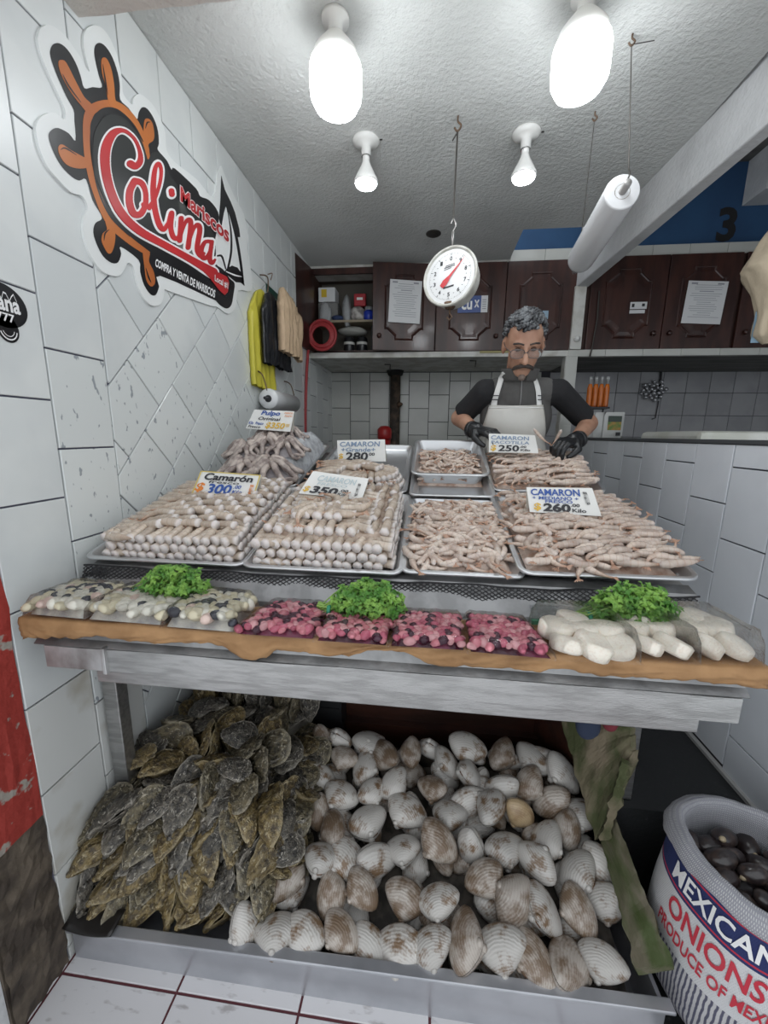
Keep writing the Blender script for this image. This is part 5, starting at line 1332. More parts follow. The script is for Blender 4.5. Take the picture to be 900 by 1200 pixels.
for i in range(50):
    p = net_pt(R.uniform(0, .045), R.uniform(0, .05)); mb.tube([p, p + V((R.uniform(-.02, .012), -.004, -R.uniform(.01, .03)))], .0012, 4)
mb.tube([net_pt(i / 80, 0) for i in range(81)], .0025, 5)
single(mb, 'fishing_net', M_NET, 'black knotted net draped along the steel riser under the trays', 'net')

# ================================================================== brown paper along the counter edge
M_KRAFT = mat('brown_kraft_paper', (.38, .215, .095), .75, col2=(.27, .145, .06), nscale=9, bump=.55, bscale=13, bdist=.02, world=True)
def kraft(u, v):
    x = -.972 + 1.655 * u
    nz = noise.noise(V((x * 7, v * 2, 2)))
    hang = .026 + .014 * noise.noise(V((x * 5, 0, 3))) + .010 * noise.noise(V((x * 15, 0, 3))) + .005 * noise.noise(V((x * 50, 0, 3)))
    if -.46 < x < -.33: hang += .026 * math.sin((x + .46) / .13 * PI)
    if -.16 < x < .0: hang -= .030 * math.sin((x + .16) / .16 * PI)
    if x < -.85: hang += .018 * (-.85 - x) / .12
    hang = max(hang, .004)
    cr = abs(noise.noise(V((x * 11 + v * 3, v * 3, 5)))) + .5 * abs(noise.noise(V((x * 27 - v * 5, v * 6, 8))))
    if v < .5:
        t = v / .5; return V((x, .93 - .138 * t, .684 + .004 * nz + .004 * cr))
    t = (v - .5) / .5
    return V((x, .792 - .016 * cr * math.sin(min(1, t * 1.3) * PI * .6) - .004 * math.sin(t * PI) + .006 * t, .684 + .004 * cr * (1 - t) - (hang + .012) * t))
mb = MB().grid(kraft, 190, 22)
single(mb, 'kraft_paper', M_KRAFT, 'crumpled brown paper hanging over the counter edge under the seafood bags', 'paper', solid=.0012, smooth=True)

# ================================================================== sealed bags of seafood along the edge
M_BAGF = film_mat('sealed_bag_film', (1, 1, 1), .008, 30, rough=.10, haze=.0)
DZ = .688
def pack(quad, h, label, group, name, seed, lift=.008):
    q = [V((p[0], p[1], DZ)) for p in quad]           # front-left, front-right, back-right, back-left
    o = thing(name, label, 'packet', sum(q, V()) / 4, group)
    def S(u, v, z): 
        p = (q[0] * (1 - u) + q[1] * u) * (1 - v) + (q[3] * (1 - u) + q[2] * u) * v
        return V((p.x, p.y, DZ + z + .10 * max(0, 0)))
    mb = MB()
    def top(u, v):
        e = min(u, v, 1 - u, 1 - v); k = min(1, e / .09) ** .5
        uu, vv = (u - .5) * 1.07 + .5, (v - .5) * 1.12 + .5
        return S(uu, vv, .004 + (h + lift) * k + .003 * noise.noise(V((u * 9 + seed, v * 9, 0))) * (1 if e > .02 else .6))
    mb.grid(top, 34, 22)
    mb.build('clear_film', M_BAGF, o, smooth=True)
    return o, S
def chunks(o, S, h, n, mats, name, size, flat, seed, layers=2):
    r = random.Random(seed)
    protos = []
    for k in range(4):
        mb = MB().ball((0, 0, 0), (1, .74, flat), 8, 6)
        for p in mb.v: p *= 1 + .20 * noise.noise(p * 1.3 + V((k * 5, seed, 0)))
        protos.append(mb)
    cache = {}
    for i in range(n):
        u = .025 + .95 * ((i * .61803 + r.uniform(-.03, .03)) % 1); v = .03 + .94 * (i + .5) / n
        e = min(u, v, 1 - u, 1 - v); k = min(1, (e + .06) / .14) ** .6
        m = r.choice(mats); key = (r.randrange(4), m.name)
        if key not in cache: cache[key] = protos[key[0]].mesh(name, m, True)
        c = bpy.data.objects.new(name, cache[key]); COL.objects.link(c)
        s = size * r.uniform(.75, 1.25)
        c.parent = o
        p = S(u, v, max(.006, h * k - s * flat * .55 + r.uniform(-.002, .001)))
        c.matrix_local = Matrix.Translation(p - o.location) @ Euler((r.uniform(-.35, .35), r.uniform(-.35, .35), r.uniform(0, 6.28))).to_matrix().to_4x4() @ Matrix.Diagonal((s, s, s, 1))
def slab(o, S, h, m, name):
    def f(u, v):
        e = min(u, v, 1 - u, 1 - v); k = min(1, e / .10) ** .5
        return S(.02 + .96 * u, .03 + .94 * v, .002 + (h * .66) * k)
    MB().grid(f, 16, 12).build(name, m, o, smooth=True, kind='stuff')
GW = 'clear bags of white clam meat'
M_CM = [mat('clam_meat_white', (.62, .60, .52), .3, rand=.1), mat('clam_meat_cream', (.58, .53, .38), .3, rand=.1), mat('clam_meat_pink', (.60, .46, .40), .3, rand=.1), mat('clam_meat_dark', (.035, .038, .05), .25)]
cm = [M_CM[0]] * 5 + [M_CM[1]] * 4 + [M_CM[2]] + [M_CM[3]] * 3
mjuice = mat('bag_liquid', (.52, .50, .44), .3, col2=(.30, .29, .28), nscale=25)
for i, (q, lb) in enumerate(((((-.955, .800), (-.80, .795), (-.79, .925), (-.945, .93)), 'clear bag of white clam meat at the tiled wall end of the counter'),
                             (((-.795, .795), (-.595, .790), (-.60, .93), (-.785, .925)), 'clear bag of white clam meat with the herb bunch resting behind it'),
                             (((-.59, .785), (-.42, .782), (-.425, .91), (-.59, .93)), 'clear bag of white clam meat next to the pink packs'))):
    o, S = pack(q, .040, lb, GW, 'seafood_bag', i)
    slab(o, S, .040, mjuice, 'liquid')
    chunks(o, S, .042, 74, cm, 'clam_meat', .0185, .66, 10 + i)
GP = 'flat sealed packs of pink octopus pieces'
M_OP = [mat('octopus_pink', (.62, .22, .26), .25, rand=.15), mat('octopus_pale_pink', (.70, .36, .38), .25, rand=.12), mat('octopus_rose', (.50, .12, .18), .25, rand=.15), mat('octopus_purple', (.055, .012, .03), .25)]
op = [M_OP[0]] * 5 + [M_OP[1]] * 4 + [M_OP[2]] * 3 + [M_OP[3]] * 4
mj2 = mat('purple_liquid', (.16, .03, .065), .25, col2=(.05, .008, .02), nscale=30, lo=.42, hi=.55)
for i, (q, lb) in enumerate(((((-.415, .775), (-.236, .775), (-.24, .925), (-.385, .925)), 'pink octopus pack next to the white clam meat bags'),
                             (((-.230, .770), (-.075, .770), (-.075, .91), (-.225, .91)), 'second pink octopus pack, partly under the middle herb bunch'),
                             (((-.070, .770), (.088, .772), (.088, .915), (-.065, .91)), 'third pink octopus pack, right after the middle herb bunch'),
                             (((.096, .768), (.262, .762), (.235, .912), (.100, .918)), 'pink octopus pack next to the white scallops'))):
    o, S = pack(q, .020, lb, GP, 'octopus_pack', 20 + i)
    slab(o, S, .020, mj2, 'liquid')
    chunks(o, S, .023, 105, op, 'octopus_piece', .0128, .58, 30 + i)
GS = 'sealed packs of large white scallops'
M_SC = mat('scallop_white', (.74, .69, .60), .3, col2=(.66, .56, .46), nscale=7, lo=.5, hi=.75, rand=.05, sss=.15, bump=.15, bscale=20)
def scallop_mesh(k):
    mb = MB().lathe([(0, -.5), (.8, -.5), (.98, -.36), (1.0, 0), (.98, .36), (.8, .5), (0, .54)], 18)
    for p in mb.v: p *= 1 + .10 * noise.noise(p * .9 + V((k * 7, 0, 0)))
    return mb.mesh('scallop', M_SC, True)
SCM = [scallop_mesh(k) for k in range(4)]
for i, (q, n, lb) in enumerate(((((.265, .765), (.425, .770), (.415, .905), (.250, .905)), 7, 'sealed pack of white scallops next to the pink packs'),
                                (((.428, .782), (.545, .788), (.530, .925), (.42, .915)), 5, 'sealed pack of white scallops in the middle of the scallops'),
                                (((.550, .792), (.668, .800), (.650, .945), (.540, .935)), 6, 'sealed pack of white scallops at the partition end of the counter'))):
    o, S = pack(q, .048, lb, GS, 'scallop_pack', 50 + i, .022)
    r = random.Random(60 + i)
    rows = {7: [(.20, .18), (.52, .18), (.83, .20), (.18, .52), (.50, .52), (.82, .55), (.5, .84)], 5: [(.26, .20), (.72, .20), (.25, .58), (.72, .58), (.5, .86)], 6: [(.26, .2), (.75, .2), (.24, .56), (.72, .58), (.28, .88), (.74, .88)]}[n]
    for j, (u, v) in enumerate(rows):
        c = bpy.data.objects.new('scallop', SCM[r.randrange(4)]); COL.objects.link(c); c.parent = o
        up = v > .4
        sz = .0355 * r.uniform(.9, 1.1)
        p = S(u, v, .020 + (.012 if up else .004))
        c.matrix_local = Matrix.Translation(p - o.location) @ Euler((r.uniform(-.25, .35) + (.5 if not up else .1), r.uniform(-.2, .2), r.uniform(0, 6))).to_matrix().to_4x4() @ Matrix.Diagonal((sz, sz, sz * .92, 1))
M_GRN = mat('green_tape', (.02, .24, .13), .4)
single(MB().box(.255, .43, .912, .922, .690, .702).box(.43, .655, .928, .938, .690, .702), 'green_strip', M_GRN, 'green plastic strip behind the white scallops', 'strip', bevel=.002)
single(MB().grid(lambda u, v: V((.26 + .40 * u, .93 + .035 * v, .695 + .025 * v + .006 * noise.noise(V((u * 30, v * 4, 3))))), 50, 5), 'clear_wrap', film_mat('clear_wrap_film', (.95, .96, .97), .08, 60, haze=.15), 'crumpled clear wrap behind the green strip', 'wrap', smooth=True)

# ================================================================== bunches of parsley
M_LEAF = mat('parsley_leaf', (.055, .18, .018), .5, col2=(.20, .38, .06), nscale=34, lo=.40, hi=.62, rand=0)
M_STEM = mat('parsley_stem', (.22, .36, .08), .5)
def bunch(c, ln, hh, dp, tail, label, seed):
    r = random.Random(seed)
    o = thing('parsley_bunch', label, 'herbs', c, 'bunches of parsley on the counter')
    c = V(c); mb = MB()
    for i in range(470):
        while True:
            x, y, z = r.uniform(-1, 1), r.uniform(-1, 1), r.uniform(-.2, 1)
            if x * x + y * y + z * z < 1 and x * x + y * y + z * z > .25: break
        p = c + V((x * ln / 2, y * dp / 2, .012 + (z + .2) * hh / 1.2))
        nrm = V((x * .6 + r.uniform(-.6, .6), y - .5 + r.uniform(-.6, .6), z + .5 + r.uniform(-.5, .5))).normalized()
        t = nrm.orthogonal().normalized(); t.rotate(Matrix.Rotation(r.uniform(0, 6.28), 3, nrm)); b = nrm.cross(t)
        s = r.uniform(.009, .0175)
        for k in range(3):                             # three lobed leaflets
            a = (k - 1) * 1.25
            d = t * math.cos(a) + b * math.sin(a); e = nrm.cross(d)
            q0 = p + d * s * .15
            mb.add([q0, p + d * s * .55 + e * s * .42 + nrm * s * .12, p + d * s * .75 + e * s * .20, p + d * s * 1.15 - nrm * s * .15, p + d * s * .75 - e * s * .20, p + d * s * .55 - e * s * .42 + nrm * s * .12],
                   [(0, 1, 2), (0, 2, 3), (0, 3, 4), (0, 4, 5)])
    mb.build('leaves', M_LEAF, o, kind='stuff')
    mb = MB()
    for i in range(26):
        q = c + V((r.uniform(-.3, .3) * ln, r.uniform(-.3, .3) * dp, .02 + r.uniform(0, .6) * hh))
        e = c + V((tail * ln * .62, -.1 * dp + r.uniform(-.012, .012), .018 + r.uniform(-.008, .012)))
        mb.tube([q, (q + e) / 2 + V((0, 0, .008)), e], .0016, 5)
    for i in range(14):                                # stalk ends, cut
        e = c + V((tail * ln * .5, -.1 * dp + r.uniform(-.010, .010), .018 + r.uniform(-.008, .012)))
        mb.tube([e, e + V((tail * .03, 0, r.uniform(-.004, .008)))], .0022, 5)
    mb.build('stems', M_STEM, o)
    e = c + V((tail * ln * .5, -.1 * dp, .019))
    MB().lathe([(.017, -.004), (.018, 0), (.017, .004)], 14, Matrix.Translation(e) @ Matrix.Rotation(PI / 2, 4, 'Y')).build('rubber_band', M_GRN, o)
bunch((-.640, .905, .700), .195, .085, .10, -1, 'parsley bunch lying on the clam meat bags at the tiled wall end', 1)
bunch((-.135, .895, .690), .185, .085, .10, -1, 'parsley bunch in the middle of the counter on the pink packs', 2)
bunch((.478, .915, .700), .200, .095, .10, -1, 'parsley bunch behind the white scallops', 3)
MB_t = MB().tube([(-.155, .90, .765), (-.15, .895, .80), (-.152, .89, .822)], .0016, 5)
# ================================================================== under the counter: shell bin
CX0, CX1, CYF, CYB = -1.0, .63, .81, 1.44
M_BIN = mat('bin_steel', (.50, .51, .54), .30, metal=.55, col2=(.40, .41, .44), nscale=5, bump=.05, bscale=20)
binn = thing('shell_bin', 'long low stainless steel bin under the counter holding oysters and clams', 'bin', (-.19, 1.1, ZF))
mb = MB()
mb.hexa([V((CX0, CYF, ZF)), V((CX1, CYF, ZF)), V((CX1, CYF + .01, ZF)), V((CX0, CYF + .01, ZF)), V((CX0, CYF, -.295)), V((CX1, CYF, -.245)), V((CX1, CYF + .01, -.245)), V((CX0, CYF + .01, -.295))])
mb.build('front_panel', M_BIN, binn)
mb = MB(); mb.hexa([V((CX0, CYF - .018, -.299)), V((CX1 + .012, CYF - .018, -.249)), V((CX1 + .012, CYF + .012, -.249)), V((CX0, CYF + .012, -.299)), V((CX0, CYF - .018, -.289)), V((CX1 + .012, CYF - .018, -.239)), V((CX1 + .012, CYF + .012, -.239)), V((CX0, CYF + .012, -.289))])
mb.build('front_rim', M_BIN, binn, bevel=.003)
MB().box(CX1 - .01, CX1, CYF + .01, CYB, ZF, -.26).build('side_panel', M_BIN, binn)
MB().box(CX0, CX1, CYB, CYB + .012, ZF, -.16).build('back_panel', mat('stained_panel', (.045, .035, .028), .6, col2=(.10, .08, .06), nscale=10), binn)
MB().box(CX0, CX1 - .01, CYF + .01, CYB, ZF, ZF + .02).build('bottom', M_BIN, binn)
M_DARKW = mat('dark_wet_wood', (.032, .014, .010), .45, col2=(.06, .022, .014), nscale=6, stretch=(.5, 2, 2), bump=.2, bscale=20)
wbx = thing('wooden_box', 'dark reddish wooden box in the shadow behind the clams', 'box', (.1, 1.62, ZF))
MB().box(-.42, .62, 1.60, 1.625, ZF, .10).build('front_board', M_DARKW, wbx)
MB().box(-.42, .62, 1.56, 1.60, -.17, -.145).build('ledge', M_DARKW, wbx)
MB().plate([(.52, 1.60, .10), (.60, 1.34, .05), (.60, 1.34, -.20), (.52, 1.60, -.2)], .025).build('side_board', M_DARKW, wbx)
# black crate behind the oysters
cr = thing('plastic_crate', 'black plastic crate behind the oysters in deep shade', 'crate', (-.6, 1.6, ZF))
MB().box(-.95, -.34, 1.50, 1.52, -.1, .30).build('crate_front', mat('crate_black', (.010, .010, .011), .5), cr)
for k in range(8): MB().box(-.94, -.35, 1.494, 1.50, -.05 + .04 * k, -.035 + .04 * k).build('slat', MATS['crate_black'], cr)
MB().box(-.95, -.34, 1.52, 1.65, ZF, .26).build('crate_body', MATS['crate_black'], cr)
# dark tray lip under the oysters at the wall end
single(MB().grid(lambda u, v: V((-1.0 + .15 * u, .785 + .06 * v, -.272 + .012 * (2 * u - 1) ** 2 - .010 * (1 - v))), 12, 4), 'black_tray', mat('black_tray_plastic', (.014, .012, .011), .35), 'black plastic tray edge sticking out under the oysters by the red post', 'tray', solid=.006, smooth=True)

# ------------------------------------------------------------------ clams
def clam_mat(name, white, brown, lo, hi):
    m = bpy.data.materials.new(name); m.use_nodes = True
    nt = m.node_tree; N = nt.nodes; L = nt.links; b = N['Principled BSDF']
    b.inputs['Roughness'].default_value = .33; b.inputs['Coat Weight'].default_value = .25; b.inputs['Coat Roughness'].default_value = .15
    tc = N.new('ShaderNodeTexCoord'); oi = N.new('ShaderNodeObjectInfo')
    mu = N.new('ShaderNodeMath'); mu.operation = 'MULTIPLY'; mu.inputs[1].default_value = 20; L.new(oi.outputs['Random'], mu.inputs[0])
    av = N.new('ShaderNodeVectorMath'); av.operation = 'ADD'; L.new(tc.outputs['Object'], av.inputs[0]); L.new(mu.outputs[0], av.inputs[1])
    # growth rings round the beak at (0, .35, 0)
    mp = N.new('ShaderNodeMapping'); mp.inputs['Location'].default_value = (0, -.40, 0); L.new(tc.outputs['Object'], mp.inputs['Vector'])
    wv = N.new('ShaderNodeTexWave'); wv.wave_type = 'RINGS'; wv.rings_direction = 'SPHERICAL'; wv.inputs['Scale'].default_value = 7.5; wv.inputs['Distortion'].default_value = 3.0; wv.inputs['Detail'].default_value = 3; wv.inputs['Detail Scale'].default_value = 1.2
    L.new(mp.outputs[0], wv.inputs['Vector'])
    nz = N.new('ShaderNodeTexNoise'); nz.inputs['Scale'].default_value = 2.6; nz.inputs['Detail'].default_value = 5; nz.inputs['Roughness'].default_value = .62; L.new(av.outputs[0], nz.inputs['Vector'])
    ad = N.new('ShaderNodeMath'); ad.operation = 'MULTIPLY_ADD'; ad.inputs[1].default_value = .035; L.new(wv.outputs['Fac'], ad.inputs[0]); L.new(nz.outputs['Fac'], ad.inputs[2])
    mr = N.new('ShaderNodeMapRange'); mr.inputs[1].default_value = lo; mr.inputs[2].default_value = hi; L.new(ad.outputs[0], mr.inputs[0])
    mx = N.new('ShaderNodeMix'); mx.data_type = 'RGBA'; mx.inputs[6].default_value = (*white, 1); mx.inputs[7].default_value = (*brown, 1); L.new(mr.outputs[0], mx.inputs[0])
    r2 = N.new('ShaderNodeMapRange'); r2.inputs[1].default_value = .62; r2.inputs[2].default_value = .95; r2.inputs[3].default_value = 1; r2.inputs[4].default_value = .93; L.new(wv.outputs['Fac'], r2.inputs[0])
    r3 = N.new('ShaderNodeMapRange'); r3.inputs[3].default_value = .80; r3.inputs[4].default_value = 1.08; L.new(oi.outputs['Random'], r3.inputs[0])
    m3 = N.new('ShaderNodeMath'); m3.operation = 'MULTIPLY'; L.new(r2.outputs[0], m3.inputs[0]); L.new(r3.outputs[0], m3.inputs[1])
    hs = N.new('ShaderNodeHueSaturation'); L.new(mx.outputs[2], hs.inputs['Color']); L.new(m3.outputs[0], hs.inputs['Value']); L.new(hs.outputs[0], b.inputs['Base Color'])
    bp = N.new('ShaderNodeBump'); bp.inputs['Strength'].default_value = .16; bp.inputs['Distance'].default_value = .006; L.new(wv.outputs['Fac'], bp.inputs['Height']); L.new(bp.outputs[0], b.inputs['Normal'])
    return m
M_CLAM = [clam_mat('clam_white', (.55, .525, .49), (.20, .125, .07), .53, .66), clam_mat('clam_brown', (.47, .42, .37), (.19, .13, .085), .42, .60), clam_mat('clam_tan', (.50, .37, .22), (.33, .22, .12), .45, .65)]
M_LIG = mat('clam_hinge', (.12, .06, .03), .5)
def clam_mesh(k, m):
    """two swollen valves, rounded-triangular, beak at +y, seam in the z = 0 plane; about 1 wide"""
    rr = random.Random(k); mb = MB(); n, rg = 26, 7
    w, sk = rr.uniform(.95, 1.08), rr.uniform(-.08, .08)
    def outline(a):
        x, y = math.sin(a), math.cos(a)
        if y > 0: return V((w * .52 * x * (1 - .42 * y) + sk * y, .42 * y ** .85, 0))
        return V((w * .52 * x * (1 - .04 * y * y), .34 * y * (1 - .06 * x * x), 0))
    for sg in (1, -1):
        H = .27 * rr.uniform(.95, 1.08); vs = []
        beak = V((sk, .30, 0))
        for j in range(rg + 1):
            t = j / rg                                   # 0 at the rim, 1 at the top of the swelling
            q = math.sin(t * PI / 2)
            for i in range(n):
                o = outline(2 * PI * i / n); c = V((sk * .7, .10, 0))
                p = o.lerp(c, 1 - math.cos(t * PI / 2) if t < 1 else 1)
                p.z = sg * (H * q * (1 + .10 * p.y) + .006)
                if p.y > .22: p.y += .05 * q * (p.y - .22) / .2
                vs.append(p)
        fs = [(j * n + i, j * n + (i + 1) % n, (j + 1) * n + (i + 1) % n, (j + 1) * n + i) for j in range(rg) for i in range(n)]
        mb.add(vs, fs)
        b = V((sk, .395, sg * .085)); mb.ball(b, (.085, .07, .09), 8, 6)
    return mb.mesh('clam', m, True)
CLAMS = {0: [clam_mesh(k, M_CLAM[0]) for k in range(3)], 1: [clam_mesh(k + 5, M_CLAM[1]) for k in range(3)], 2: [clam_mesh(9, M_CLAM[2])]}
def hinge_mesh():
    return MB().tube([(-.12, .372, 0), (0, .395, 0), (.14, .36, 0)], [.015, .03, .012], 6).mesh('hinge', M_LIG, True)
HINGE = hinge_mesh()
def clam(x, y, z, s, rot, kind, label, group='clams in the steel bin'):
    o = bpy.data.objects.new('clam', R.choice(CLAMS[kind])); COL.objects.link(o)
    o.matrix_world = Matrix.Translation((x, y, z)) @ rot.to_matrix().to_4x4() @ Matrix.Diagonal((s, s, s, 1))
    props(o, label, 'clam', group)
    h = bpy.data.objects.new('hinge', HINGE); COL.objects.link(h); h.parent = o
    return o
def pile_z(x, y):
    t = (y - .86) / .55
    return -.262 + .17 * max(0, min(1, t)) ** .8 + .02 * math.sin(x * 5)
rc = random.Random(4)
spots = [(-.475 + .0885 * i + rc.uniform(-.008, .008), .862 + rc.uniform(-.006, .012)) for i in range(12)]
for it in range(9000):
    x, y = rc.uniform(-.47, .60), rc.uniform(.850, 1.40)
    xr = .575 + .10 * (y - .85) / .4
    if x > xr - .02 or x < -.50 + .10 * max(0, 1.3 - y): continue
    if all((x - a) ** 2 + ((y - b) * .95) ** 2 > .079 ** 2 for a, b in spots): spots.append((x, y))
tan_i = min(range(len(spots)), key=lambda i: (spots[i][0] - .35) ** 2 + (spots[i][1] - 1.12) ** 2)
rows_ = {}
for i, (x, y) in enumerate(spots): rows_.setdefault(int((y - .85) / .085), []).append((x, i))
place_of = {i: (ORD[k], ORD[min(n, 19)]) for k, q in rows_.items() for n, (x, i) in enumerate(sorted(q))}
for lay in (0, 1):
    for i, (x, y) in enumerate(spots):
        if lay == 0: 
            x, y = x + rc.uniform(-.04, .04), y + rc.uniform(-.02, .05)
            if y > 1.38 or y < .865 or x > .57: continue
        z = pile_z(x, y) - (.065 if lay == 0 else 0) + rc.uniform(-.015, .018)
        s = rc.uniform(.112, .145) * (1.0 if lay else .95)
        # face: flat side up and towards the customer; beak turned down the slope or sideways
        M = Matrix.Rotation(rc.uniform(-.55, .30), 3, 'X') @ Matrix.Rotation(rc.gauss(0, .38), 3, 'Y') @ Matrix.Rotation(rc.gauss(PI, 1.0), 3, 'Z')
        M = Matrix.Rotation(.55, 3, 'X') @ M
        if rc.random() < .16: M = Matrix.Rotation(.9, 3, 'X') @ M
        k = 0 if rc.random() < .66 else 1
        g = 'whitish clams in the steel bin' if k == 0 else 'brownish clams in the steel bin'
        w = 'whitish clam with brown patches' if k == 0 else 'brownish clam'
        rw, nt_ = place_of[i]
        lb = '%s, %s from the oysters, %s row from the bin edge' % (w, nt_, rw) if lay else w + ' wedged underneath the top layer of clams in the bin'
        if lay == 1 and i == tan_i: k, lb, g = 2, 'tan ridged clam without white patches, in the middle of the clams', None
        o = clam(x, y, z, s, M.to_quaternion(), k, lb, g or '')
        if g is None and 'group' in o.keys(): del o['group']
for q_, (x, y, z, s) in enumerate(((.20, 1.40, -.10, .12), (.33, 1.38, -.10, .12), (-.2, 1.40, -.11, .12), (-.33, 1.40, -.10, .12), (.05, 1.41, -.12, .12), (.47, 1.40, -.09, .12))):
    clam(x, y, z, s, Euler((1.0 + rc.uniform(-.3, .3), rc.uniform(-.3, .3), PI + rc.uniform(-.5, .5))).to_quaternion(), 0, 'whitish clam tipped up against the back board, %s of six there' % ORD[q_], 'whitish clams in the steel bin')

# ------------------------------------------------------------------ oysters
def oyster_mat(name, a, c, d):
    m = mat(name, a, .42, col2=c, nscale=9, lo=.38, hi=.62, rand=.28, bump=.8, bscale=26, detail=8, coat=.2)
    nt = m.node_tree; N, L = nt.nodes, nt.links; b = N['Principled BSDF']; src = b.inputs['Base Color'].links[0].from_socket
    tc = N.new('ShaderNodeTexCoord'); nz = N.new('ShaderNodeTexNoise'); nz.inputs['Scale'].default_value = 5; nz.inputs['Detail'].default_value = 6; nz.inputs['Distortion'].default_value = 2.5
    mp = N.new('ShaderNodeMapping'); mp.inputs['Scale'].default_value = (1.0, 1.0, 2.2); L.new(tc.outputs['Object'], mp.inputs[0]); L.new(mp.outputs[0], nz.inputs['Vector'])
    mr = N.new('ShaderNodeMapRange'); mr.inputs[1].default_value = .57; mr.inputs[2].default_value = .68; mr.inputs[4].default_value = .85; L.new(nz.outputs['Fac'], mr.inputs[0])
    x = N.new('ShaderNodeMix'); x.data_type = 'RGBA'; x.inputs[7].default_value = (*d, 1); L.new(mr.outputs[0], x.inputs[0]); L.new(src, x.inputs[6])
    at = N.new('ShaderNodeAttribute'); at.attribute_name = 'along'
    r4 = N.new('ShaderNodeMapRange'); r4.inputs[1].default_value = .13; r4.inputs[2].default_value = .0; r4.inputs[4].default_value = .42; L.new(at.outputs['Fac'], r4.inputs[0])
    y = N.new('ShaderNodeMix'); y.data_type = 'RGBA'; y.inputs[7].default_value = (d[0] * 1.1, d[1] * 1.1, d[2] * 1.1, 1); L.new(r4.outputs[0], y.inputs[0]); L.new(x.outputs[2], y.inputs[6]); L.new(y.outputs[2], b.inputs['Base Color'])
    return m
M_OY = [oyster_mat('oyster_olive', (.17, .14, .08), (.05, .042, .028), (.50, .45, .34)), oyster_mat('oyster_ochre', (.24, .175, .07), (.07, .05, .026), (.52, .44, .28)), oyster_mat('oyster_grey', (.15, .133, .105), (.042, .038, .033), (.52, .48, .41))]
def oyster_mesh(k, m):
    """long tear-shaped shell, hinge at -x, ruffled layered valves; about 1 long"""
    rr = random.Random(k * 3 + 1); mb = MB(); n, rg = 30, 7
    bend = rr.uniform(-.18, .18); wd = rr.uniform(.31, .41)
    def outl(a):
        x = -math.cos(a) * .5
        t = x + .5
        w = wd * (.46 + .72 * t ** .8 - .22 * t ** 6) * math.copysign(abs(math.sin(a)) ** .8, math.sin(a))
        return V((x, w + bend * (t - .5) ** 2 * 1.6, 0))
    for sg, H in ((1, rr.uniform(.08, .14)), (-1, rr.uniform(.17, .25))):
        vs = []
        for j in range(rg + 1):
            t = j / rg
            for i in range(n):
                o = outl(2 * PI * i / n); c = V((-.08, bend * .02, 0))
                p = o.lerp(c, t)
                fr = .075 * (1 - t) * noise.noise(V((o.x * 5, o.y * 9, k * 3.1 + sg)))
                step = .024 * (math.sin(t * 19 + 2.5 * noise.noise(V((o.x * 4, o.y * 6, k)))))
                z = sg * (H * math.sin(min(1, t * 1.25) * PI / 2) + step) + fr + .06 * math.sin(p.x * 3 + k) * .6
                p = p + V((0, 0, z)) + V((.02 * noise.noise(V((p.x * 8, p.y * 8, k))), .025 * noise.noise(V((p.y * 9, p.x * 9, k + 4))), 0))
                vs.append(p); mb.t.append(t)
        mb.add(vs, [(j * n + i, j * n + (i + 1) % n, (j + 1) * n + (i + 1) % n, (j + 1) * n + i) for j in range(rg) for i in range(n)])
    mb.ball((-.47, bend * .35, -.02), (.07, .06, .06), 8, 6); mb.t += [.5] * (len(mb.v) - len(mb.t))
    return mb.mesh('oyster', m, True)
OYS = [oyster_mesh(k, M_OY[k % 3]) for k in range(9)]
def oyster(x, y, z, s, yaw, pitch, roll, lb, k=None):
    me = OYS[rc.randrange(9) if k is None else k]
    o = bpy.data.objects.new('oyster', me); COL.objects.link(o)
    o.matrix_world = Matrix.Translation((x, y, z)) @ (Matrix.Rotation(yaw, 4, 'Z') @ Matrix.Rotation(pitch, 4, 'Y') @ Matrix.Rotation(roll, 4, 'X')) @ Matrix.Diagonal((s, s, s, 1))
    return props(o, lb, 'oyster')
def oy_top(x, y):
    t = max(0, min(1, (y - .84) / .22)); e = max(0, min(1, (-.40 - x) / .16))
    return (-.27 + .30 * t ** .7 + .06 * max(0, (y - 1.0)) ) * (1) - .17 * (1 - e) * t
noy = 0
def place(x, y, z, s, yaw, pitch, roll, lb, g):
    global noy
    o = oyster(x, y, z, s, yaw, pitch, roll, lb); o['group'] = g; noy += 1
LF, GF = 'oyster in the front stacks, hinge end towards the bin edge', 'oysters in the front stacks of the bin'
LT, GT = 'oyster on the upper slope of the heap', 'oysters on the upper slope of the heap'
LB, GB = 'oyster standing on edge at the back of the heap', 'oysters standing at the back of the heap'
for c in range(10):                                       # leaning stacks along the front
    x0 = -.985 + .058 * c
    for k in range(6 if c < 7 else 5):
        z = -.272 + .050 * k + rc.uniform(-.008, .008)
        y = (.885 if c < 4 else .905) + (.012 if c < 5 else .022) * k + rc.uniform(-.02, .02)
        place(x0 + rc.uniform(-.014, .014) + (.018 if k % 2 else 0), y, z, rc.uniform(.135, .18), PI / 2 + rc.gauss(0, .38) - .35 * (c < 4), -.38 + rc.uniform(-.25, .2), rc.gauss(0, .85) + (PI if rc.random() < .4 else 0),
              'oyster, %s from the bottom in the %s front stack from the tiled wall' % (ORD[k], ORD[c]), GF)
so = []
for it in range(6000):
    x, y = rc.uniform(-.97, -.40), rc.uniform(1.03, 1.44)
    if x > -.44 + .05 * (1.4 - y): continue
    if all((x - a) ** 2 + (y - b) ** 2 > .066 ** 2 for a, b in so): so.append((x, y))
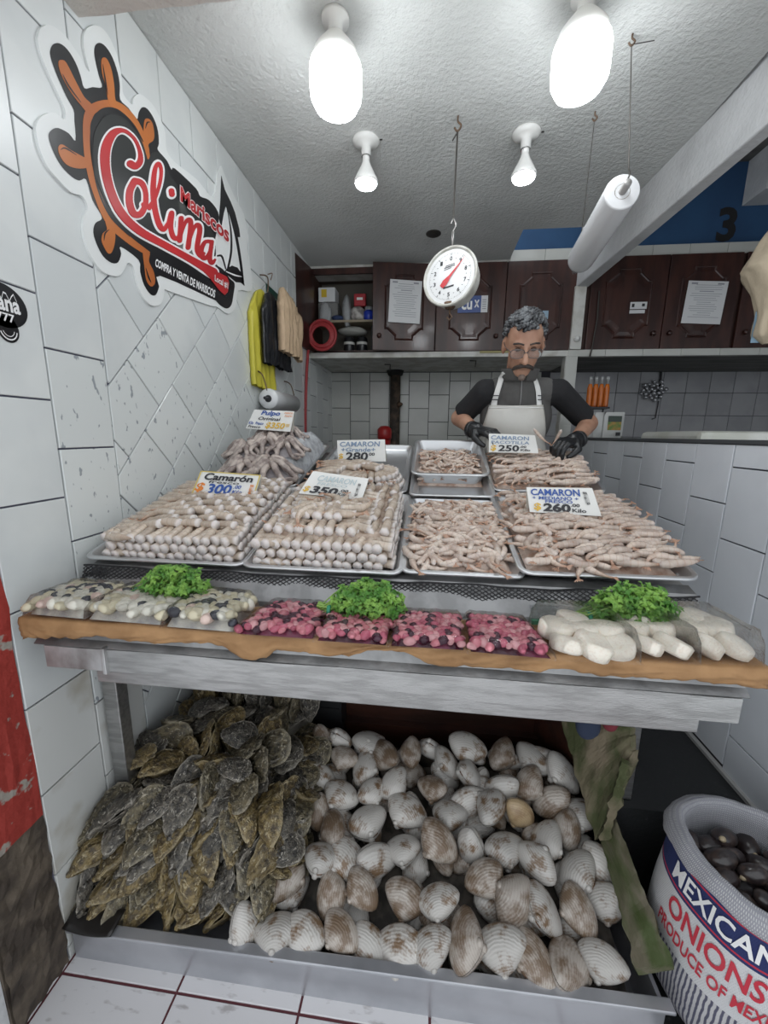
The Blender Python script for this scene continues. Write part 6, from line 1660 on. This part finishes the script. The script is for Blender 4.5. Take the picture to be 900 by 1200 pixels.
for qi, (x, y) in enumerate(so):
    zz = oy_top(x, y)
    for lay in (0, 1):
        z = zz - .055 * lay + rc.uniform(-.012, .015)
        if y > 1.33 and lay == 0: continue
        place(x, y, z, rc.uniform(.125, .17), rc.gauss(.4, 1.0) if rc.random() < .65 else rc.uniform(0, 6.28), rc.uniform(-.6, .2), rc.gauss(.3, .6), ('oyster lying on the upper slope of the heap, ' + ('close to the tiled wall' if x < -.8 else 'midway along it' if x < -.6 else 'on the side facing the clams')) if lay == 0 else 'oyster half buried in the upper slope of the heap', GT)
for i in range(9):                                       # back row on edge
    x = -.92 + .058 * i
    place(x, 1.40 + rc.uniform(-.02, .02), .075 + rc.uniform(-.012, .015) - .006 * i, rc.uniform(.13, .155), PI / 2 + rc.uniform(-.4, .4), -1.15 + rc.uniform(-.2, .2), rc.uniform(-.6, .6) + PI / 2 * (i % 2), 'oyster standing on edge, %s from the tiled wall in the back row' % ORD[i], GB)
for i in range(16):                                      # flank towards the clams
    y = .98 + .027 * i
    for k in range(3):
        place(-.43 + rc.uniform(-.03, .02), y + rc.uniform(-.01, .01), -.26 + .058 * k + .05 * min(1, (y - .98) / .3), rc.uniform(.13, .16), rc.uniform(-.4, .4) + PI * .1, .15, rc.gauss(0, .5), 'oyster on the flank of the heap facing the clams', 'oysters on the flank facing the clams')
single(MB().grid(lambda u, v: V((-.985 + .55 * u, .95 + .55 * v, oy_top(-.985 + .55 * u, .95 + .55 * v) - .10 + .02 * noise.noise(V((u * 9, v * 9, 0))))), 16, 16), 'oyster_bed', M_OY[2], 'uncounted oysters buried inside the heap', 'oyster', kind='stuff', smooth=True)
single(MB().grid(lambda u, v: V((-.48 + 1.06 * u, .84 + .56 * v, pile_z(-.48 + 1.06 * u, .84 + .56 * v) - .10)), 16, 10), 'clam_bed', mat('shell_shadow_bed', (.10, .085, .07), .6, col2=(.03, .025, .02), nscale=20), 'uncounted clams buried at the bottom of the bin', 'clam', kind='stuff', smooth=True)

# ------------------------------------------------------------------ boards, rag
M_MOSS = mat('mossy_plank', (.15, .13, .09), .7, col2=(.055, .078, .02), nscale=9, lo=.40, hi=.62, stretch=(2, .5, 2), bump=.6, bscale=28, world=True, detail=8)
M_OLDW = mat('weathered_board', (.20, .165, .11), .8, col2=(.06, .07, .025), nscale=9, lo=.42, hi=.62, stretch=(1.2, 1.2, .6), bump=.8, bscale=30, world=True, detail=8)
def rough_board(quad, t, m, name, label, nu=8, nv=24, amp=.006, seed=0):
    q = [V(p) for p in quad]; n = (q[1] - q[0]).cross(q[3] - q[0]).normalized(); mb = MB()
    def f(u, v, d):
        e = (q[1] - q[0]).normalized() * (amp * 2 * noise.noise(V((v * 9, seed, 0))) * (1 if u > .5 else -1) * (abs(u - .5) > .49))
        p = (q[0] * (1 - u) + q[1] * u) * (1 - v) + (q[3] * (1 - u) + q[2] * u) * v
        return p + e + n * (d + amp * noise.noise(V((u * 3, v * 7, seed + d))))
    a, b = MB().grid(lambda u, v: f(u, v, 0), nu, nv), MB().grid(lambda u, v: f(u, v, -t), nu, nv)
    mb.add(a.v, a.f); mb.add(b.v, b.f); k = len(a.v); w = nu + 1
    edge = [i for i in range(nu)] + [nu + j * w for j in range(nv)] + [nv * w + nu - i for i in range(nu)] + [(nv - j) * w for j in range(nv)]
    mb.f += [(edge[i], edge[(i + 1) % len(edge)], edge[(i + 1) % len(edge)] + k, edge[i] + k) for i in range(len(edge))]
    return single(mb, name, m, label, 'board')
rough_board([atY(745, 1135, .835), atY(787, 1128, .835), atY(718, 950, 1.12), atY(704, 985, 1.12)], .03, M_MOSS, 'mossy_plank', 'long green mossy plank along the clams beside the onion sack', seed=1)
rough_board([atY(697, 985, 1.12), atY(742, 893, 1.09), atY(735, 838, 1.10), atY(655, 835, 1.32)], .025, M_OLDW, 'weathered_board', 'weathered board leaning under the counter end, above the mossy plank', seed=2, amp=.010)
rough_board([atY(703, 985, 1.10), atY(713, 985, 1.09), atY(742, 900, 1.06), atY(728, 893, 1.07)], .018, M_OLDW, 'split_stick', 'split wooden stick in front of the weathered board', seed=5, nu=3, amp=.008)
rp = atY(695, 850, 1.08)
bag_lump(tuple(rp + V((-.012, 0, .0))), (.035, .02, .045), mat('navy_rag', (.02, .03, .06), .9), 'blue_rag', 'dark blue rag stuffed above the weathered board', 'rag', 6)
bag_lump(tuple(rp + V((.045, 0, .02))), (.022, .02, .032), mat('red_rag', (.16, .02, .03), .9), 'red_rag', 'dark red rag beside the blue one above the weathered board', 'rag', 7)

# ================================================================== onion sack with dark clams
SK = thing('mesh_sack', 'white woven mesh sack with blue and red print, full of dark clams', 'sack', (.842, .94, ZF + .007))
bx_, by_, bz_ = .842, .94, ZF + .007
SH = .525
def sack_mat():
    m = bpy.data.materials.new('woven_sack'); m.use_nodes = True
    nt = m.node_tree; N = nt.nodes; L = nt.links; b = N['Principled BSDF']; b.inputs['Roughness'].default_value = .75
    tc = N.new('ShaderNodeUVMap')
    sp = N.new('ShaderNodeSeparateXYZ'); L.new(tc.outputs[0], sp.inputs[0])
    def band(lo, hi):
        a = N.new('ShaderNodeMath'); a.operation = 'GREATER_THAN'; a.inputs[1].default_value = lo; L.new(sp.outputs[1], a.inputs[0])
        c = N.new('ShaderNodeMath'); c.operation = 'LESS_THAN'; c.inputs[1].default_value = hi; L.new(sp.outputs[1], c.inputs[0])
        d = N.new('ShaderNodeMath'); d.operation = 'MULTIPLY'; L.new(a.outputs[0], d.inputs[0]); L.new(c.outputs[0], d.inputs[1]); return d.outputs[0]
    def weave(fu, fv, lo, hi):
        mp = N.new('ShaderNodeMapping'); mp.inputs['Scale'].default_value = (fu, fv, 1); L.new(tc.outputs[0], mp.inputs['Vector'])
        nz = N.new('ShaderNodeTexNoise'); nz.inputs['Scale'].default_value = 1; nz.inputs['Detail'].default_value = 1; L.new(mp.outputs[0], nz.inputs['Vector'])
        mr = N.new('ShaderNodeMapRange'); mr.inputs[1].default_value = lo; mr.inputs[2].default_value = hi; L.new(nz.outputs[0], mr.inputs[0]); return mr.outputs[0]
    br = N.new('ShaderNodeTexBrick'); br.inputs['Scale'].default_value = 1; br.inputs['Mortar Size'].default_value = .22; br.inputs['Mortar Smooth'].default_value = .3
    br.inputs['Brick Width'].default_value = .55; br.inputs['Row Height'].default_value = 1.0
    mp = N.new('ShaderNodeMapping'); mp.inputs['Scale'].default_value = (150, 78, 1); L.new(tc.outputs[0], mp.inputs['Vector']); L.new(mp.outputs[0], br.inputs['Vector'])
    br.inputs['Color1'].default_value = (.66, .66, .66, 1); br.inputs['Color2'].default_value = (.56, .56, .57, 1); br.inputs['Mortar'].default_value = (.30, .30, .33, 1)
    st = N.new('ShaderNodeMix'); st.data_type = 'RGBA'; st.inputs[6].default_value = (.10, .10, .15, 1); st.inputs[7].default_value = (.58, .57, .58, 1)
    wv = N.new('ShaderNodeTexWave'); wv.bands_direction = 'X'; wv.inputs['Scale'].default_value = 26; wv.inputs['Distortion'].default_value = 1.4; wv.inputs['Detail'].default_value = 1
    mp2 = N.new('ShaderNodeMapping'); mp2.inputs['Scale'].default_value = (1.3, .9, 1); L.new(tc.outputs[0], mp2.inputs['Vector']); L.new(mp2.outputs[0], wv.inputs['Vector'])
    r = N.new('ShaderNodeMapRange'); r.inputs[1].default_value = .25; r.inputs[2].default_value = .6; L.new(wv.outputs['Fac'], r.inputs[0]); L.new(r.outputs[0], st.inputs[0])
    cur = br.outputs['Color']
    def over(fac, col, src=None):
        nonlocal cur
        x = N.new('ShaderNodeMix'); x.data_type = 'RGBA'; L.new(fac, x.inputs[0]); L.new(cur, x.inputs[6])
        if src: L.new(src, x.inputs[7])
        else: x.inputs[7].default_value = (*col, 1)
        cur = x.outputs[2]
    over(band(-1, .46), None, st.outputs[2])
    over(band(.46, .79), (.66, .66, .67))
    over(band(.79, 1.1), (.018, .03, .125))
    over(band(.805, .815), (.5, .03, .06)); over(band(.955, .965), (.5, .03, .06))
    L.new(cur, b.inputs['Base Color'])
    bp = N.new('ShaderNodeBump'); bp.inputs['Strength'].default_value = .6; bp.inputs['Distance'].default_value = .004; L.new(br.outputs['Fac'], bp.inputs['Height']); bp.invert = True
    L.new(bp.outputs[0], b.inputs['Normal'])
    return m
def sack_r(h):      # radius against height share
    prof = [(0, .10), (.03, .140), (.15, .172), (.35, .185), (.6, .182), (.8, .176), (1.0, .168), (1.06, .160)]
    for (a, r0), (b, r1) in zip(prof, prof[1:]):
        if h <= b: t = (h - a) / (b - a); return r0 + (r1 - r0) * t
    return prof[-1][1]
TILT = lambda h: V((-.015 * h, -.055 * h, 0))
def sack_pt(a, h, g=0.0):
    r = sack_r(h) * (1 + .025 * math.sin(a * 3 + 1) + .02 * noise.noise(V((math.cos(a) * 2, math.sin(a) * 2, h * 3)))) + g
    lift = SH * h + .035 * h * math.sin(a + 2.5) * 0
    return V((bx_, by_, bz_)) + TILT(h) + V((r * math.cos(a) * .98, r * math.sin(a), lift))
rows, nu = [i / 26 * 1.06 for i in range(27)], 72
mb = MB(); uv = []
for h in rows:
    for i in range(nu + 1): mb.v.append(sack_pt(2 * PI * i / nu, h)); uv.append((i / nu, h))
w = nu + 1
mb.f = [(j * w + i, j * w + i + 1, (j + 1) * w + i + 1, (j + 1) * w + i) for j in range(len(rows) - 1) for i in range(nu)]
k0 = len(mb.v)
# rolled collar: outside fold hanging over the print, then over the rim and inside
col = [(.975, .012), (.985, .018), (1.01, .021), (1.04, .018), (1.06, .008), (1.07, -.004), (1.05, -.018), (.99, -.026), (.90, -.03), (.82, -.032)]
for hh, g in col:
    for i in range(nu + 1):
        a = 2 * PI * i / nu
        wob = .035 * math.sin(a * 2 + .6) + .012 * math.sin(a * 9)
        h2 = hh + (wob * .6 if hh < .99 else wob * .2)
        p = sack_pt(a, min(h2, 1.06), g + .004 * noise.noise(V((a * 6, hh * 20, 2)))); p.z = bz_ + SH * h2
        mb.v.append(p); uv.append((i / nu, 1.3 + (hh - .8)))
mb.f += [(k0 + j * w + i, k0 + j * w + i + 1, k0 + (j + 1) * w + i + 1, k0 + (j + 1) * w + i) for j in range(len(col) - 1) for i in range(nu)]
me = bpy.data.meshes.new('woven_bag'); me.from_pydata([tuple(p) for p in mb.v], [], mb.f)
ul = me.uv_layers.new(name='weave')
for lp in me.loops: ul.data[lp.index].uv = uv[lp.vertex_index]
me.polygons.foreach_set('use_smooth', [True] * len(me.polygons)); me.materials.append(sack_mat())
o = bpy.data.objects.new('woven_bag', me); COL.objects.link(o); o.parent = SK; o.matrix_parent_inverse = SK.matrix_basis.inverted()
def on_sack(a0): return lambda x, y: sack_pt(a0 + x, y, .0022)
mb = MB(); write(mb, 'MEXICAN', on_sack(PI * .97), 0, .835, 1.28, .105, bold=.02); mb.build('white_letters', M_WH, SK)
mb = MB(); write(mb, 'ONIONS', on_sack(PI * .98), .06, .64, 1.16, .125, bold=.02); write(mb, 'PRODUCE OF MEXICO', on_sack(PI * .96), .02, .52, 1.6, .08, bold=.02)
mb.build('red_letters', mat('print_red', (.55, .035, .06), .6), SK)
M_DC = mat('dark_clam', (.028, .020, .020), .28, col2=(.075, .05, .04), nscale=3, lo=.5, hi=.7, coat=.4, rand=.3, bump=.1, bscale=8)
M_FOOT = mat('clam_foot', (.42, .34, .22), .35, rand=.2)
def dark_clam_mesh(k):
    mb = MB().ball((0, 0, 0), (.5, .34, .27), 16, 10)
    for p in mb.v: p *= 1 + .12 * noise.noise(p * 2 + V((k * 4, 0, 0))) - .10 * max(0, p.x)
    return mb.mesh('dark_clam', M_DC, True)
DCM = [dark_clam_mesh(k) for k in range(3)]
FT = MB().ball((.36, .12, .05), (.15, .10, .09), 8, 6).mesh('pale_foot', M_FOOT, True)
sp = []
for it in range(4000):
    a, r = rc.uniform(0, 2 * PI), .125 * math.sqrt(rc.random())
    x, y = r * math.cos(a), r * math.sin(a)
    if all((x - p) ** 2 + (y - q) ** 2 > .040 ** 2 for p, q in sp): sp.append((x, y))
for i, (x, y) in enumerate(sp):
    o = bpy.data.objects.new('dark_clam', DCM[i % 3]); COL.objects.link(o)
    c = V((bx_, by_, bz_)) + TILT(1) + V((x, y, SH * .93 - 1.2 * (x * x + y * y) + rc.uniform(-.01, .01)))
    s = rc.uniform(.066, .082)
    o.matrix_world = TRS(c, (rc.uniform(-.5, .5), rc.uniform(-.5, .5), rc.uniform(0, 6.28)), s)
    props(o, 'blackish clam heaped in the mouth of the woven sack', 'clam', 'blackish clams in the woven sack')
    if rc.random() < .55:
        f = bpy.data.objects.new('pale_foot', FT); COL.objects.link(f); f.parent = o
single(MB().lathe([(0, SH * .86), (.14, SH * .82)], 20, Matrix.Translation(V((bx_, by_, bz_)) + TILT(.9))), 'dark_clam_bed', M_DC, 'uncounted blackish clams deeper in the sack', 'clam', kind='stuff')
# ================================================================== the fishmonger
M_SKIN = mat('skin', (.47, .27, .185), .5, col2=(.40, .21, .14), nscale=14, sss=.12)
M_BLACKT = mat('black_cotton', (.012, .012, .014), .85, bump=.3, bscale=18, world=True, bdist=.015)
M_VEST = mat('charcoal_fleece', (.085, .083, .08), .9, bump=.3, bscale=60, world=True)
M_APRON = mat('white_apron_vinyl', (.62, .61, .57), .45, col2=(.50, .48, .43), nscale=5, bump=.25, bscale=9, world=True, bdist=.02)
M_STRAP = mat('white_strap', (.74, .74, .72), .6)
M_GLOVE = mat('black_nitrile', (.014, .015, .017), .33, bump=.15, bscale=40, world=True)
M_HAIR = mat('grey_hair', (.16, .17, .18), .5, col2=(.035, .036, .04), nscale=30, lo=.42, hi=.6, world=True)
M_DARKHAIR = mat('dark_hair', (.045, .035, .03), .6)
per = thing('person', 'person with grey curly hair, glasses and white apron, sorting shrimp in black gloves', 'person', (.40, 2.06, 0.0))
HC = V((.392, 1.895, 1.518))
MH = Matrix.Translation(HC) @ Matrix.Rotation(math.radians(-4), 4, 'Z') @ Matrix.Rotation(math.radians(31), 4, 'X') @ Matrix.Scale(1.02, 4)
hd = lambda x, y, z: MH @ V((x, y, z))
def cap(mb, p, r, q, s, n=14):
    p, q = V(p), V(q); m = 5
    mb.tube([p.lerp(q, i / m) for i in range(m + 1)], [r + (s - r) * i / m for i in range(m + 1)], n)
    mb.ball(p, r, n, 9); mb.ball(q, s, n, 9); return mb
shL, shR = V((.255, 2.01, 1.335)), V((.588, 2.01, 1.335))
elL, elR = atY(538, 490, 2.13), atY(690, 496, 2.12)
wrL, wrR = atY(557, 504, 1.90), atY(674, 516, 1.86)
haL, haR = atY(574, 507, 1.83), atY(657, 520, 1.80)
neck = V((.402, 1.985, 1.40))
body = MB()
R3 = MH.to_3x3()
def ell(c, r, n=18, m=12): body.ball(hd(*c), r, n, m, M=R3.to_4x4())
ell((0, .012, .035), (.076, .096, .092), 22, 16)           # cranium
ell((0, -.030, -.030), (.062, .062, .078))                # face
ell((0, -.050, -.088), (.036, .034, .030))                # chin
ell((0, -.014, -.068), (.054, .052, .042))                # jaw
for s in (-1, 1):
    ell((s * .038, -.066, -.018), (.024, .020, .022), 12, 8)  # cheekbones
    ell((s * .030, -.078, .032), (.028, .014, .010), 12, 8)   # brow
    ell((s * .080, .012, -.006), (.010, .022, .036), 12, 8)   # ears
    cap(body, hd(s * .078, .008, .018), .006 * 1.03, hd(s * .082, .028, .012), .007, 8)
cap(body, hd(0, -.088, .018), .0095, hd(0, -.114, -.028), .0145)
for s in (-1, 1): ell((s * .012, -.102, -.032), (.0095, .011, .008), 10, 7)
ell((0, -.088, -.060), (.024, .010, .0075), 12, 8)           # lips
cap(body, hd(0, .02, -.05), .058, neck, .062); cap(body, neck, .060, V((.40, 2.03, 1.30)), .085)
body.ball((.41, 2.05, 1.22), (.158, .105, .17), 20, 14); body.ball((.41, 2.06, 1.02), (.150, .110, .18), 20, 14); body.ball((.41, 2.09, .90), (.155, .115, .12), 20, 14)
for sh, el, wr, ha in ((shL, elL, wrL, haL), (shR, elR, wrR, haR)):
    cap(body, V((.41, 2.03, 1.34)), .06, sh, .055); cap(body, sh, .056, el, .042); cap(body, el, .043, wr, .028); cap(body, wr, .026, wr + (ha - wr).normalized() * .03, .022)
for x in (.325, .495):
    cap(body, (x, 2.09, .88), .085, (x, 2.06, .48), .058); cap(body, (x, 2.06, .48), .058, (x, 2.10, .09), .04); cap(body, (x, 2.10, .05), .04, (x, 1.99, .035), .034)
remeshed(body, 'body', M_SKIN, .0065, per, 5)
# eyes looking down, brows, moustache, stubble
mb = MB()
for s in (-1, 1): mb.ball(hd(s * .031, -.079, .012), (.0125, .010, .008), 10, 8, M=R3.to_4x4())
mb.build('eyes', mat('eye', (.10, .06, .045), .3), per, smooth=True)
mb = MB()
for s in (-1, 1): mb.tube(smooth_path([hd(s * .012, -.098, .036), hd(s * .032, -.098, .042), hd(s * .052, -.080, .034)], 4), [.005] * 4 + [.0055] * 4 + [.003], 8, flat=.7)
mb.build('eyebrows', M_DARKHAIR, per, smooth=True)
mb = MB()
for s in (-1, 1): mb.tube(smooth_path([hd(0, -.106, -.046), hd(s * .018, -.104, -.050), hd(s * .036, -.086, -.064), hd(s * .040, -.078, -.074)], 4), [.0085] * 5 + [.008] * 4 + [.006] * 3 + [.003], 8)
mb.build('moustache', M_DARKHAIR, per, smooth=True)
mb = MB(); mb.ball(hd(0, -.082, -.106), (.016, .012, .014), 10, 8, M=R3.to_4x4())
mb.build('chin_beard', mat('greying_beard', (.20, .15, .125), .7), per, smooth=True)
# spectacles
M_FRAME = mat('metal_frame', (.16, .15, .15), .35, metal=.7)
mb = MB()
for s in (-1, 1):
    ring = [hd(s * .034 + .0275 * math.copysign(abs(math.cos(a)) ** .6, math.cos(a)), -.110 + .006 * abs(math.cos(a)), .004 + .018 * math.copysign(abs(math.sin(a)) ** .7, math.sin(a))) for a in [2 * PI * i / 28 for i in range(29)]]
    mb.tube(ring, .0016, 6, caps=False)
    mb.tube([hd(s * .061, -.106, .012), hd(s * .079, -.06, .014), hd(s * .083, .01, .016)], .0016, 6)
mb.tube(smooth_path([hd(-.007, -.110, .008), hd(0, -.114, .011), hd(.007, -.110, .008)], 4), .0016, 6)
gl = mb.build('spectacles', M_FRAME, per, smooth=True)
mb = MB()
for s in (-1, 1):
    mb.add([hd(s * .034, -.109, .004)] + [hd(s * .034 + .026 * math.copysign(abs(math.cos(a)) ** .6, math.cos(a)), -.109, .004 + .017 * math.copysign(abs(math.sin(a)) ** .7, math.sin(a))) for a in [2 * PI * i / 24 for i in range(24)]], [(0, 1 + i, 1 + (i + 1) % 24) for i in range(24)])
mb.build('lenses', film_mat('lens', (.80, .82, .84), .05, 2, .05, haze=.04), gl)
# hair: cap of short curls
mb = MB(); rh = random.Random(8)
for i in range(420):
    a = i * 2.399963; t = 1 - (i + .5) / 420 * 1.28
    r = math.sqrt(max(0, 1 - t * t)); d = V((r * math.cos(a), r * math.sin(a), t))
    if d.y < -.30 and d.z < .50 + .12 * (abs(d.x) > .5): continue
    if d.z < .05 and d.y < .10: continue
    if d.z < -.25 and d.y < .5: continue
    c = V((d.x * .080, .012 + d.y * .100, .038 + d.z * .098))
    big = 1.0 if d.z > .35 else .7
    pts = [hd(*(c + d * (-.006 + .003 * k) + V((.008 * math.cos(k * 1.3 + i), .008 * math.sin(k * 1.3 + i * 2), .004 * math.sin(k * 2 + i))) * big)) for k in range(5)]
    mb.tube(pts, [.007 * big, .0085 * big, .0085 * big, .007 * big, .003], 6)
mb.ball(hd(0, .020, .042), (.078, .094, .086), 18, 12, M=R3.to_4x4())
mb.build('hair', M_HAIR, per, smooth=True)
# clothing
sh = MB()
sh.ball((.41, 2.05, 1.22), (.166, .113, .175), 20, 14); cap(sh, (.402, 2.00, 1.375), .062, (.41, 2.03, 1.30), .09)
for s_, e_ in ((shL, elL), (shR, elR)):
    d = (e_ - s_); hem = s_ + d * .80
    cap(sh, V((.41, 2.03, 1.335)), .064, s_, .059); cap(sh, s_, .060, s_ + d * .5, .056)
    sh.tube([s_ + d * .4, s_ + d * .65, hem, hem + d * .02], [.056, .056, .057, .053], 16)
remeshed(sh, 'tee_shirt', M_BLACKT, .0065, per, 3)
ve = MB()
ve.ball((.41, 2.05, 1.22), (.170, .121, .180), 22, 16); ve.ball((.41, 2.06, 1.02), (.163, .122, .19), 22, 16)
for s_ in (shL, shR): cap(ve, V((.41, 2.03, 1.335)), .072, V((.41, 2.03, 1.335)).lerp(s_, .66), .066)
cap(ve, V((.402, 1.985, 1.415)), .066, (.405, 2.02, 1.31), .105)
vest = remeshed(ve, 'fleece_vest', M_VEST, .0065, per, 3)
def collar(u, v):
    a = -PI / 2 + .16 + (2 * PI - .32) * u
    r = .071 + .012 * v
    c = V((.402, 1.984 + .002, 1.388)) + V((0, -.012, .052)) * v
    return c + V((r * math.cos(a), r * 1.02 * math.sin(a), -.012 * (math.sin(a) < 0) * abs(math.sin(a)) - .006))
MB().grid(collar, 40, 5).build('collar', M_VEST, vest, smooth=True, solid=.006)
from mathutils.bvhtree import BVHTree
tree_ = BVHTree.FromPolygons([v.co.copy() for v in vest.data.vertices], [tuple(p.vertices) for p in vest.data.polygons])
def front_y(x, z):    # surface of the chest
    for dx in (0, -.02, .02, -.04, .04, -.06, .06):
        h = tree_.ray_cast(V((x + dx, 1.5, z)), V((0, 1, 0)))
        if h[0]: return h[0].y
    return 2.03
mb = MB(); zz = [1.27 + .012 * i for i in range(11)]
mb.tube([V((.402, front_y(.402, z) - .003, z)) for z in zz], .0022, 6); mb.build('zip', mat('zip_grey', (.30, .30, .30), .4, metal=.6), vest)
def apron(u, v):
    z = 1.272 - .80 * v
    hw = .118 + .05 * min(1, v * 3.2) + .02 * v
    x = .392 + .006 * v + (2 * u - 1) * hw
    y = front_y(x, max(z, 1.0)) - .007 - .010 * v
    y = min(y, 1.975 + .14 * abs(2 * u - 1) ** 3) if z > 1.0 else 1.935 + .09 * (2 * u - 1) ** 2
    return V((x, y + .004 * math.sin(u * 14 + v * 5) * v, z - (.006 * math.sin(PI * u) if v < .01 else 0)))
ap = MB().grid(apron, 30, 30).build('apron', M_APRON, per, smooth=True, solid=.004)
mb = MB(); mb.tube([apron(i / 24, .012) + V((0, -.003, -.004)) for i in range(25)], .003, 6); mb.build('apron_hem', M_STRAP, ap, smooth=True)
for s in (-1, 1):
    def strap(u, v):
        x = .392 + s * (.100 - .010 * v - .028 * v * v) + (u - .5) * .024
        z = 1.262 + .155 * v
        y = front_y(x, z) - .006
        return V((x, y, z))
    st_ = MB().grid(strap, 4, 16).build('strap', M_STRAP, per, smooth=True, solid=.003)
    p = strap(.5, .26)
    MB().box(p.x - .015, p.x + .015, p.y - .007, p.y - .003, p.z - .010, p.z - .006).box(p.x - .015, p.x + .015, p.y - .007, p.y - .003, p.z + .008, p.z + .012).build('buckle', M_INK, st_)
tr = MB()
for x in (.325, .495): cap(tr, (x, 2.09, .90), .10, (x, 2.07, .48), .072); cap(tr, (x, 2.07, .48), .072, (x, 2.10, .10), .055)
tr.ball((.41, 2.09, .90), (.165, .125, .12), 20, 12)
remeshed(tr, 'trousers', M_BLACKT, .012, per, 2)
for x in (.325, .495):
    MB().ball((x, 2.03, .045), (.05, .13, .045), 14, 8).build('boot', M_INK, per, smooth=True)
# gloves: palm, four bent fingers and a thumb each, with a cuff
def glove(wr, ha, normal, curl, sgn, spread, name):
    d = (ha - wr).normalized(); n = (normal - d * normal.dot(d)).normalized(); s = d.cross(n) * sgn    # s: towards the thumb side
    g = MB()
    cap(g, wr - d * .02, .036, wr + d * .012, .034)
    p0 = wr + d * .012
    for k in (-1.5, -.5, .5, 1.5): cap(g, p0 + s * k * .010, .021, p0 + d * .080 + s * k * .0195, .0150, 10)
    for k, (l, c) in enumerate(((.068, .85), (.080, 1.0), (.075, 1.1), (.058, 1.2))):
        b = p0 + d * .080 + s * (1.5 - k) * .0195; a = 0; prev, r = b, .0128
        for j, f in enumerate((.46, .30, .24)):
            a += curl * c * (.75, .9, .6)[j]
            dd = (d * math.cos(a) + n * math.sin(a) + s * (1.5 - k) * spread * .12).normalized()
            q = prev + dd * l * f; cap(g, prev, r, q, r * .90, 10); prev, r = q, r * .90
    t0 = p0 + d * .018 + s * .030; t1 = t0 + (d * .55 + s * .60 + n * .45).normalized() * .042; t2 = t1 + (d * .85 + s * -.05 + n * .50).normalized() * .032; t3 = t2 + (d * .8 - s * .35 + n * .45).normalized() * .024
    cap(g, t0, .0175, t1, .0150, 10); cap(g, t1, .0150, t2, .0130, 10); cap(g, t2, .0130, t3, .0105, 10)
    o = remeshed(g, name, M_GLOVE, .0032, per, 2)
    MB().tube([wr - d * .034, wr - d * .022, wr - d * .012], [.036, .0385, .037], 18, caps=False).build('cuff', M_GLOVE, o, smooth=True, solid=.002)
    return (t3, prev, d, n, s)
glove(wrL, haL, V((.35, -.2, -1)), .55, -1, .5, 'glove')
gr = glove(wrR, haR, V((-.55, -.30, -.75)), .85, 1, .35, 'glove')
# two shrimp between the fingers of the raised hand
for (px0, py0, y0), (px1, py1, y1), lb in (((626, 503, 1.72), (642, 519, 1.74), 'tan shrimp pinched in the gloved hand, farther from the thumb'), ((657, 505, 1.70), (649, 519, 1.73), 'tan shrimp held upright in the gloved hand, by the thumb')):
    a, b = atY(px0, py0, y0), atY(px1, py1, y1)
    d = (b - a).normalized(); up = d.orthogonal().normalized()
    o = bpy.data.objects.new('shrimp', SHS[3]); COL.objects.link(o)
    o.matrix_world = frame(a - d * .004, d, up, d.cross(up)) @ Matrix.Diagonal(((b - a).length / .105 * 1.25, .7, .7, 1))
    props(o, lb, 'shrimp')
